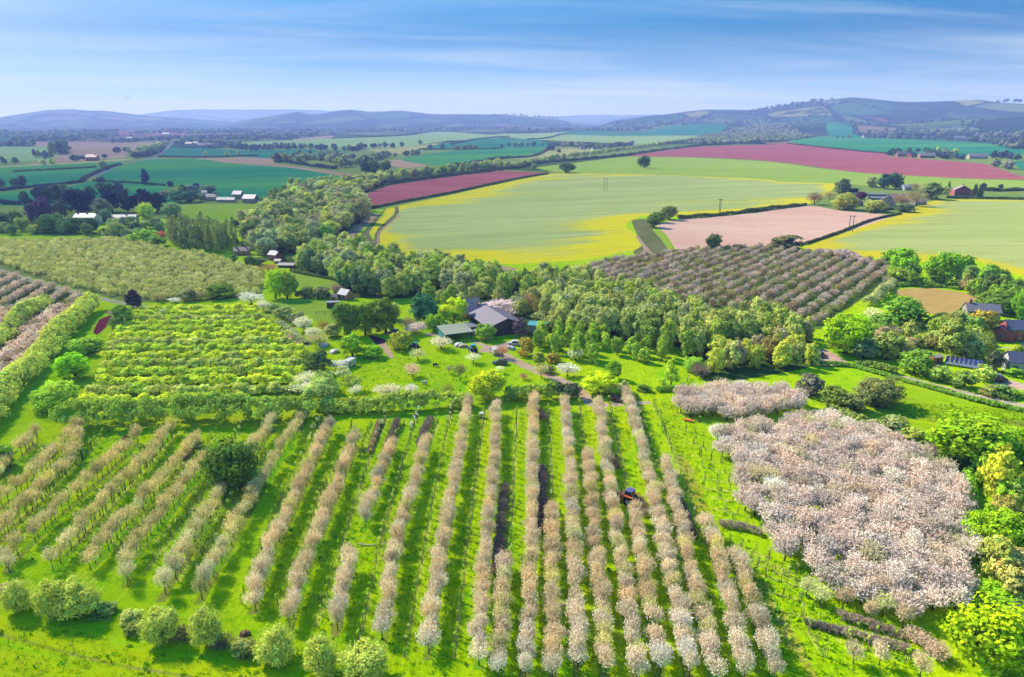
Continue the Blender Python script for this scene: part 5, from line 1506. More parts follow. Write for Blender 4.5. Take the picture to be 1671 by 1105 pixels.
# ------------------------------------------------------------------ hedges
HEDGES = [
    ('E 590,490 480,600 300,800 120,990 20,1090 I -60,180 -140,290', 5.8, 6.2, L(160, 182, 76), 'tall broad windbreak hedge between pink rows and shrub block', .16),
    ('E 300,470 180,560 60,660 -60,760', 4.8, 5.0, L(150, 178, 80), 'second windbreak hedge between two blocks of pink trees', .3),
    ('I 420,215 560,225 700,215 860,205', 5.2, 7.0, L(116, 164, 54), 'outer stretch of the thick hedge closing the shrub block', .14),
    ('I 860,205 1100,190 1400,185 1658,190 J 100,190 300,185 430,160', 5.4, 7.0, L(110, 158, 58), 'inner stretch of the thick hedge closing the shrub block', .14),
    ('J 440,160 500,80 520,20 F 500,1000', 5.0, 5.6, L(126, 166, 84), 'short thick hedge turning up beside the home orchard', .28),
    ('J 490,140 640,130 900,125 1200,105 1450,95', 3.6, 4.2, L(132, 164, 62), 'lower hedge below the home orchard lawn', .22),
    ('G 100,1000 250,1005 390,1000', 3.8, 4.2, L(104, 150, 48), 'green hedge between the hedge oak and the track corner', .28),
    ('G 395,1000 460,1000 530,985', 3.8, 4.0, L(84, 104, 66), 'dark hedge stub at the track corner', .28),
    ('G 650,955 700,945 790,945', 1.6, 1.8, L(206, 210, 180), 'white flowering bank hedge below the yellow green tree', .2),
    ('G 1000,955 1100,950', 1.2, 1.4, L(90, 146, 40), 'low hedge at the foot of the pale cone tree', .2),
    ('H 430,800 620,806 760,842 960,898 1200,965 1450,1035 1661,1075', 1.0, 1.6, L(92, 150, 46), 'long low hedge following the country lane', .2),
    ('H 640,800 760,815 900,850', 1.6, 2.0, L(88, 130, 50), 'short hedge on the far bank of the country lane', .2),
    ('H 700,620 780,590 830,570', 1.4, 1.8, L(96, 152, 50), 'clipped garden hedge above the yellow topped oak', .15),
    ('H 920,590 1010,585 1100,560 1190,505', 2.4, 2.8, L(66, 104, 46), 'dark hedge under the golden hay field', .25),
    ('H 900,590 1030,590', .9, 1.2, L(150, 168, 110), 'low pale hedge on the bank above the lane', .15),
    ('H 720,440 780,400 850,330 890,300', 3.2, 3.6, L(150, 160, 100), 'mixed hedge along the side of the brown orchard', .3),
    ('H 900,325 960,320 1100,325 1180,330', 1.6, 2.4, L(92, 150, 50), 'low hedge along the top of the hay field', .25),
    ('H 430,125 520,140 640,165 740,190 820,190', 3.0, 3.2, L(170, 150, 138), 'grey thorn hedge along the crest of the brown orchard', .3),
    ('H 1500,790 1560,740 1640,700', 1.6, 1.8, L(150, 165, 50), 'yellowish garden hedge beside the white cottage', .15),
    ('L 460,140 640,180 800,250 960,320', 2.4, 3.0, L(112, 145, 64), 'scrub hedge behind the blossom block', .3),
    ('L 1050,350 1180,420 1300,480', 2.2, 2.6, L(78, 118, 42), 'dark hedge under the massive oak', .3),
    ('L 1330,500 1340,600 1370,700', 1.6, 2.0, L(92, 160, 40), 'green hedge at the end of the blossom block', .3),
    ('F 330,420 430,425 540,430', 2.6, 3.0, L(66, 92, 52), 'dark hedge along the top of the paddock', .25),
    ('F 210,600 300,640 340,690 400,720', 1.6, 2.2, L(150, 160, 110), 'pale hedge beside the short farm track', .3),
    ('F 300,250 420,275 590,305', 1.2, 2.0, L(80, 110, 56), 'low dark hedge above the upper paddock', .25),
    ('C 0,560 180,522 345,494', 1.2, 1.8, L(62, 88, 44), 'thin dark hedge between red field and rapeseed', .15),
    ('B 800,756 1000,715 1320,655 1658,580', 1.4, 2.2, L(62, 88, 44), 'long thin hedge between red field and rapeseed', .15),
    ('B 590,695 680,665 800,625 880,595', 3.4, 4.0, L(58, 82, 66), 'dark hedge at the lower end of the red field', .25),
    ('B 880,595 950,590 1340,540 1658,505', 3.2, 4.0, L(62, 88, 62), 'dark hedge along the top of the red field', .25),
    ('C 0,468 150,462 300,430 560,408 820,384', 3.4, 4.2, L(64, 92, 60), 'long dark hedge rising from red field to hilltop', .3),
    ('C 820,384 1000,356 1240,328 1400,316', 3.4, 4.0, L(78, 104, 64), 'dark hedge along the top red field', .3),
    ('D 345,918 560,845 740,775 920,735', 1.0, 1.6, L(62, 78, 44), 'thin dark hedge between pink field and sunny rapeseed', .15),
    ('C 1130,765 1380,745 1658,712 D 0,722 200,700 350,682', 2.2, 3.0, L(70, 96, 48), 'dark hedge between pink field and big rapeseed field', .22),
    ('D 740,730 860,708 940,722', 1.8, 2.2, L(80, 110, 50), 'garden hedge before the pink houses', .2),
    ('D 1200,638 1400,642 1661,648', 1.2, 2.0, L(70, 110, 50), 'low hedge in front of the red brick house', .15),
    ('D 1400,595 1500,598 1661,594', 2.4, 3.4, L(78, 108, 60), 'hedge behind the red brick house garden', .3),
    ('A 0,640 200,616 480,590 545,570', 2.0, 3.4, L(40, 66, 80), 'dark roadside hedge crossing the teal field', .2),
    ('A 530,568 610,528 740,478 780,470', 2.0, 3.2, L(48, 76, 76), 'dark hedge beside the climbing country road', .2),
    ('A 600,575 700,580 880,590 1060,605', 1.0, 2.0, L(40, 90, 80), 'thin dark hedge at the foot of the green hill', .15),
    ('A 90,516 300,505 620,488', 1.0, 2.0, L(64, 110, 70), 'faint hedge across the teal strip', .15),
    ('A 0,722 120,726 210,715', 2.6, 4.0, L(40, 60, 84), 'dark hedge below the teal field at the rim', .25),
    ('A 1020,420 1300,424 1658,418', 1.8, 3.4, L(60, 88, 62), 'long hedge under the upper green field', .25),
    ('B 200,455 330,465 460,485 590,498', 3.4, 5.0, L(48, 72, 76), 'thick dark hedge ending above the tan strip', .3),
    ('B 560,302 730,292 920,286 1100,272 1270,262', 2.4, 5.0, L(60, 84, 72), 'straight dark hedge between two pale fields', .2),
    ('B 1270,264 1400,268 1658,275', 2.0, 5.0, L(70, 96, 72), 'thin hedge continuing beyond the pale fields', .2),
    ('B 1330,340 1480,308 1658,292', 2.6, 5.0, L(56, 84, 78), 'hedge sloping over the upper teal field', .25),
    ('B 1120,384 1250,380 1400,380 1658,372', 2.2, 4.4, L(58, 88, 72), 'thin hedge between two teal fields', .2),
    ('B 1330,482 1480,462 1620,432 C 60,405 120,400', 3.0, 5.0, L(56, 82, 70), 'dark hedge under the bright teal field', .3),
    ('C 120,402 240,392 300,374 345,350', 2.6, 4.4, L(66, 96, 66), 'short hedge at the end of the bright teal field', .25),
    ('C 225,288 330,280 400,268 460,256', 3.0, 6.0, L(52, 78, 72), 'hedge wedge between pale field and grey field', .25),
    ('C 0,276 60,272 115,270', 2.6, 5.0, L(56, 84, 72), 'short hedge at the tip of the pale field', .25),
    ('D 240,312 540,344 840,376', 1.4, 3.0, L(70, 84, 64), 'thin hedge between top red field and teal field', .15),
    ('A 830,385 900,420 1000,395 1060,360', 3.0, 5.0, L(70, 98, 72), 'scrubby hedge beside the upper country road', .3),
]
for spec, h, w_, col, lab, rag in HEDGES:
    d = min(np.hypot(*at(*p)) for p in PP(spec))
    hedge(spec, h, w_, col, lab, rag=rag, ls=.24 if d < 260 else min(1.3, .24 + (d - 260) * .0014), dens=1.0 if d < 260 else max(.35, 1 - d / 1500))

# ------------------------------------------------------------------ tree lines of the middle distance, each tree a thing; beyond them one far wood
LINES = [  # points, spacing m, height, width, palette, name of place, count-from
    ('C -1200,560 -400,500 0,455 160,448 300,418', 9, (6, 9), (7, 10), 0, 'in the belt above the long hedge', 'green hill'),
    ('C 330,412 640,372 900,338 1150,300 1380,290', 10, (7, 10), (8, 11), 0, 'in the belt along the hilltop hedge', 'red field tip'),
    ('A -30,350 60,352 210,348', 14, (12, 17), (13, 18), 1, 'in the far rim wood', 'rim'),
    ('A 260,300 420,310 560,300 760,290', 22, (12, 17), (16, 22), 1, 'in the wood above the tan fields', 'rim'),
    ('A 345,400 380,395 415,380 395,405', 12, (20, 26), (14, 18), 1, 'in the tall clump on the tan field', 'rim'),
    ('A 240,430 260,425 300,432 330,428', 14, (11, 15), (10, 13), 1, 'in the small clump left of the tan field', 'rim'),
    ('A 20,470 60,465 95,462', 12, (9, 12), (10, 13), 1, 'at the pale field corner', 'rim'),
    ('A 265,470 300,474', 12, (9, 12), (10, 13), 0, 'at the tan field tip', 'rim'),
    ('A 440,448 480,446 530,440', 10, (8, 11), (11, 14), 1, 'beside the far red house', 'rim'),
    ('A 650,432 660,432', 10, (8, 9), (10, 11), 1, 'alone right of the far red house', 'rim'),
    ('A 720,392 760,390 820,385', 14, (9, 13), (12, 16), 1, 'in the clump on the tan field edge', 'rim'),
    ('A 830,430 900,425 1000,400 1040,378', 13, (9, 13), (12, 16), 1, 'along the upper country road', 'rim'),
    ('A 840,380 940,375 1040,350', 16, (9, 13), (12, 16), 0, 'above the country road bend', 'rim'),
    ('A 740,332 860,326 1000,318 1100,322', 22, (12, 17), (16, 22), 1, 'in the hedge below the far village', 'rim'),
    ('A 1150,350 1250,335 1380,345 1440,352 1500,362', 22, (11, 15), (14, 19), 1, 'around the far village', 'rim'),
    ('A 1520,365 1600,375 1658,380 B 40,385', 20, (12, 16), (14, 19), 1, 'beyond the far village', 'rim'),
    ('A 1470,268 1560,262 1658,268', 34, (14, 20), (22, 30), 1, 'in the copse over the far village', 'rim'),
    ('A 1240,415 1345,412 1500,418 1620,420', 40, (8, 12), (9, 13), 0, 'dotted along the upper hedge', 'rim'),
    ('B 0,378 100,375 190,382', 14, (9, 13), (12, 16), 1, 'in the hedge over the tan strip', 'rim'),
    ('B 270,380 400,375 520,385 690,392', 16, (11, 16), (13, 18), 1, 'in the hedge between pale and teal fields', 'green hill'),
    ('B 700,398 760,372 830,365 900,362 960,368', 17, (11, 16), (13, 18), 1, 'in the hedge by the yellowish field', 'green hill'),
    ('B 1020,358 1030,358', 12, (14, 15), (14, 15), 1, 'alone below the pale field', 'green hill'),
    ('B 1120,340 1130,340', 12, (15, 17), (15, 17), 1, 'alone beside the yellowish field', 'green hill'),
    ('B 1185,376 1195,376', 12, (12, 13), (13, 14), 1, 'alone at the yellowish field end', 'green hill'),
    ('B 1278,378 1290,378', 12, (15, 16), (16, 17), 1, 'by itself on the teal field edge', 'green hill'),
    ('B 1320,384 1400,384 1470,376 1490,374', 13, (9, 15), (12, 16), 2, 'in the clump on the teal field', 'green hill'),
    ('B 200,440 330,450 470,440 620,470', 15, (9, 13), (12, 17), 2, 'in the scrub above the tan strip', 'green hill'),
    ('B 320,420 480,415 620,430 700,440', 15, (8, 11), (12, 16), 2, 'in the upper scrub of the valley', 'green hill'),
    ('B 620,490 720,470 800,455 880,430', 13, (9, 13), (12, 16), 2, 'in the scrub under the tan patch', 'green hill'),
    ('B 760,535 830,525 940,510', 10, (13, 17), (14, 18), 1, 'in the dark clump over the red field', 'green hill'),
    ('B 820,440 860,440 910,430 960,428 1060,425 1120,415', 12, (9, 14), (12, 16), 2, 'in the copse by the yellowish field', 'green hill'),
    ('B 205,452 240,450', 12, (12, 14), (12, 15), 1, 'at the hedge end over tan strip', 'green hill'),
    ('B 1000,560 1060,555 1180,535 1300,520 1500,500 1640,470', 11, (8, 12), (9, 13), 0, 'in the belt along the top of the red field', 'green hill'),
    ('B 690,640 760,600 860,570', 9, (8, 12), (9, 13), 0, 'in the thicket at the red field end', 'green hill'),
    ('C 110,335 170,332 240,330 330,330', 13, (9, 14), (12, 16), 2, 'in the copse between teal fields', 'red field tip'),
    ('C 68,340 76,340', 9, (10, 11), (11, 12), 1, 'alone on the teal field', 'red field tip'),
    ('C 350,356 380,352', 9, (12, 14), (13, 15), 1, 'at the bright teal field end', 'red field tip'),
    ('C 390,370 410,370', 9, (9, 10), (11, 12), 2, 'on the olive tan field', 'red field tip'),
    ('C 420,330 520,335 600,345 700,338 780,330 860,326', 12, (9, 14), (12, 17), 2, 'around the small hamlet', 'red field tip'),
    ('C 845,326 855,326', 9, (16, 17), (18, 19), 1, 'in the dark pair by the hamlet', 'red field tip'),
    ('D 520,276 560,276 600,277', 14, (9, 12), (12, 16), 1, 'left on the teal field top', 'red field tip'),
    ('D 620,246 720,275 860,282 1000,285 1140,288 1250,290', 19, (12, 17), (15, 21), 1, 'in the wood behind the teal field', 'red field tip'),
    ('D 1330,295 1390,298 1480,312 1560,325 1661,335', 17, (12, 18), (16, 22), 1, 'behind the teal field end', 'red field tip'),
    ('D 850,392 900,375 1010,370 1090,368 1150,395 1200,415 1240,415 1320,420', 13, (9, 13), (11, 15), 1, 'around the hill farm', 'red field tip'),
    ('D 1150,365 1230,372 1290,375', 15, (9, 12), (12, 15), 0, 'behind the hill farm', 'red field tip'),
    ('D 1450,400 1520,395 1600,410 1661,408', 13, (11, 15), (14, 19), 1, 'beside the pink lane end', 'red field tip'),
    ('D 1470,455 1520,460 1580,468 1630,468', 11, (10, 14), (13, 17), 2, 'in the pale thicket past the top red field', 'red field tip'),
    ('D 1400,600 1440,598 1480,598', 8, (6, 8), (8, 10), 1, 'behind the red brick house', 'red field tip'),
    ('D 1520,592 1580,592', 14, (5, 7), (7, 9), 1, 'in the hedge past the red brick house', 'red field tip'),
    ('A 0,620 60,612 120,606 190,612', 12, (8, 12), (10, 13), 1, 'in the dark clump on the teal field', 'rim'),
    ('A 150,730 160,730', 9, (11, 12), (9, 10), 1, 'alone under the teal field', 'rim'),
    ('A 220,720 260,715 330,700 400,720', 9, (12, 16), (12, 15), 1, 'in the back row of the great grounds', 'rim'),
    ('A 560,700 640,690 720,680 800,690', 10, (11, 15), (12, 15), 1, 'in the dark back row of the grounds', 'rim'),
    ('A 1060,700 1100,690 1180,660', 10, (8, 11), (9, 12), 2, 'between grounds and farm barns', 'rim'),
    ('C 210,235 340,236 500,236', 60, (16, 22), (20, 28), 1, 'in front of the far red field', 'red field tip'),
]
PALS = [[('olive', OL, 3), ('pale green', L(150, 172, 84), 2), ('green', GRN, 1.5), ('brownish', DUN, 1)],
        [('dark green', L(46, 82, 60), 3), ('bluish', L(50, 78, 84), 2.5), ('mid green', L(72, 112, 64), 1.5)],  # bluish tone: distance haze put into the leaf colour
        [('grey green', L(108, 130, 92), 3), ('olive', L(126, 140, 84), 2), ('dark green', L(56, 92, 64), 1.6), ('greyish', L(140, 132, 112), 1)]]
nfar = 0
LINE_PTS = []
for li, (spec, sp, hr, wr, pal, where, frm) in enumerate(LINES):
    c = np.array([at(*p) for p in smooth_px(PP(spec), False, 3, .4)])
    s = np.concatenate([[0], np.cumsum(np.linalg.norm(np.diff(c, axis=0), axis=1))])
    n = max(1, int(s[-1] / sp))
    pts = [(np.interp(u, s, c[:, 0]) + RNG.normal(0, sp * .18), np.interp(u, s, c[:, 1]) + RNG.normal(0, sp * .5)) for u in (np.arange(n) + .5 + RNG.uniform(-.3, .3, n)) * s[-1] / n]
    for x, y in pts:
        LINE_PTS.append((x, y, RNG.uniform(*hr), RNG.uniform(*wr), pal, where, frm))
# hillside copse beside the white sheds
for x, y in spread('C 1190,312 1290,272 1400,252 1658,240 D 0,235 200,240 330,262 400,272 300,296 200,302 0,312 C 1400,318 1250,322', 15, .3, 26, .35, 41):
    LINE_PTS.append((x, y, RNG.uniform(9, 13), RNG.uniform(14, 19), 2, 'in the copse over the top red field', 'red field tip'))
LINE_PTS.sort(key=lambda t: -t[2] * t[3] / math.hypot(t[0], t[1]) ** 2)
big, small = LINE_PTS[:300], LINE_PTS[300:]
big.sort(key=lambda t: math.atan2(t[0], t[1]))
cnt = {}
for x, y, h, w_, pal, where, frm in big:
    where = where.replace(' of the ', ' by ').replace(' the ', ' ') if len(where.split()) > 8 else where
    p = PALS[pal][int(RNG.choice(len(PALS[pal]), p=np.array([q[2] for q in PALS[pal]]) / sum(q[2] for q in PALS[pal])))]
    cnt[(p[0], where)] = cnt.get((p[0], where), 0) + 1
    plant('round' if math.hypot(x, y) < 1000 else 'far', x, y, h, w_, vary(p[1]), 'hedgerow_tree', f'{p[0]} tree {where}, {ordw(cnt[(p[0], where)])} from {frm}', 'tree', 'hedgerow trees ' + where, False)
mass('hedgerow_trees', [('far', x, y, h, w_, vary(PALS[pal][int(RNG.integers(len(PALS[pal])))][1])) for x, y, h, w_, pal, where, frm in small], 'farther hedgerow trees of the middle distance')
# the far wood: all that reads as one dark mottled mass
fw = []
rngf = np.random.default_rng(77)
for spec, n, hr in [('A -400,262 500,258 760,262 1160,248 1658,255 B 600,262 900,265 1200,255 1658,240', 420, (10, 18)), ('B 0,300 300,305 600,275 300,262 0,268', 110, (10, 16)), ('A -300,325 300,322 600,318 740,312 700,290 300,290 -300,300', 120, (11, 17)),
                    ('C -20,232 250,230 700,234 1000,236 1400,236 1658,232 1658,222 800,224 0,222', 300, (12, 20)), ('D 0,250 300,240 540,236 540,222 0,222', 140, (12, 20)), ('D 560,245 800,262 1100,270 1500,275 1800,290 1800,262 1300,250 900,245 600,232', 300, (12, 20)),
                    ('C 0,215 400,205 900,210 1300,205 1658,205 D 600,205 1200,215 1800,220 1800,190 900,190 0,190 C 900,195 0,205', 420, (16, 26)), ('A -300,285 400,282 900,278 1658,262 1658,245 700,255 -300,265', 260, (12, 20)), ('D 1480,330 1661,360 1800,370 1800,330 1600,318', 60, (10, 15)),
                    ('D 1300,300 1560,310 1800,330 1800,300 1400,282', 80, (11, 16)), ('B 0,360 300,352 420,362 300,372 0,372', 30, (9, 13)), ('A 740,312 1000,300 1400,292 1658,290 1658,320 1300,312 900,318', 110, (10, 15)), ('C 900,205 1300,195 1658,190 D 400,190 900,180 1661,180 1661,150 800,165 300,170 0,178 C 1200,190', 300, (18, 26)),
                    ('B 0,275 400,262 800,258 1200,250 1658,236 1658,228 800,245 0,255', 200, (12, 20))]:
    poly = np.array(PP(spec))
    c = 0
    while c < n:
        p = rngf.uniform(poly.min(0), poly.max(0))
        if in_poly([p], poly)[0] and math.sin(p[0] * .055 + p[1] * .9) + math.sin(p[0] * .021 + 2 + p[1] * .4) > -.7:
            x, y = at(*p)
            d = math.hypot(x, y)
            h = rngf.uniform(*hr)
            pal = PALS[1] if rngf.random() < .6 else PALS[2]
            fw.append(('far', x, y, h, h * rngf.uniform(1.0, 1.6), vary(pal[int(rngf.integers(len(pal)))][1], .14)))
            c += 1
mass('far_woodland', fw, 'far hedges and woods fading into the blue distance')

# ------------------------------------------------------------------ rough grass of the meadow and weeds in the lanes
def tufts():
    rng = np.random.default_rng(5)
    P_ = []
    for spec, n in [('M -100,640 200,650 600,700 1000,800 1300,850 1671,890 N 200,960 500,985 500,1080 M -100,1080', 1100), ('I 0,1100 0,760 500,290 1300,290 1450,500 1300,1100', 2600), ('J 100,1100 300,260 1450,150 1580,1100', 3200),
                    ('K 0,1030 100,120 1000,80 1250,420 1400,1030', 2600), ('N 0,975 100,0 1671,0 1500,975', 2600), ('O 0,908 0,0 1300,0 1671,908', 2200), ('P 0,908 0,150 500,400 1100,720 1100,908', 1800), ('L 1000,60 1700,120 1700,400 1200,200 900,130', 2600), ('F 560,830 1000,800 1500,880 1400,1040 560,1050', 1600),
                    ('K 1000,60 1250,100 1400,560 1640,1030 1350,900 1150,430', 900)]:
        poly = np.array([at(*p) for p in PP(spec)])
        k = 0
        q = rng.uniform(poly.min(0), poly.max(0), (n * 3, 2))
        q = q[in_poly(q, poly)][:n]
        P_.append(q)
    p = np.concatenate(P_)
    p = p[rng.random(len(p)) < .8]
    n = len(p)
    m = 5
    c = np.repeat(p, m, 0) + rng.normal(0, .22, (n * m, 2))
    s = np.repeat(rng.gamma(2, .035, n) + .04, m)
    C = np.column_stack([c, zh(c[:, 0], c[:, 1]) + s * .8])
    N = unit(rng.normal(size=C.shape) * .5 + np.array([-.5, .3, .7]))
    up = unit(np.array([0, 0, 1.0]) + rng.normal(0, .35, C.shape))
    Q = leaf_quads(C, N, s * .55, rng, 1.9, up)
    base = np.array([G(180, 208, 8, 1.7), G(200, 216, 12, 1.7), G(96, 178, 20, 1.5), G(200, 204, 60, 1.7)])[rng.choice(4, n, p=[.4, .25, .25, .1])]
    T = np.repeat(base, m, 0) * (1 + .15 * rng.normal(size=(n * m, 1)))
    o = link('grass_tufts', quads_mesh('grass_tufts', Q, [FOL], None, np.clip(T, 0.002, .85)), None, (1, 1, 1))
    o['kind'] = 'stuff'
    o['label'] = 'rough grass tufts and weeds of meadow and orchard lanes'


tufts()
# ------------------------------------------------------------------ buildings
def box_faces(bm, x0, x1, y0, y1, z0, z1):
    v = [bm.verts.new(p) for p in ((x0, y0, z0), (x1, y0, z0), (x1, y1, z0), (x0, y1, z0), (x0, y0, z1), (x1, y0, z1), (x1, y1, z1), (x0, y1, z1))]
    for f in ((3, 2, 1, 0), (4, 5, 6, 7), (0, 1, 5, 4), (1, 2, 6, 5), (2, 3, 7, 6), (3, 0, 4, 7)):
        bm.faces.new([v[i] for i in f])


def prism(bm, prof, y0, y1):
    """profile in x,z pushed along y"""
    a = [bm.verts.new((x, y0, z)) for x, z in prof]
    b = [bm.verts.new((x, y1, z)) for x, z in prof]
    bm.faces.new(a[::-1]); bm.faces.new(b)
    n = len(prof)
    for i in range(n):
        bm.faces.new((a[i], a[(i + 1) % n], b[(i + 1) % n], b[i]))


def part(name, fn, m, parent, bevel=0.0):
    bm = bmesh.new()
    fn(bm)
    bmesh.ops.recalc_face_normals(bm, faces=bm.faces)
    if bevel:
        bmesh.ops.bevel(bm, geom=list(bm.edges), offset=bevel, segments=2, affect='EDGES', profile=.6)
    me = bpy.data.meshes.new(name)
    bm.to_mesh(me); bm.free()
    me.materials.append(m)
    o = bpy.data.objects.new(name, me)
    COL.objects.link(o)
    if parent is not None:
        o.parent = parent
    return o


def B(x0, x1, y0, y1, z0, z1):
    return lambda bm: box_faces(bm, x0, x1, y0, y1, z0, z1)


WHITE = plain('render_white', G(236, 232, 222), .7, .06, .8)
CREAM = plain('render_cream', G(232, 216, 190), .8, .1, .8)
BRICK = plain('brick_red', G(206, 116, 104), .85, .22, 2.5)
BRICKP = plain('brick_pink', G(206, 150, 132), .85, .2, 2.5)
STONE = plain('stone_pale', G(206, 190, 172), .85, .2, 1.2)
TIMBER = plain('timber_dark', G(116, 94, 90), .85, .3, 2)
PLANK = plain('timber_orange', G(214, 140, 88), .8, .25, 2)
GLASS = plain('window_glass', G(62, 70, 84), .12, .1, 1, 0, .6)
FRAME = plain('frame_white', G(236, 236, 232), .5, .04)
DARKIN = plain('shed_dark', G(48, 44, 50), .9, .2)
R_SLATE = wavy_roof('roof_slate', G(112, 116, 152), .8)
R_PURP = wavy_roof('roof_sheet_purple', G(136, 114, 128), .45)
R_PINK = wavy_roof('roof_pale_pink', G(240, 206, 196), .8)
R_RED = wavy_roof('roof_tile_red', G(184, 84, 84), 1.2)
R_TILE = wavy_roof('roof_tile_brown', G(178, 134, 128), 1.2)
R_GREY = wavy_roof('roof_grey', G(158, 150, 160), .8)
R_PALE = wavy_roof('roof_pale', G(222, 210, 214), .6)
R_GREEN = wavy_roof('roof_sheet_green', G(190, 196, 156), .5)
R_TURQ = wavy_roof('roof_turquoise', G(72, 204, 206), .5)
R_BLUE = wavy_roof('roof_blue', G(84, 120, 176), .5)


def place(t, zx, zy):
    x, y = at(*P(t, zx, zy))
    return x, y, float(zh(x, y))


HS = {'T': .56, 'W': .62, 'Y': .66, 'X': .85, 'D': .75, 'A': .72, 'U': .88, 'C': .8, 'F': .9}


def house(name, label, cat, t, zx, zy, w_, d, eave, rise, wall, roof, rot=0, wins=2, floors=1, chim=(), door=True, over=.35, gable_win=True, back=.5, open_front=False, scale=None):
    """gabled house; its front foot centre stands at the tile point; ridge along local x"""
    x, y, z = place(t, zx, zy)
    o = bpy.data.objects.new(name, None)
    COL.objects.link(o)
    a = math.radians(rot)
    o.location = (x - math.sin(a) * d * back * 1.0, y + math.cos(a) * d * back, z - .05)
    o.rotation_euler = (0, 0, a)
    k = scale or HS.get(t, 1)
    o.scale = (k, k, k)
    o.location = (x - math.sin(a) * d * back * k, y + math.cos(a) * d * back * k, z - .05)
    meta(o, label, cat)
    hw, hd = w_ / 2, d / 2

    def walls(bm):
        if open_front:
            box_faces(bm, -hw, hw, hd - .2, hd, 0, eave)
            box_faces(bm, -hw, -hw + .2, -hd + .01, hd - .21, 0, eave)
            box_faces(bm, hw - .2, hw, -hd + .01, hd - .21, 0, eave)
        else:
            prof = [(-hd, 0), (hd, 0), (hd, eave), (0, eave + rise), (-hd, eave)]
            va = [bm.verts.new((-hw, p[0], p[1])) for p in prof]
            vb = [bm.verts.new((hw, p[0], p[1])) for p in prof]
            bm.faces.new(va[::-1]); bm.faces.new(vb)
            for i in range(5):
                bm.faces.new((va[i], va[(i + 1) % 5], vb[(i + 1) % 5], vb[i]))
    part('wall', walls, wall, o)
    sl = math.hypot(hd, rise)
    ox, oy = over, over

    def roof_fn(bm):
        th = .16
        k = rise / hd
        for s in (-1, 1):
            y1, z1 = s * (hd + oy), eave - oy * k
            p = [(0, eave + rise + .03), (y1, z1 + .03), (y1, z1 + .03 + th), (0, eave + rise + .03 + th)]
            va = [bm.verts.new((-hw - ox, yy, zz)) for yy, zz in p]
            vb = [bm.verts.new((hw + ox, yy, zz)) for yy, zz in p]
            bm.faces.new(va); bm.faces.new(vb[::-1])
            for i in range(4):
                if i == 3:
                    continue
                bm.faces.new((va[i], vb[i], vb[(i + 1) % 4], va[(i + 1) % 4]))
    part('roof', roof_fn, roof, o)
    for cx, cw in chim:
        c = part('chimney', B(cx * hw - cw / 2, cx * hw + cw / 2, -cw / 2, cw / 2, eave + rise * .6, eave + rise + 1.3), BRICK, o)
        part('chimney_pot', B(cx * hw - cw / 5, cx * hw + cw / 5, -cw / 5, cw / 5, eave + rise + 1.3, eave + rise + 1.7), R_RED, c)
    fh = eave / floors
    for fl in range(floors):
        for i in range(wins):
            wx = -hw + w_ * (i + .5) / wins + (0.0 if not door or fl or wins % 2 == 0 else 0.0)
            ww, wh = min(1.1, w_ / wins * .5), fh * .42
            z0 = fl * fh + fh * .36
            if door and fl == 0 and i == wins // 2:
                dd = part('door', B(wx - .5, wx + .5, -hd - .05, -hd + .02, 0, min(2.1, eave * .85)), TIMBER, o)
                part('door_handle', B(wx + .32, wx + .4, -hd - .10, -hd - .05, .95, 1.05), FRAME, dd)
                continue
            f = part('window', B(wx - ww / 2 - .1, wx + ww / 2 + .1, -hd - .04, -hd + .02, z0 - .1, z0 + wh + .1), FRAME, o)
            part('pane', lambda bm, wx=wx, ww=ww, z0=z0, wh=wh: (box_faces(bm, wx - ww / 2, wx - .04, -hd - .07, -hd - .041, z0, z0 + wh), box_faces(bm, wx + .04, wx + ww / 2, -hd - .07, -hd - .041, z0, z0 + wh)), GLASS, f)
    if gable_win and not open_front:
        for s in (-1, 1):
            z0 = eave * .55 if floors == 1 else eave * .7
            f = part('window', B(s * hw - .03, s * hw + .03, -.55, .55, z0, z0 + 1.2), FRAME, o)
            e = s * (hw + .031)
            part('pane', B(min(e, e + s * .03), max(e, e + s * .03), -.45, .45, z0 + .1, z0 + 1.1), GLASS, f)
    return o


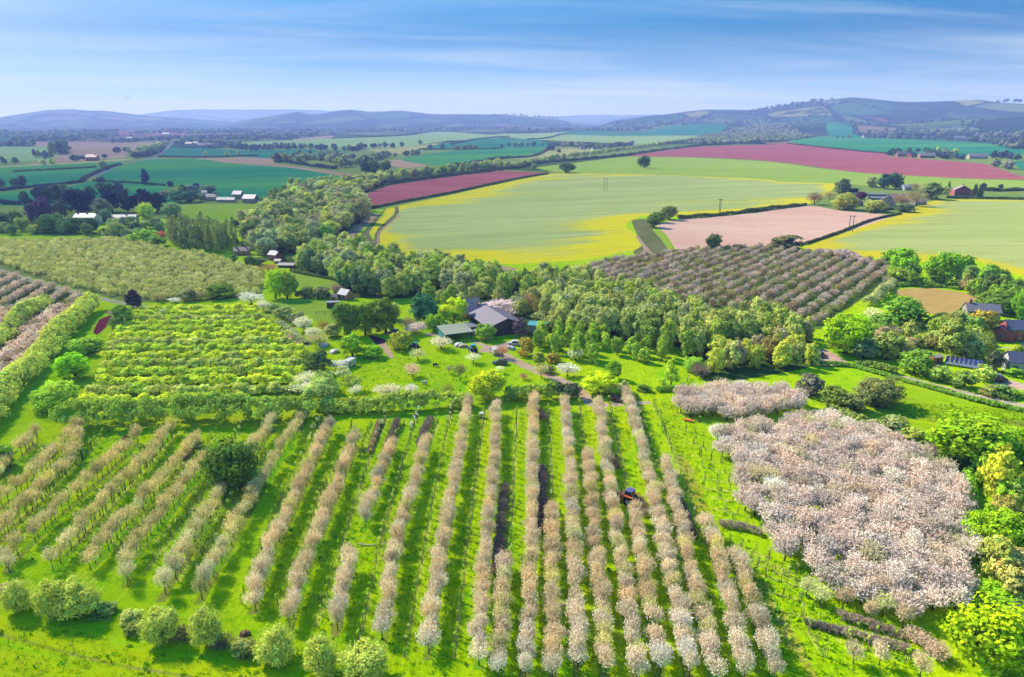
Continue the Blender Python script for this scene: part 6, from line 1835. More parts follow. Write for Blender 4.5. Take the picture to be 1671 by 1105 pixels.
def shed(name, label, t, zx, zy, w_, d, h0, h1, wall, roof, rot=0, posts=True, cat='shed', walls=('back',)):
    """mono-pitch open shed: posts, some walls, a sheet roof"""
    x, y, z = place(t, zx, zy)
    o = bpy.data.objects.new(name, None)
    COL.objects.link(o)
    a = math.radians(rot)
    o.location = (x - math.sin(a) * d / 2, y + math.cos(a) * d / 2, z - .03)
    o.rotation_euler = (0, 0, a)
    meta(o, label, cat)
    hw, hd = w_ / 2, d / 2
    if posts:
        for px_ in (-hw + .15, 0, hw - .15):
            part('post', B(px_ - .09, px_ + .09, -hd + .1, -hd + .28, 0, h0 - .05), TIMBER, o)
    if 'back' in walls:
        part('wall', B(-hw + .1, hw - .1, hd - .2, hd - .05, 0, h1 - .1), wall, o)
    if 'left' in walls:
        part('wall', B(-hw + .05, -hw + .2, -hd + .3, hd - .21, 0, min(h0, h1) - .1), wall, o)
    if 'right' in walls:
        part('wall', B(hw - .2, hw - .05, -hd + .3, hd - .21, 0, min(h0, h1) - .1), wall, o)
    if 'front' in walls:
        part('wall', B(-hw + .1, hw - .1, -hd + .05, -hd + .2, 0, h0 - .1), wall, o)

    def rf(bm):
        v = [bm.verts.new(p) for p in ((-hw - .4, -hd - .4, h0), (hw + .4, -hd - .4, h0), (hw + .4, hd + .4, h1), (-hw - .4, hd + .4, h1),
                                       (-hw - .4, -hd - .4, h0 + .12), (hw + .4, -hd - .4, h0 + .12), (hw + .4, hd + .4, h1 + .12), (-hw - .4, hd + .4, h1 + .12))]
        for f in ((3, 2, 1, 0), (4, 5, 6, 7), (0, 1, 5, 4), (1, 2, 6, 5), (2, 3, 7, 6), (3, 0, 4, 7)):
            bm.faces.new([v[i] for i in f])
    part('roof', rf, roof, o)
    return o


# the farm in the trees
house('barn', 'huge barn with wide purple brown sheet roof and open dark front', 'barn', 'Y', 830, 600, 18, 12, 3.2, 2.2, TIMBER, R_PURP, -67, 0, 1, (), False, .5, False, back=0, scale=1)
house('farmhouse', 'farmhouse wing with slate blue roof against the big barn', 'house', 'Y', 470, 440, 17, 8, 3.4, 2.6, BRICK, R_SLATE, 24, 4, 1, ((.4, .7),), True, .3, back=.2)
house('farmhouse', 'pale pink roofed brick house with gable behind the slate roof', 'house', 'Y', 470, 335, 8, 7, 3.6, 3.0, BRICK, R_PINK, 28, 2, 1, ((-.6, .6),), True, .3, back=.2)
house('barn', 'low lean to range with red wall between slate roof and barn', 'barn', 'Y', 590, 560, 9, 6, 2.4, 1.2, BRICK, R_PURP, 20, 2, 1, (), True, .3, False, back=.2)
shed('open_shed', 'open pole shed with big pale green sheet roof and blue doors', 'Y', 270, 800, 8.5, 7.5, 2.6, 3.3, R_TURQ, R_GREEN, 24, True, 'shed', ('back', 'left'))
shed('greenhouse', 'small glass and tarp lean to behind the open pole shed', 'Y', 430, 680, 4.5, 3.4, 1.9, 2.5, FRAME, R_GREY, 30, True, 'greenhouse', ('back', 'left', 'right'))
shed('storage_shed', 'small white store with turquoise sheet roof in the scrub', 'Y', 1430, 665, 5.2, 3.6, 2.2, 2.5, WHITE, R_TURQ, -12, True, 'shed', ('back', 'left', 'right', 'front'))
shed('field_shelter', 'white curved field shelter with dark open front in the paddock', 'W', 1530, 1030, 4.2, 3.2, 2.2, 1.9, WHITE, R_GREY, 10, True, 'shelter', ('back', 'left', 'right'))
house('brick_shed', 'little brick shed beside the paddock hedge', 'shed', 'W', 1540, 915, 4, 3.4, 2.3, 1.4, BRICKP, R_TILE, 10, 1, 1, (), True, .25, False, back=.1)
house('cottage', 'small cottage with pale blue grey roof under the blue green tree', 'cottage', 'F', 645, 428, 5, 4.5, 2.4, 1.8, BRICKP, R_SLATE, -35, 2, 1, (), True, .25, back=.1)
# up the valley
house('brick_house', 'dark red brick house with slate roof by the valley wood', 'house', 'W', 700, 380, 8, 8, 4.6, 2.6, BRICK, R_SLATE, -24, 3, 2, ((.6, .8),), True, .3)
house('brick_house', 'pink brick house with chimney half hidden by bushes', 'house', 'W', 290, 310, 12, 7, 3.8, 2.6, BRICKP, R_TILE, 14, 4, 1, ((-.7, 1.0), (.5, .8)), True, .3)
house('farm_shed', 'long low shed with dark slate roof below the red brick house', 'shed', 'W', 890, 478, 12, 5, 2.0, 1.3, TIMBER, R_PURP, -6, 0, 1, (), False, .3, False)
house('farm_shed', 'small tile roofed shed below the red brick house', 'shed', 'W', 770, 420, 5, 4, 2.0, 1.2, STONE, R_TILE, -10, 1, 1, (), True, .3, False)
# the great house
house('great_house', 'great white house with three chimneys among dark trees', 'house', 'T', 235, 330, 26, 14, 8.5, 4.0, WHITE, R_GREY, -6, 6, 2, ((-.85, 1.6), (.0, 1.4), (.9, 1.6)), True, .4)
house('long_house', 'long low pale house right of the great white house', 'house', 'T', 540, 300, 30, 10, 4.2, 3.0, CREAM, R_GREY, 4, 6, 1, ((.2, 1.4),), True, .4)
house('farm_barn', 'first white roofed barn at the end of the farm row', 'barn', 'T', 1550, 155, 18, 15, 6.5, 5, STONE, R_PALE, -8, 2, 1, (), False, .5)
house('farm_barn', 'second white roofed barn standing just behind the end barn', 'barn', 'T', 1455, 125, 13, 14, 7.5, 4.5, STONE, R_PALE, -4, 1, 1, (), False, .5)
house('farm_barn', 'long low barn with pinkish grey roof in the farm row', 'barn', 'T', 1365, 150, 26, 9, 4.0, 3, STONE, R_GREY, -3, 5, 1, (), True, .4)
house('farm_house', 'ochre farmhouse with hipped look at the start of the farm row', 'house', 'T', 1250, 138, 16, 10, 6, 4, CREAM, R_TILE, 8, 4, 2, ((.7, 1.2),), True, .4)
house('farm_barn', 'small white shed behind the ochre farmhouse', 'barn', 'T', 1195, 90, 8, 7, 4, 3, WHITE, R_PALE, 8, 1, 1, (), True, .4)


def spire():
    x, y, z = place('T', 682, 260)
    o = bpy.data.objects.new('church_spire', None)
    COL.objects.link(o)
    o.location = (x, y, z)
    o.scale = (.45, .45, .5)
    meta(o, 'thin grey stone spire rising behind the lime yellow tree', 'spire')
    part('tower', B(-1.8, 1.8, -1.8, 1.8, 0, 12), STONE, o)

    def f(bm):
        b = [bm.verts.new((math.cos(i * math.pi / 4 + .39) * 1.9, math.sin(i * math.pi / 4 + .39) * 1.9, 12)) for i in range(8)]
        t = bm.verts.new((0, 0, 26))
        bm.faces.new(b[::-1])
        for i in range(8):
            bm.faces.new((b[i], b[(i + 1) % 8], t))
    part('spire', f, R_GREY, o)


spire()
# far village and red house
house('brick_house', 'lone dark red house on the far tan field', 'house', 'A', 588, 446, 22, 14, 8, 5, BRICK, R_RED, 4, 4, 2, ((.6, 1.6),), True, .4)
for i, (zx, zy, ww, rr) in enumerate([(1215, 352, 26, R_TILE), (1260, 350, 20, R_PINK), (1300, 358, 30, R_TILE), (1345, 356, 22, R_PINK), (1390, 356, 26, R_TILE), (1408, 346, 18, R_RED)]):
    house('village_house', ['brown roofed house at the road end of the far village', 'pale pink roofed house second along the far village', 'widest brown roofed house mid far village', 'pale pink roofed house beside the widest one', 'brown roofed house near the far village end', 'small red roofed house closing the far village'][i],
          'house', 'A', zx, zy, ww, 13, 7, 6, BRICKP if i % 2 else CREAM, rr, -10 + 7 * i, 3, 2, ((.5, 1.5),), True, .4)
house('village_house', 'white house far beyond the tan fields', 'house', 'A', 1068, 284, 40, 20, 9, 7, WHITE, R_PALE, 3, 3, 1, (), False, .4)
house('village_house', 'white cottage beside the upper country road', 'house', 'A', 835, 315, 26, 14, 7, 6, WHITE, R_PALE, 3, 3, 1, (), False, .4)
# the hill houses
house('brick_house', 'tall red brick house with gable beside two dark conifers', 'house', 'U', 1495, 245, 9, 15, 6.2, 4.2, BRICK, R_PINK, 72, 3, 2, ((.2, 1.2),), True, .4, back=.1)
house('brick_annex', 'pale roofed wing attached to the tall red brick house', 'house', 'U', 1425, 235, 9, 9, 4.4, 2.6, BRICK, R_PINK, -8, 2, 1, (), True, .3, back=.3)
house('pink_house', 'pink gabled house behind bare trees on the hill', 'house', 'U', 745, 345, 9, 13, 4.4, 4.4, CREAM, R_TILE, 62, 2, 1, ((.2, 1.0),), True, .4, back=.1)
house('pink_barn', 'long brown roofed barn behind the pink gabled house', 'barn', 'U', 850, 310, 16, 9, 4, 3.4, BRICKP, R_TILE, -28, 3, 1, (), True, .4, back=.3)
house('pink_barn', 'low pale barn beside the rapeseed corner', 'barn', 'U', 1060, 335, 13, 7, 3.0, 2.4, STONE, R_PINK, 24, 2, 1, (), True, .3, back=.3)
house('garden_house', 'small red roofed shed right of the yellow olive tree', 'shed', 'U', 440, 345, 7, 8, 2.4, 3, BRICKP, R_RED, 40, 1, 1, (), True, .3, back=.2)
shed('blue_shed', 'open blue sheet shed beside the dark olive hill tree', 'U', 395, 215, 11, 7, 4.2, 3.4, R_BLUE, R_BLUE, -10, True, 'shed', ('back', 'left'))
house('white_shed', 'white gabled shed with dark doorway on the hill pasture', 'shed', 'U', 925, 188, 9, 8, 3.4, 2.4, WHITE, R_PALE, 8, 1, 1, (), True, .3, back=.2)
shed('glasshouse', 'low grey flat glasshouse frame on the hill garden', 'U', 600, 250, 22, 9, 1.6, 1.9, STONE, R_GREY, -3, True, 'greenhouse', ('back', 'left', 'right', 'front'))
shed('grey_shed', 'low pale grey flat roofed shed on the hill garden', 'U', 640, 290, 12, 6, 1.8, 2.2, STONE, R_GREY, -3, True, 'shed', ('back', 'left', 'right', 'front'))
# hill farm beyond the red field
for i, (zx, zy, ww, wl, rr) in enumerate([(930, 398, 24, BRICKP, R_GREY), (1000, 402, 22, BRICK, R_PURP), (1080, 406, 34, BRICKP, R_PINK), (1385, 408, 40, CREAM, R_PINK), (1230, 395, 20, BRICK, R_TILE)]):
    house('farm_house', ['grey roofed farmhouse starting the hill farm past the red field', 'dark purple roofed barn second in the hill farm', 'long pink roofed range third in the hill farm', 'long low pink building at the lane past the hill farm', 'brown roofed house among trees of the hill farm'][i],
          'house', 'D', zx, zy, ww, 13, 6, 6, wl, rr, [-14, 30, -6, -4, 20][i], 4, 1, ((.5, 1.4),), True, .4)
house('farm_house', 'white farmhouse far behind the teal field', 'house', 'D', 1280, 289, 46, 20, 8, 9, WHITE, R_PALE, -4, 4, 1, (), True, .4)
house('farm_house', 'white cottage far behind the teal field end', 'house', 'D', 1432, 282, 26, 16, 8, 8, WHITE, R_PALE, 6, 2, 1, (), True, .4)
house('farm_house', 'pale orange house at the pale field behind the copse', 'house', 'D', 712, 276, 26, 16, 7, 8, CREAM, R_TILE, 6, 2, 1, (), True, .4)
house('white_barn', 'long white shed on top of the red field', 'barn', 'C', 1450, 312, 70, 22, 7, 4, WHITE, R_PALE, -5, 6, 1, (), True, .5)
for i, (zx, zy, ww, rr) in enumerate([(438, 334, 18, R_TILE), (545, 342, 22, R_SLATE), (555, 348, 14, R_GREY), (640, 352, 24, R_GREY)]):
    house('hamlet_house', ['brown roofed house at the small hamlet', 'dark roofed white house in the small hamlet', 'grey roofed cottage touching the dark roofed house', 'low grey roofed house below the small hamlet'][i], 'house', 'C', zx, zy, ww, 11, 5, 5, [BRICKP, WHITE, CREAM, WHITE][i], rr, 8 * i - 10, 3, 1, ((.4, 1.2),), True, .4)
house('works_building', 'very long pale industrial building far below the ridge', 'building', 'C', 900, 158, 300, 60, 18, 8, WHITE, R_PALE, 4, 6, 1, (), False, .5)
# by the lane
house('farmhouse', 'pale stone farmhouse with grey hipped roof and brick chimney', 'house', 'X', 590, 320, 11.5, 8, 4.4, 2.4, STONE, R_GREY, -18, 4, 2, ((-.75, .9),), True, .3, back=.3)
house('brick_house', 'red brick house with slate roof at the frame edge', 'house', 'X', 960, 500, 10, 8, 4.4, 2.6, BRICK, R_SLATE, -10, 4, 2, (), True, .3, back=.3)
house('brick_annex', 'red tiled annex beside the slate roofed brick house', 'house', 'X', 820, 498, 6, 8, 2.8, 2.2, BRICK, R_RED, 52, 1, 1, (), True, .3, back=.2)
house('white_cottage', 'white cottage with slate roof and dormer by the driveway', 'cottage', 'X', 985, 815, 9, 7, 3.9, 2.6, WHITE, R_SLATE, -14, 3, 1, (), True, .3, back=.3)


def solar():
    x0, y0 = at(*P('X', 235, 735)); x1, y1 = at(*P('X', 590, 790))
    L_ = math.hypot(x1 - x0, y1 - y0)
    a = math.atan2(y1 - y0, x1 - x0)
    n = 8
    PANEL = plain('solar_cells', G(66, 66, 122), .25, .12, 3, 0, .6)
    METAL = plain('solar_frame', G(200, 200, 205), .4, .06, 2, .6)
    for i in range(n):
        u = (i + .5) / n
        o = bpy.data.objects.new('solar_panel', None)
        COL.objects.link(o)
        o.location = (x0 + (x1 - x0) * u, y0 + (y1 - y0) * u, float(zh(x0, y0)))
        o.rotation_euler = (0, 0, a)
        meta(o, f'tilted blue solar panel, {ordw(i + 1)} from the wooden shed in the panel row', 'solar panel', 'solar panels in the row')
        w_ = L_ / n * .92

        def slab(z0, z1, inset=0.0):
            def f(bm):
                hw = w_ / 2 - inset
                q = [(-hw, .35), (hw, .35), (hw, 4.2), (-hw, 4.2)]
                lo = [bm.verts.new((x, y + inset * (1 if y < 1 else -1), .35 + (y) * .33 + z0)) for x, y in q]
                hi = [bm.verts.new((x, y + inset * (1 if y < 1 else -1), .35 + (y) * .33 + z1)) for x, y in q]
                bm.faces.new(lo[::-1]); bm.faces.new(hi)
                for k in range(4):
                    bm.faces.new((lo[k], lo[(k + 1) % 4], hi[(k + 1) % 4], hi[k]))
            return f
        part('frame', slab(0, .05), METAL, o)
        part('cells', slab(.051, .07, .12), PANEL, o)
        for s in (-1, 1):
            part('leg', B(s * w_ * .4 - .04, s * w_ * .4 + .04, 3.9, 4.0, 0, 1.64), METAL, o)
            part('leg', B(s * w_ * .4 - .04, s * w_ * .4 + .04, .5, .58, 0, .5), METAL, o)


solar()
house('wooden_shed', 'orange timber shed with flat looking roof by the solar panels', 'shed', 'X', 155, 712, 3.8, 3, 2.2, .5, PLANK, R_PINK, 12, 1, 1, (), True, .2, False, back=.2)
house('wooden_hut', 'small dark hut with pale roof left of the orange shed', 'hut', 'X', 66, 655, 1.8, 1.5, 1.5, .4, TIMBER, R_PALE, -10, 0, 1, (), False, .15, False, back=.2)


# ------------------------------------------------------------------ posts, fences, vehicles and yard things
def hpole(t, zx, zy, hz, gap, label):
    x, y, z = place(t, zx, zy)
    k = ppm(x, y)
    h = hz / TILES[t][2] / k
    o = bpy.data.objects.new('power_pole', None)
    COL.objects.link(o)
    o.location = (x, y, z)
    meta(o, label, 'power pole')
    W = plain('pole_wood', G(112, 98, 88), .9, .2, 2)
    for s in (-1, 1):
        part('post', lambda bm, s=s: [box_faces(bm, s * gap / 2 - .17, s * gap / 2 + .17, -.17, .17, -.3, h)], W, o, .05)
    part('crossarm', B(-gap / 2 - .9, gap / 2 + .9, -.30, -.18, h - .5, h - .25), W, o)
    for s in (-1, 0, 1):
        part('insulator', B(s * (gap / 2 + .7) - .08, s * (gap / 2 + .7) + .08, -.3, -.18, h - .25, h + .15), GLASS, o)


hpole('C', 692, 597, 76, 2.6, 'wooden twin power pole in the middle of the big rapeseed field')
hpole('D', 618, 840, 96, 2.2, 'wooden twin power pole between pink field and sunny rapeseed')
hpole('C', 1378, 742, 96, .9, 'thin wooden power pole at the hedge of the pink field')


def fence(t, pts, label, h=1.1, rails=2, step=2.4, m=None):
    c = [place(t, *p) for p in pts]
    o = bpy.data.objects.new('fence', None)
    COL.objects.link(o)
    o.location = c[0]
    meta(o, label, 'fence')
    W = m or plain('fence_wood', G(176, 160, 128), .9, .2, 3)
    for a, b in zip(c[:-1], c[1:]):
        L_ = math.hypot(b[0] - a[0], b[1] - a[1])
        n = max(1, int(L_ / step))
        ang = math.atan2(b[1] - a[1], b[0] - a[0])
        for i in range(n + 1):
            q = part('post', B(-.07, .07, -.07, .07, 0, h), W, o)
            q.location = (a[0] + (b[0] - a[0]) * i / n - c[0][0], a[1] + (b[1] - a[1]) * i / n - c[0][1], 0)
        for r in range(rails):
            q = part('rail', B(0, L_, .08, .13, h * (.45 + .4 * r), h * (.45 + .4 * r) + .12), W, o)
            q.location = (a[0] - c[0][0], a[1] - c[0][1], 0)
            q.rotation_euler = (0, 0, ang)


fence('F', [(455, 528), (515, 524), (585, 522)], 'low wooden rail fence inside the paddock')
fence('G', [(1190, 875), (1185, 895), (1160, 925)], 'short dark paddock rail at the glade edge')

TYRE = plain('tyre_black', G(40, 40, 42), .9, .1)


def wheel(parent, x, y, r, w_):
    def f(bm):
        bmesh.ops.create_cone(bm, cap_ends=True, segments=18, radius1=r, radius2=r, depth=w_)
        bmesh.ops.rotate(bm, verts=bm.verts, matrix=Matrix.Rotation(math.pi / 2, 3, 'Y'))
    q = part('wheel', f, TYRE, parent)
    q.location = (x, y, r)

    def g(bm):
        bmesh.ops.create_cone(bm, cap_ends=True, segments=12, radius1=r * .5, radius2=r * .5, depth=w_ + .04)
        bmesh.ops.rotate(bm, verts=bm.verts, matrix=Matrix.Rotation(math.pi / 2, 3, 'Y'))
    part('rim', g, FRAME, q)


def vehicle(name, label, cat, t, zx, zy, rot, rgb, L_=4.3, W_=1.8, H_=1.45, van=False):
    x, y, z = place(t, zx, zy)
    o = bpy.data.objects.new(name, None)
    COL.objects.link(o)
    o.location = (x, y, z)
    o.rotation_euler = (0, 0, math.radians(rot))
    meta(o, label, cat)
    paint = plain('paint_%d_%d_%d' % rgb, G(*rgb), .25, .03, 1, 0, .6)
    hl, hw = L_ / 2, W_ / 2
    if van:
        prof = [(-hl, .35), (hl, .35), (hl, .95), (hl - .75, 1.15), (hl - 1.35, H_), (-hl, H_)]
        cab = [(hl - .86, 1.14), (hl - 1.38, H_ - .08), (hl - 2.1, H_ - .08), (hl - 2.1, 1.14)]
    else:
        prof = [(-hl, .35), (hl, .35), (hl, .72), (hl - 1.1, .88), (-hl + .5, .92), (-hl, .85)]
        cab = None

    def body(bm):
        a = [bm.verts.new((-hw, p[0], p[1])) for p in prof]
        b = [bm.verts.new((hw, p[0], p[1])) for p in prof]
        bm.faces.new(a[::-1]); bm.faces.new(b)
        for i in range(len(prof)):
            bm.faces.new((a[i], a[(i + 1) % len(prof)], b[(i + 1) % len(prof)], b[i]))
    part('body', body, paint, o, .05)
    if van:
        part('windscreen', lambda bm: prism_x(bm, [(hl - .74, 1.17), (hl - .70, 1.19), (hl - 1.30, H_ - .02), (hl - 1.36, H_ - .04)], hw * .86), GLASS, o)
        for s in (-1, 1):
            q = part('side_window', lambda bm, s=s: prism_x2(bm, cab, s * hw, s * (hw + .02)), GLASS, o)
    else:
        g = [(hl - 1.15, .90), (hl - 1.75, H_), (-hl + 1.0, H_), (-hl + .35, .93)]
        part('cabin', lambda bm: prism_x(bm, g, hw * .86), GLASS, o, .04)
        part('roof', lambda bm: prism_x(bm, [(hl - 1.72, H_ + .01), (hl - 1.76, H_ + .06), (-hl + 1.0, H_ + .06), (-hl + .96, H_ + .01)], hw * .82), paint, o)
    for sx in (-1, 1):
        for yy in (hl - .8, -hl + .8):
            wheel(o, sx * (hw - .08), yy, .33, .2)
        part('headlight', B(sx * hw * .7 - .15, sx * hw * .7 + .15, hl, hl + .03, .58, .72), FRAME, o)
        part('tail_light', B(sx * hw * .75 - .12, sx * hw * .75 + .12, -hl - .03, -hl, .62, .78), R_RED, o)
    return o


def prism_x(bm, prof, hw):
    prism_x2(bm, prof, -hw, hw)


def prism_x2(bm, prof, x0, x1):
    a = [bm.verts.new((x0, p[0], p[1])) for p in prof]
    b = [bm.verts.new((x1, p[0], p[1])) for p in prof]
    bm.faces.new(a[::-1]); bm.faces.new(b)
    for i in range(len(prof)):
        bm.faces.new((a[i], a[(i + 1) % len(prof)], b[(i + 1) % len(prof)], b[i]))


vehicle('van', 'white van with dark rear parked beside the white apple tree', 'van', 'V', 410, 665, 160, (236, 236, 240), 4.9, 1.95, 2.2, True)
vehicle('car', 'dark grey car parked on the lawn beside the farm track', 'car', 'G', 60, 792, 82, (84, 78, 92), 4.3, 1.8, 1.45)
vehicle('car', 'white car parked in the farm yard near the bronze bush', 'car', 'Y', 1110, 860, 70, (238, 238, 240), 4.2, 1.8, 1.45)
vehicle('car', 'pale pink van nosed in at the yard corner', 'van', 'Y', 800, 985, 20, (240, 214, 205), 4.6, 1.9, 1.9, True)
vehicle('car', 'silver car between the greenhouse and the barn', 'car', 'Y', 505, 700, 100, (200, 205, 220), 4.2, 1.8, 1.45)
vehicle('car', 'dark blue car at the driveway of the white cottage', 'car', 'X', 745, 885, 74, (58, 62, 104), 4.3, 1.8, 1.45)
vehicle('car', 'silver car beside the dark blue one at the driveway', 'car', 'X', 720, 866, 74, (190, 190, 204), 4.2, 1.8, 1.45)
vehicle('car', 'dark car parked on the pink lane yard', 'car', 'H', 428, 742, 10, (70, 66, 78), 4.3, 1.8, 1.45)
vehicle('car', 'pale car tucked under the tall dark trees', 'car', 'F', 960, 650, 70, (190, 186, 210), 4.2, 1.8, 1.45)


def tractor(label, t, zx, zy, rot, hood, cab, side=None, k=1.0):
    x, y, z = place(t, zx, zy)
    o = bpy.data.objects.new('tractor', None)
    COL.objects.link(o)
    o.location = (x, y, z)
    o.rotation_euler = (0, 0, math.radians(rot))
    o.scale = (k, k, k)
    meta(o, label, 'tractor')
    ph = plain('paint_%d_%d_%d' % hood, G(*hood), .35, .05, 1, 0, .5)
    pc = plain('paint_%d_%d_%d' % cab, G(*cab), .4, .05, 1, 0, .5)
    part('hood', lambda bm: prism_x(bm, [(.1, .55), (1.75, .55), (1.75, 1.05), (1.5, 1.3), (.1, 1.38)], .42), ph, o, .05)
    part('cab', lambda bm: prism_x(bm, [(.1, 1.3), (-.15, 2.15), (-1.1, 2.15), (-1.2, .7), (.1, .7)], .6), GLASS, o, .03)
    part('roof', B(-.68, .68, -1.2, -.02, 2.16, 2.3), pc, o, .05)
    for s in (-1, 1):
        wheel(o, s * .78, -.75, .72, .4)
        wheel(o, s * .72, 1.25, .45, .28)
        part('mudguard', B(s * .78 - .24, s * .78 + .24, -1.4, -.1, 1.46, 1.54), ph, o)
    part('exhaust', B(.2, .28, .9, .98, 1.33, 2.0), TYRE, o)
    if side:
        ps = plain('paint_%d_%d_%d' % side, G(*side), .4, .05, 1, 0, .5)
        part('sprayer_tank', B(-1.45, -1.0, -.9, .5, .7, 2.0), ps, o, .12)
        part('linkage', B(-1.01, -.6, -.3, -.1, .6, .75), TYRE, o)
    part('rear_implement', B(-.9, .9, -2.3, -1.5, .3, .8), TYRE, o, .05)


tractor('small tractor with orange bonnet and dark cab between orchard rows', 'K', 822, 668, 52, (250, 128, 50), (112, 100, 160), None, 1.2)
tractor('bright blue tractor parked before the open pole shed', 'Y', 470, 960, 20, (40, 150, 220), (60, 190, 220), None, 1.05)
tractor('small blue tractor half hidden behind the bronze round tree', 'V', 1300, 410, 60, (60, 150, 210), (90, 190, 220), None, .9)


def thing(name, label, cat, t, zx, zy, rot, parts, k=1.0):
    x, y, z = place(t, zx, zy)
    o = bpy.data.objects.new(name, None)
    COL.objects.link(o)
    o.location = (x, y, z - .02)
    o.rotation_euler = (0, 0, math.radians(rot))
    o.scale = (k, k, k)
    meta(o, label, cat)
    for pn, fn, m, bv in parts:
        part(pn, fn, m, o, bv)
    return o


ORANGE = plain('canvas_orange', G(250, 128, 40), .6, .06)
STEEL = plain('steel_grey', G(150, 152, 158), .45, .1, 2, .5)
TARP = plain('tarp_pale', G(214, 216, 226), .5, .08)
BLUET = plain('tarp_blue', G(150, 176, 216), .5, .08)
thing('orange_trailer', 'bright orange flat trailer on the grass before the small blossom clump', 'trailer', 'K', 1200, 178, 60,
      [('tray', lambda bm: prism_x(bm, [(-1.9, .5), (1.9, .5), (2.1, .85), (-2.1, .85)], .8), ORANGE, .04), ('drawbar', B(-.06, .06, 2.0, 3.0, .5, .6), STEEL, 0), ('axle', B(-.9, .9, -.06, .06, .3, .45), STEEL, 0)], .55)
thing('beehive', 'white beehive box on the grass beside the pale row end', 'beehive', 'J', 1523, 164, 12,
      [('stand', B(-.35, .35, -.35, .35, 0, .3), TIMBER, 0), ('box', B(-.45, .45, -.45, .45, .3, 1.1), WHITE, .03), ('lid', B(-.5, .5, -.5, .5, 1.1, 1.22), FRAME, .02)])
thing('fallen_trunk', 'pale fallen trunk with bare branches lying between two rows', 'fallen tree', 'N', 830, 122, 4,
      [('trunk', lambda bm: [bm.verts.new(v) for v in ()] or box_faces(bm, -2.0, 1.6, -.08, .08, .1, .27), plain('dead_wood', G(206, 192, 160), .9, .2, 3), .08),
       ('branch', B(-2.6, -1.2, .1, .22, .3, .42), plain('dead_wood', G(206, 192, 160), .9, .2, 3), .03), ('branch', B(.4, 2.6, .2, .3, .25, .38), plain('dead_wood', G(206, 192, 160), .9, .2, 3), .03)])
thing('log_heap', 'brown heap of cut brush on the meadow edge', 'brush heap', 'M', 1592, 705, 10,
      [('brush', lambda bm: [bmesh.ops.create_icosphere(bm, subdivisions=3, radius=.55, matrix=Matrix.Diagonal((1.25, .9, .8, 1)))] and [v.co.__iadd__(Vector((random.Random(i).uniform(-.12, .12), random.Random(i + 9).uniform(-.12, .12), random.Random(i + 5).uniform(-.1, .1) + .25))) for i, v in enumerate(bm.verts)], plain('brush_brown', G(150, 106, 84), .95, .35, 6), 0)])
for i, (t, zx, zy, lab, m) in enumerate([('V', 95, 375, 'pale tarpaulined boat hull beside the white thorn bush', TARP), ('V', 60, 380, 'white covered trailer next to the boat hull', TARP), ('H', 760, 660, 'blue tarp covered stack beside the yellow topped oak', BLUET),
                                         ('Y', 1040, 920, 'pale bale of rubbish at the yard edge', TARP), ('Y', 1110, 830, 'grey tarped pile beside the parked white car', TARP), ('Y', 330, 890, 'beige heap of sacks before the open pole shed', plain('sack_beige', G(216, 190, 170), .9, .2, 3)),
                                         ('Y', 270, 870, 'pale box pile at the open shed corner', TARP), ('V', 220, 465, 'pale pallet on the earth by the thorn bush', TARP)]):
    thing('tarp_pile', lab, 'tarp pile', t, zx, zy, 20 * i, [('tarp', lambda bm: prism_x(bm, [(-1.5, 0), (1.5, 0), (1.2, .7), (.2, 1.05), (-1.1, .8)], .75), m, .12), ('rope', B(-.78, .78, .1, .16, .98, 1.04), TYRE, 0), ('pallet', B(-.85, .85, -1.6, 1.6, -.02, .06), TIMBER, 0)])


def sheep(t, zx, zy, rot, label, dark=False):
    """one grazing animal, body and legs as one skinned surface"""
    x, y, z = place(t, zx, zy)
    me = bpy.data.meshes.new('sheep')
    bm = bmesh.new()
    J = [((0, -.45, .62), .24), ((0, -.1, .66), .29), ((0, .3, .66), .25), ((0, .52, .62), .15), ((0, .7, .44), .11), ((0, .82, .26), .06)]
    vs = [bm.verts.new(j[0]) for j in J]
    for a, b in zip(vs[:-1], vs[1:]):
        bm.edges.new((a, b))
    rad = [j[1] for j in J]
    for root, sx, yy in ((0, 1, -.42), (0, -1, -.42), (2, 1, .3), (2, -1, .3)):
        k = bm.verts.new((sx * .14, yy, .34)); rad.append(.07)
        f = bm.verts.new((sx * .14, yy + .02, .02)); rad.append(.04)
        bm.edges.new((vs[root], k)); bm.edges.new((k, f))
    bm.to_mesh(me); bm.free()
    o = bpy.data.objects.new('sheep', me)
    COL.objects.link(o)
    md = o.modifiers.new('skin', 'SKIN')
    for v, r in zip(me.skin_vertices[0].data, rad):
        v.radius = (r, r)
    me.skin_vertices[0].data[1].use_root = True
    o.modifiers.new('sub', 'SUBSURF').levels = 1
    me.materials.append(plain('wool_dark', G(60, 54, 50), .95, .2, 8) if dark else plain('wool', G(226, 220, 206), .95, .15, 8))
    o.location = (x, y, z)
    o.rotation_euler = (0, 0, math.radians(rot))
    o.scale = (1.25, 1.25, 1.25)
    meta(o, label, 'sheep')


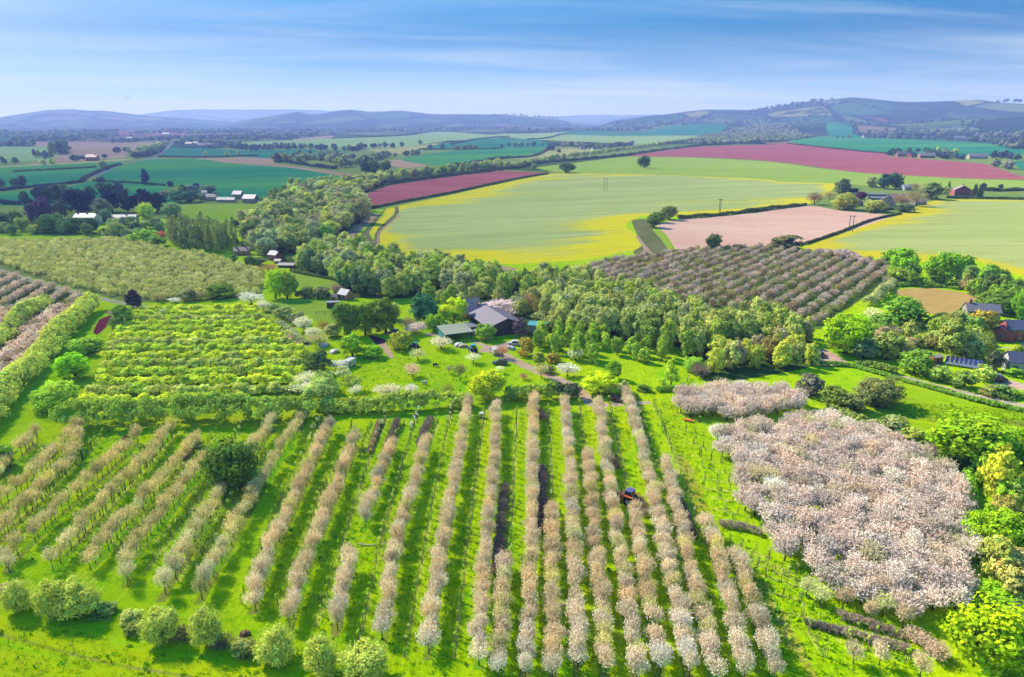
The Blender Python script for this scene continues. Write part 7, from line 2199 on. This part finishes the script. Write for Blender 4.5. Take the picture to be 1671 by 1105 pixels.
sheep('V', 1445, 900, 70, 'white sheep grazing on the home orchard lawn')
sheep('V', 1590, 660, -60, 'dark sheep grazing near the thin upright apple tree', True)


def aeroplane():
    x, y, z = -2800.0, 5200.0, 0
    d = np.array(((209 - PW / 2) / F_PX, CP + SP * (PH / 2 - 160) / F_PX, -SP + CP * (PH / 2 - 160) / F_PX))
    t = 5200 / d[1]
    o = bpy.data.objects.new('aeroplane', None)
    COL.objects.link(o)
    o.location = (d[0] * t, 5200, CAM_H + d[2] * t)
    o.rotation_euler = (0, 0, math.radians(84))
    meta(o, 'tiny distant aeroplane in the sky over the blue ridge', 'aeroplane')
    PL = plain('plane_grey', G(130, 140, 160), .5, .05)
    part('fuselage', lambda bm: prism_x(bm, [(-17, 0), (-14, 2), (13, 2), (17, .6), (15, -1.6), (-9, -1.6)], 1.7), PL, o, .4)
    part('wing', lambda bm: prism_x(bm, [(-3, -.6), (2.5, -.6), (2.2, -.1), (-3, -.1)], 16), PL, o)
    part('tail_fin', lambda bm: prism_x(bm, [(-17, 1.6), (-13, 2.0), (-16, 6.5), (-18, 6.5)], .3), PL, o)


aeroplane()
# ------------------------------------------------------------------ the air: pale blue haze over the whole valley
def haze():
    bm = bmesh.new()
    bmesh.ops.create_cube(bm, size=1.0)
    for v in bm.verts:
        v.co.x *= 40500; v.co.y *= 40500
        v.co.z = -60 if v.co.z < 0 else 420
    me = bpy.data.meshes.new('haze')
    bm.to_mesh(me); bm.free()
    m = bpy.data.materials.new('haze_air')
    m.use_nodes = True
    nt = NT(m.node_tree)
    out = nt.n('ShaderNodeOutputMaterial')
    v = nt.n('ShaderNodeVolumePrincipled')
    v.inputs['Color'].default_value = (0.26, 0.355, 0.80, 1)
    v.inputs['Absorption Color'].default_value = (0.5, 0.4, 0.05, 1)
    v.inputs['Density'].default_value = HAZE
    v.inputs['Anisotropy'].default_value = 0.1
    nt.l(v.outputs[0], out.inputs['Volume'])
    me.materials.append(m)
    o = bpy.data.objects.new('haze', me)
    COL.objects.link(o)
    o['kind'] = 'stuff'
    o['label'] = 'pale blue haze hanging over the far hills'


HAZE = 1.45e-4
haze()
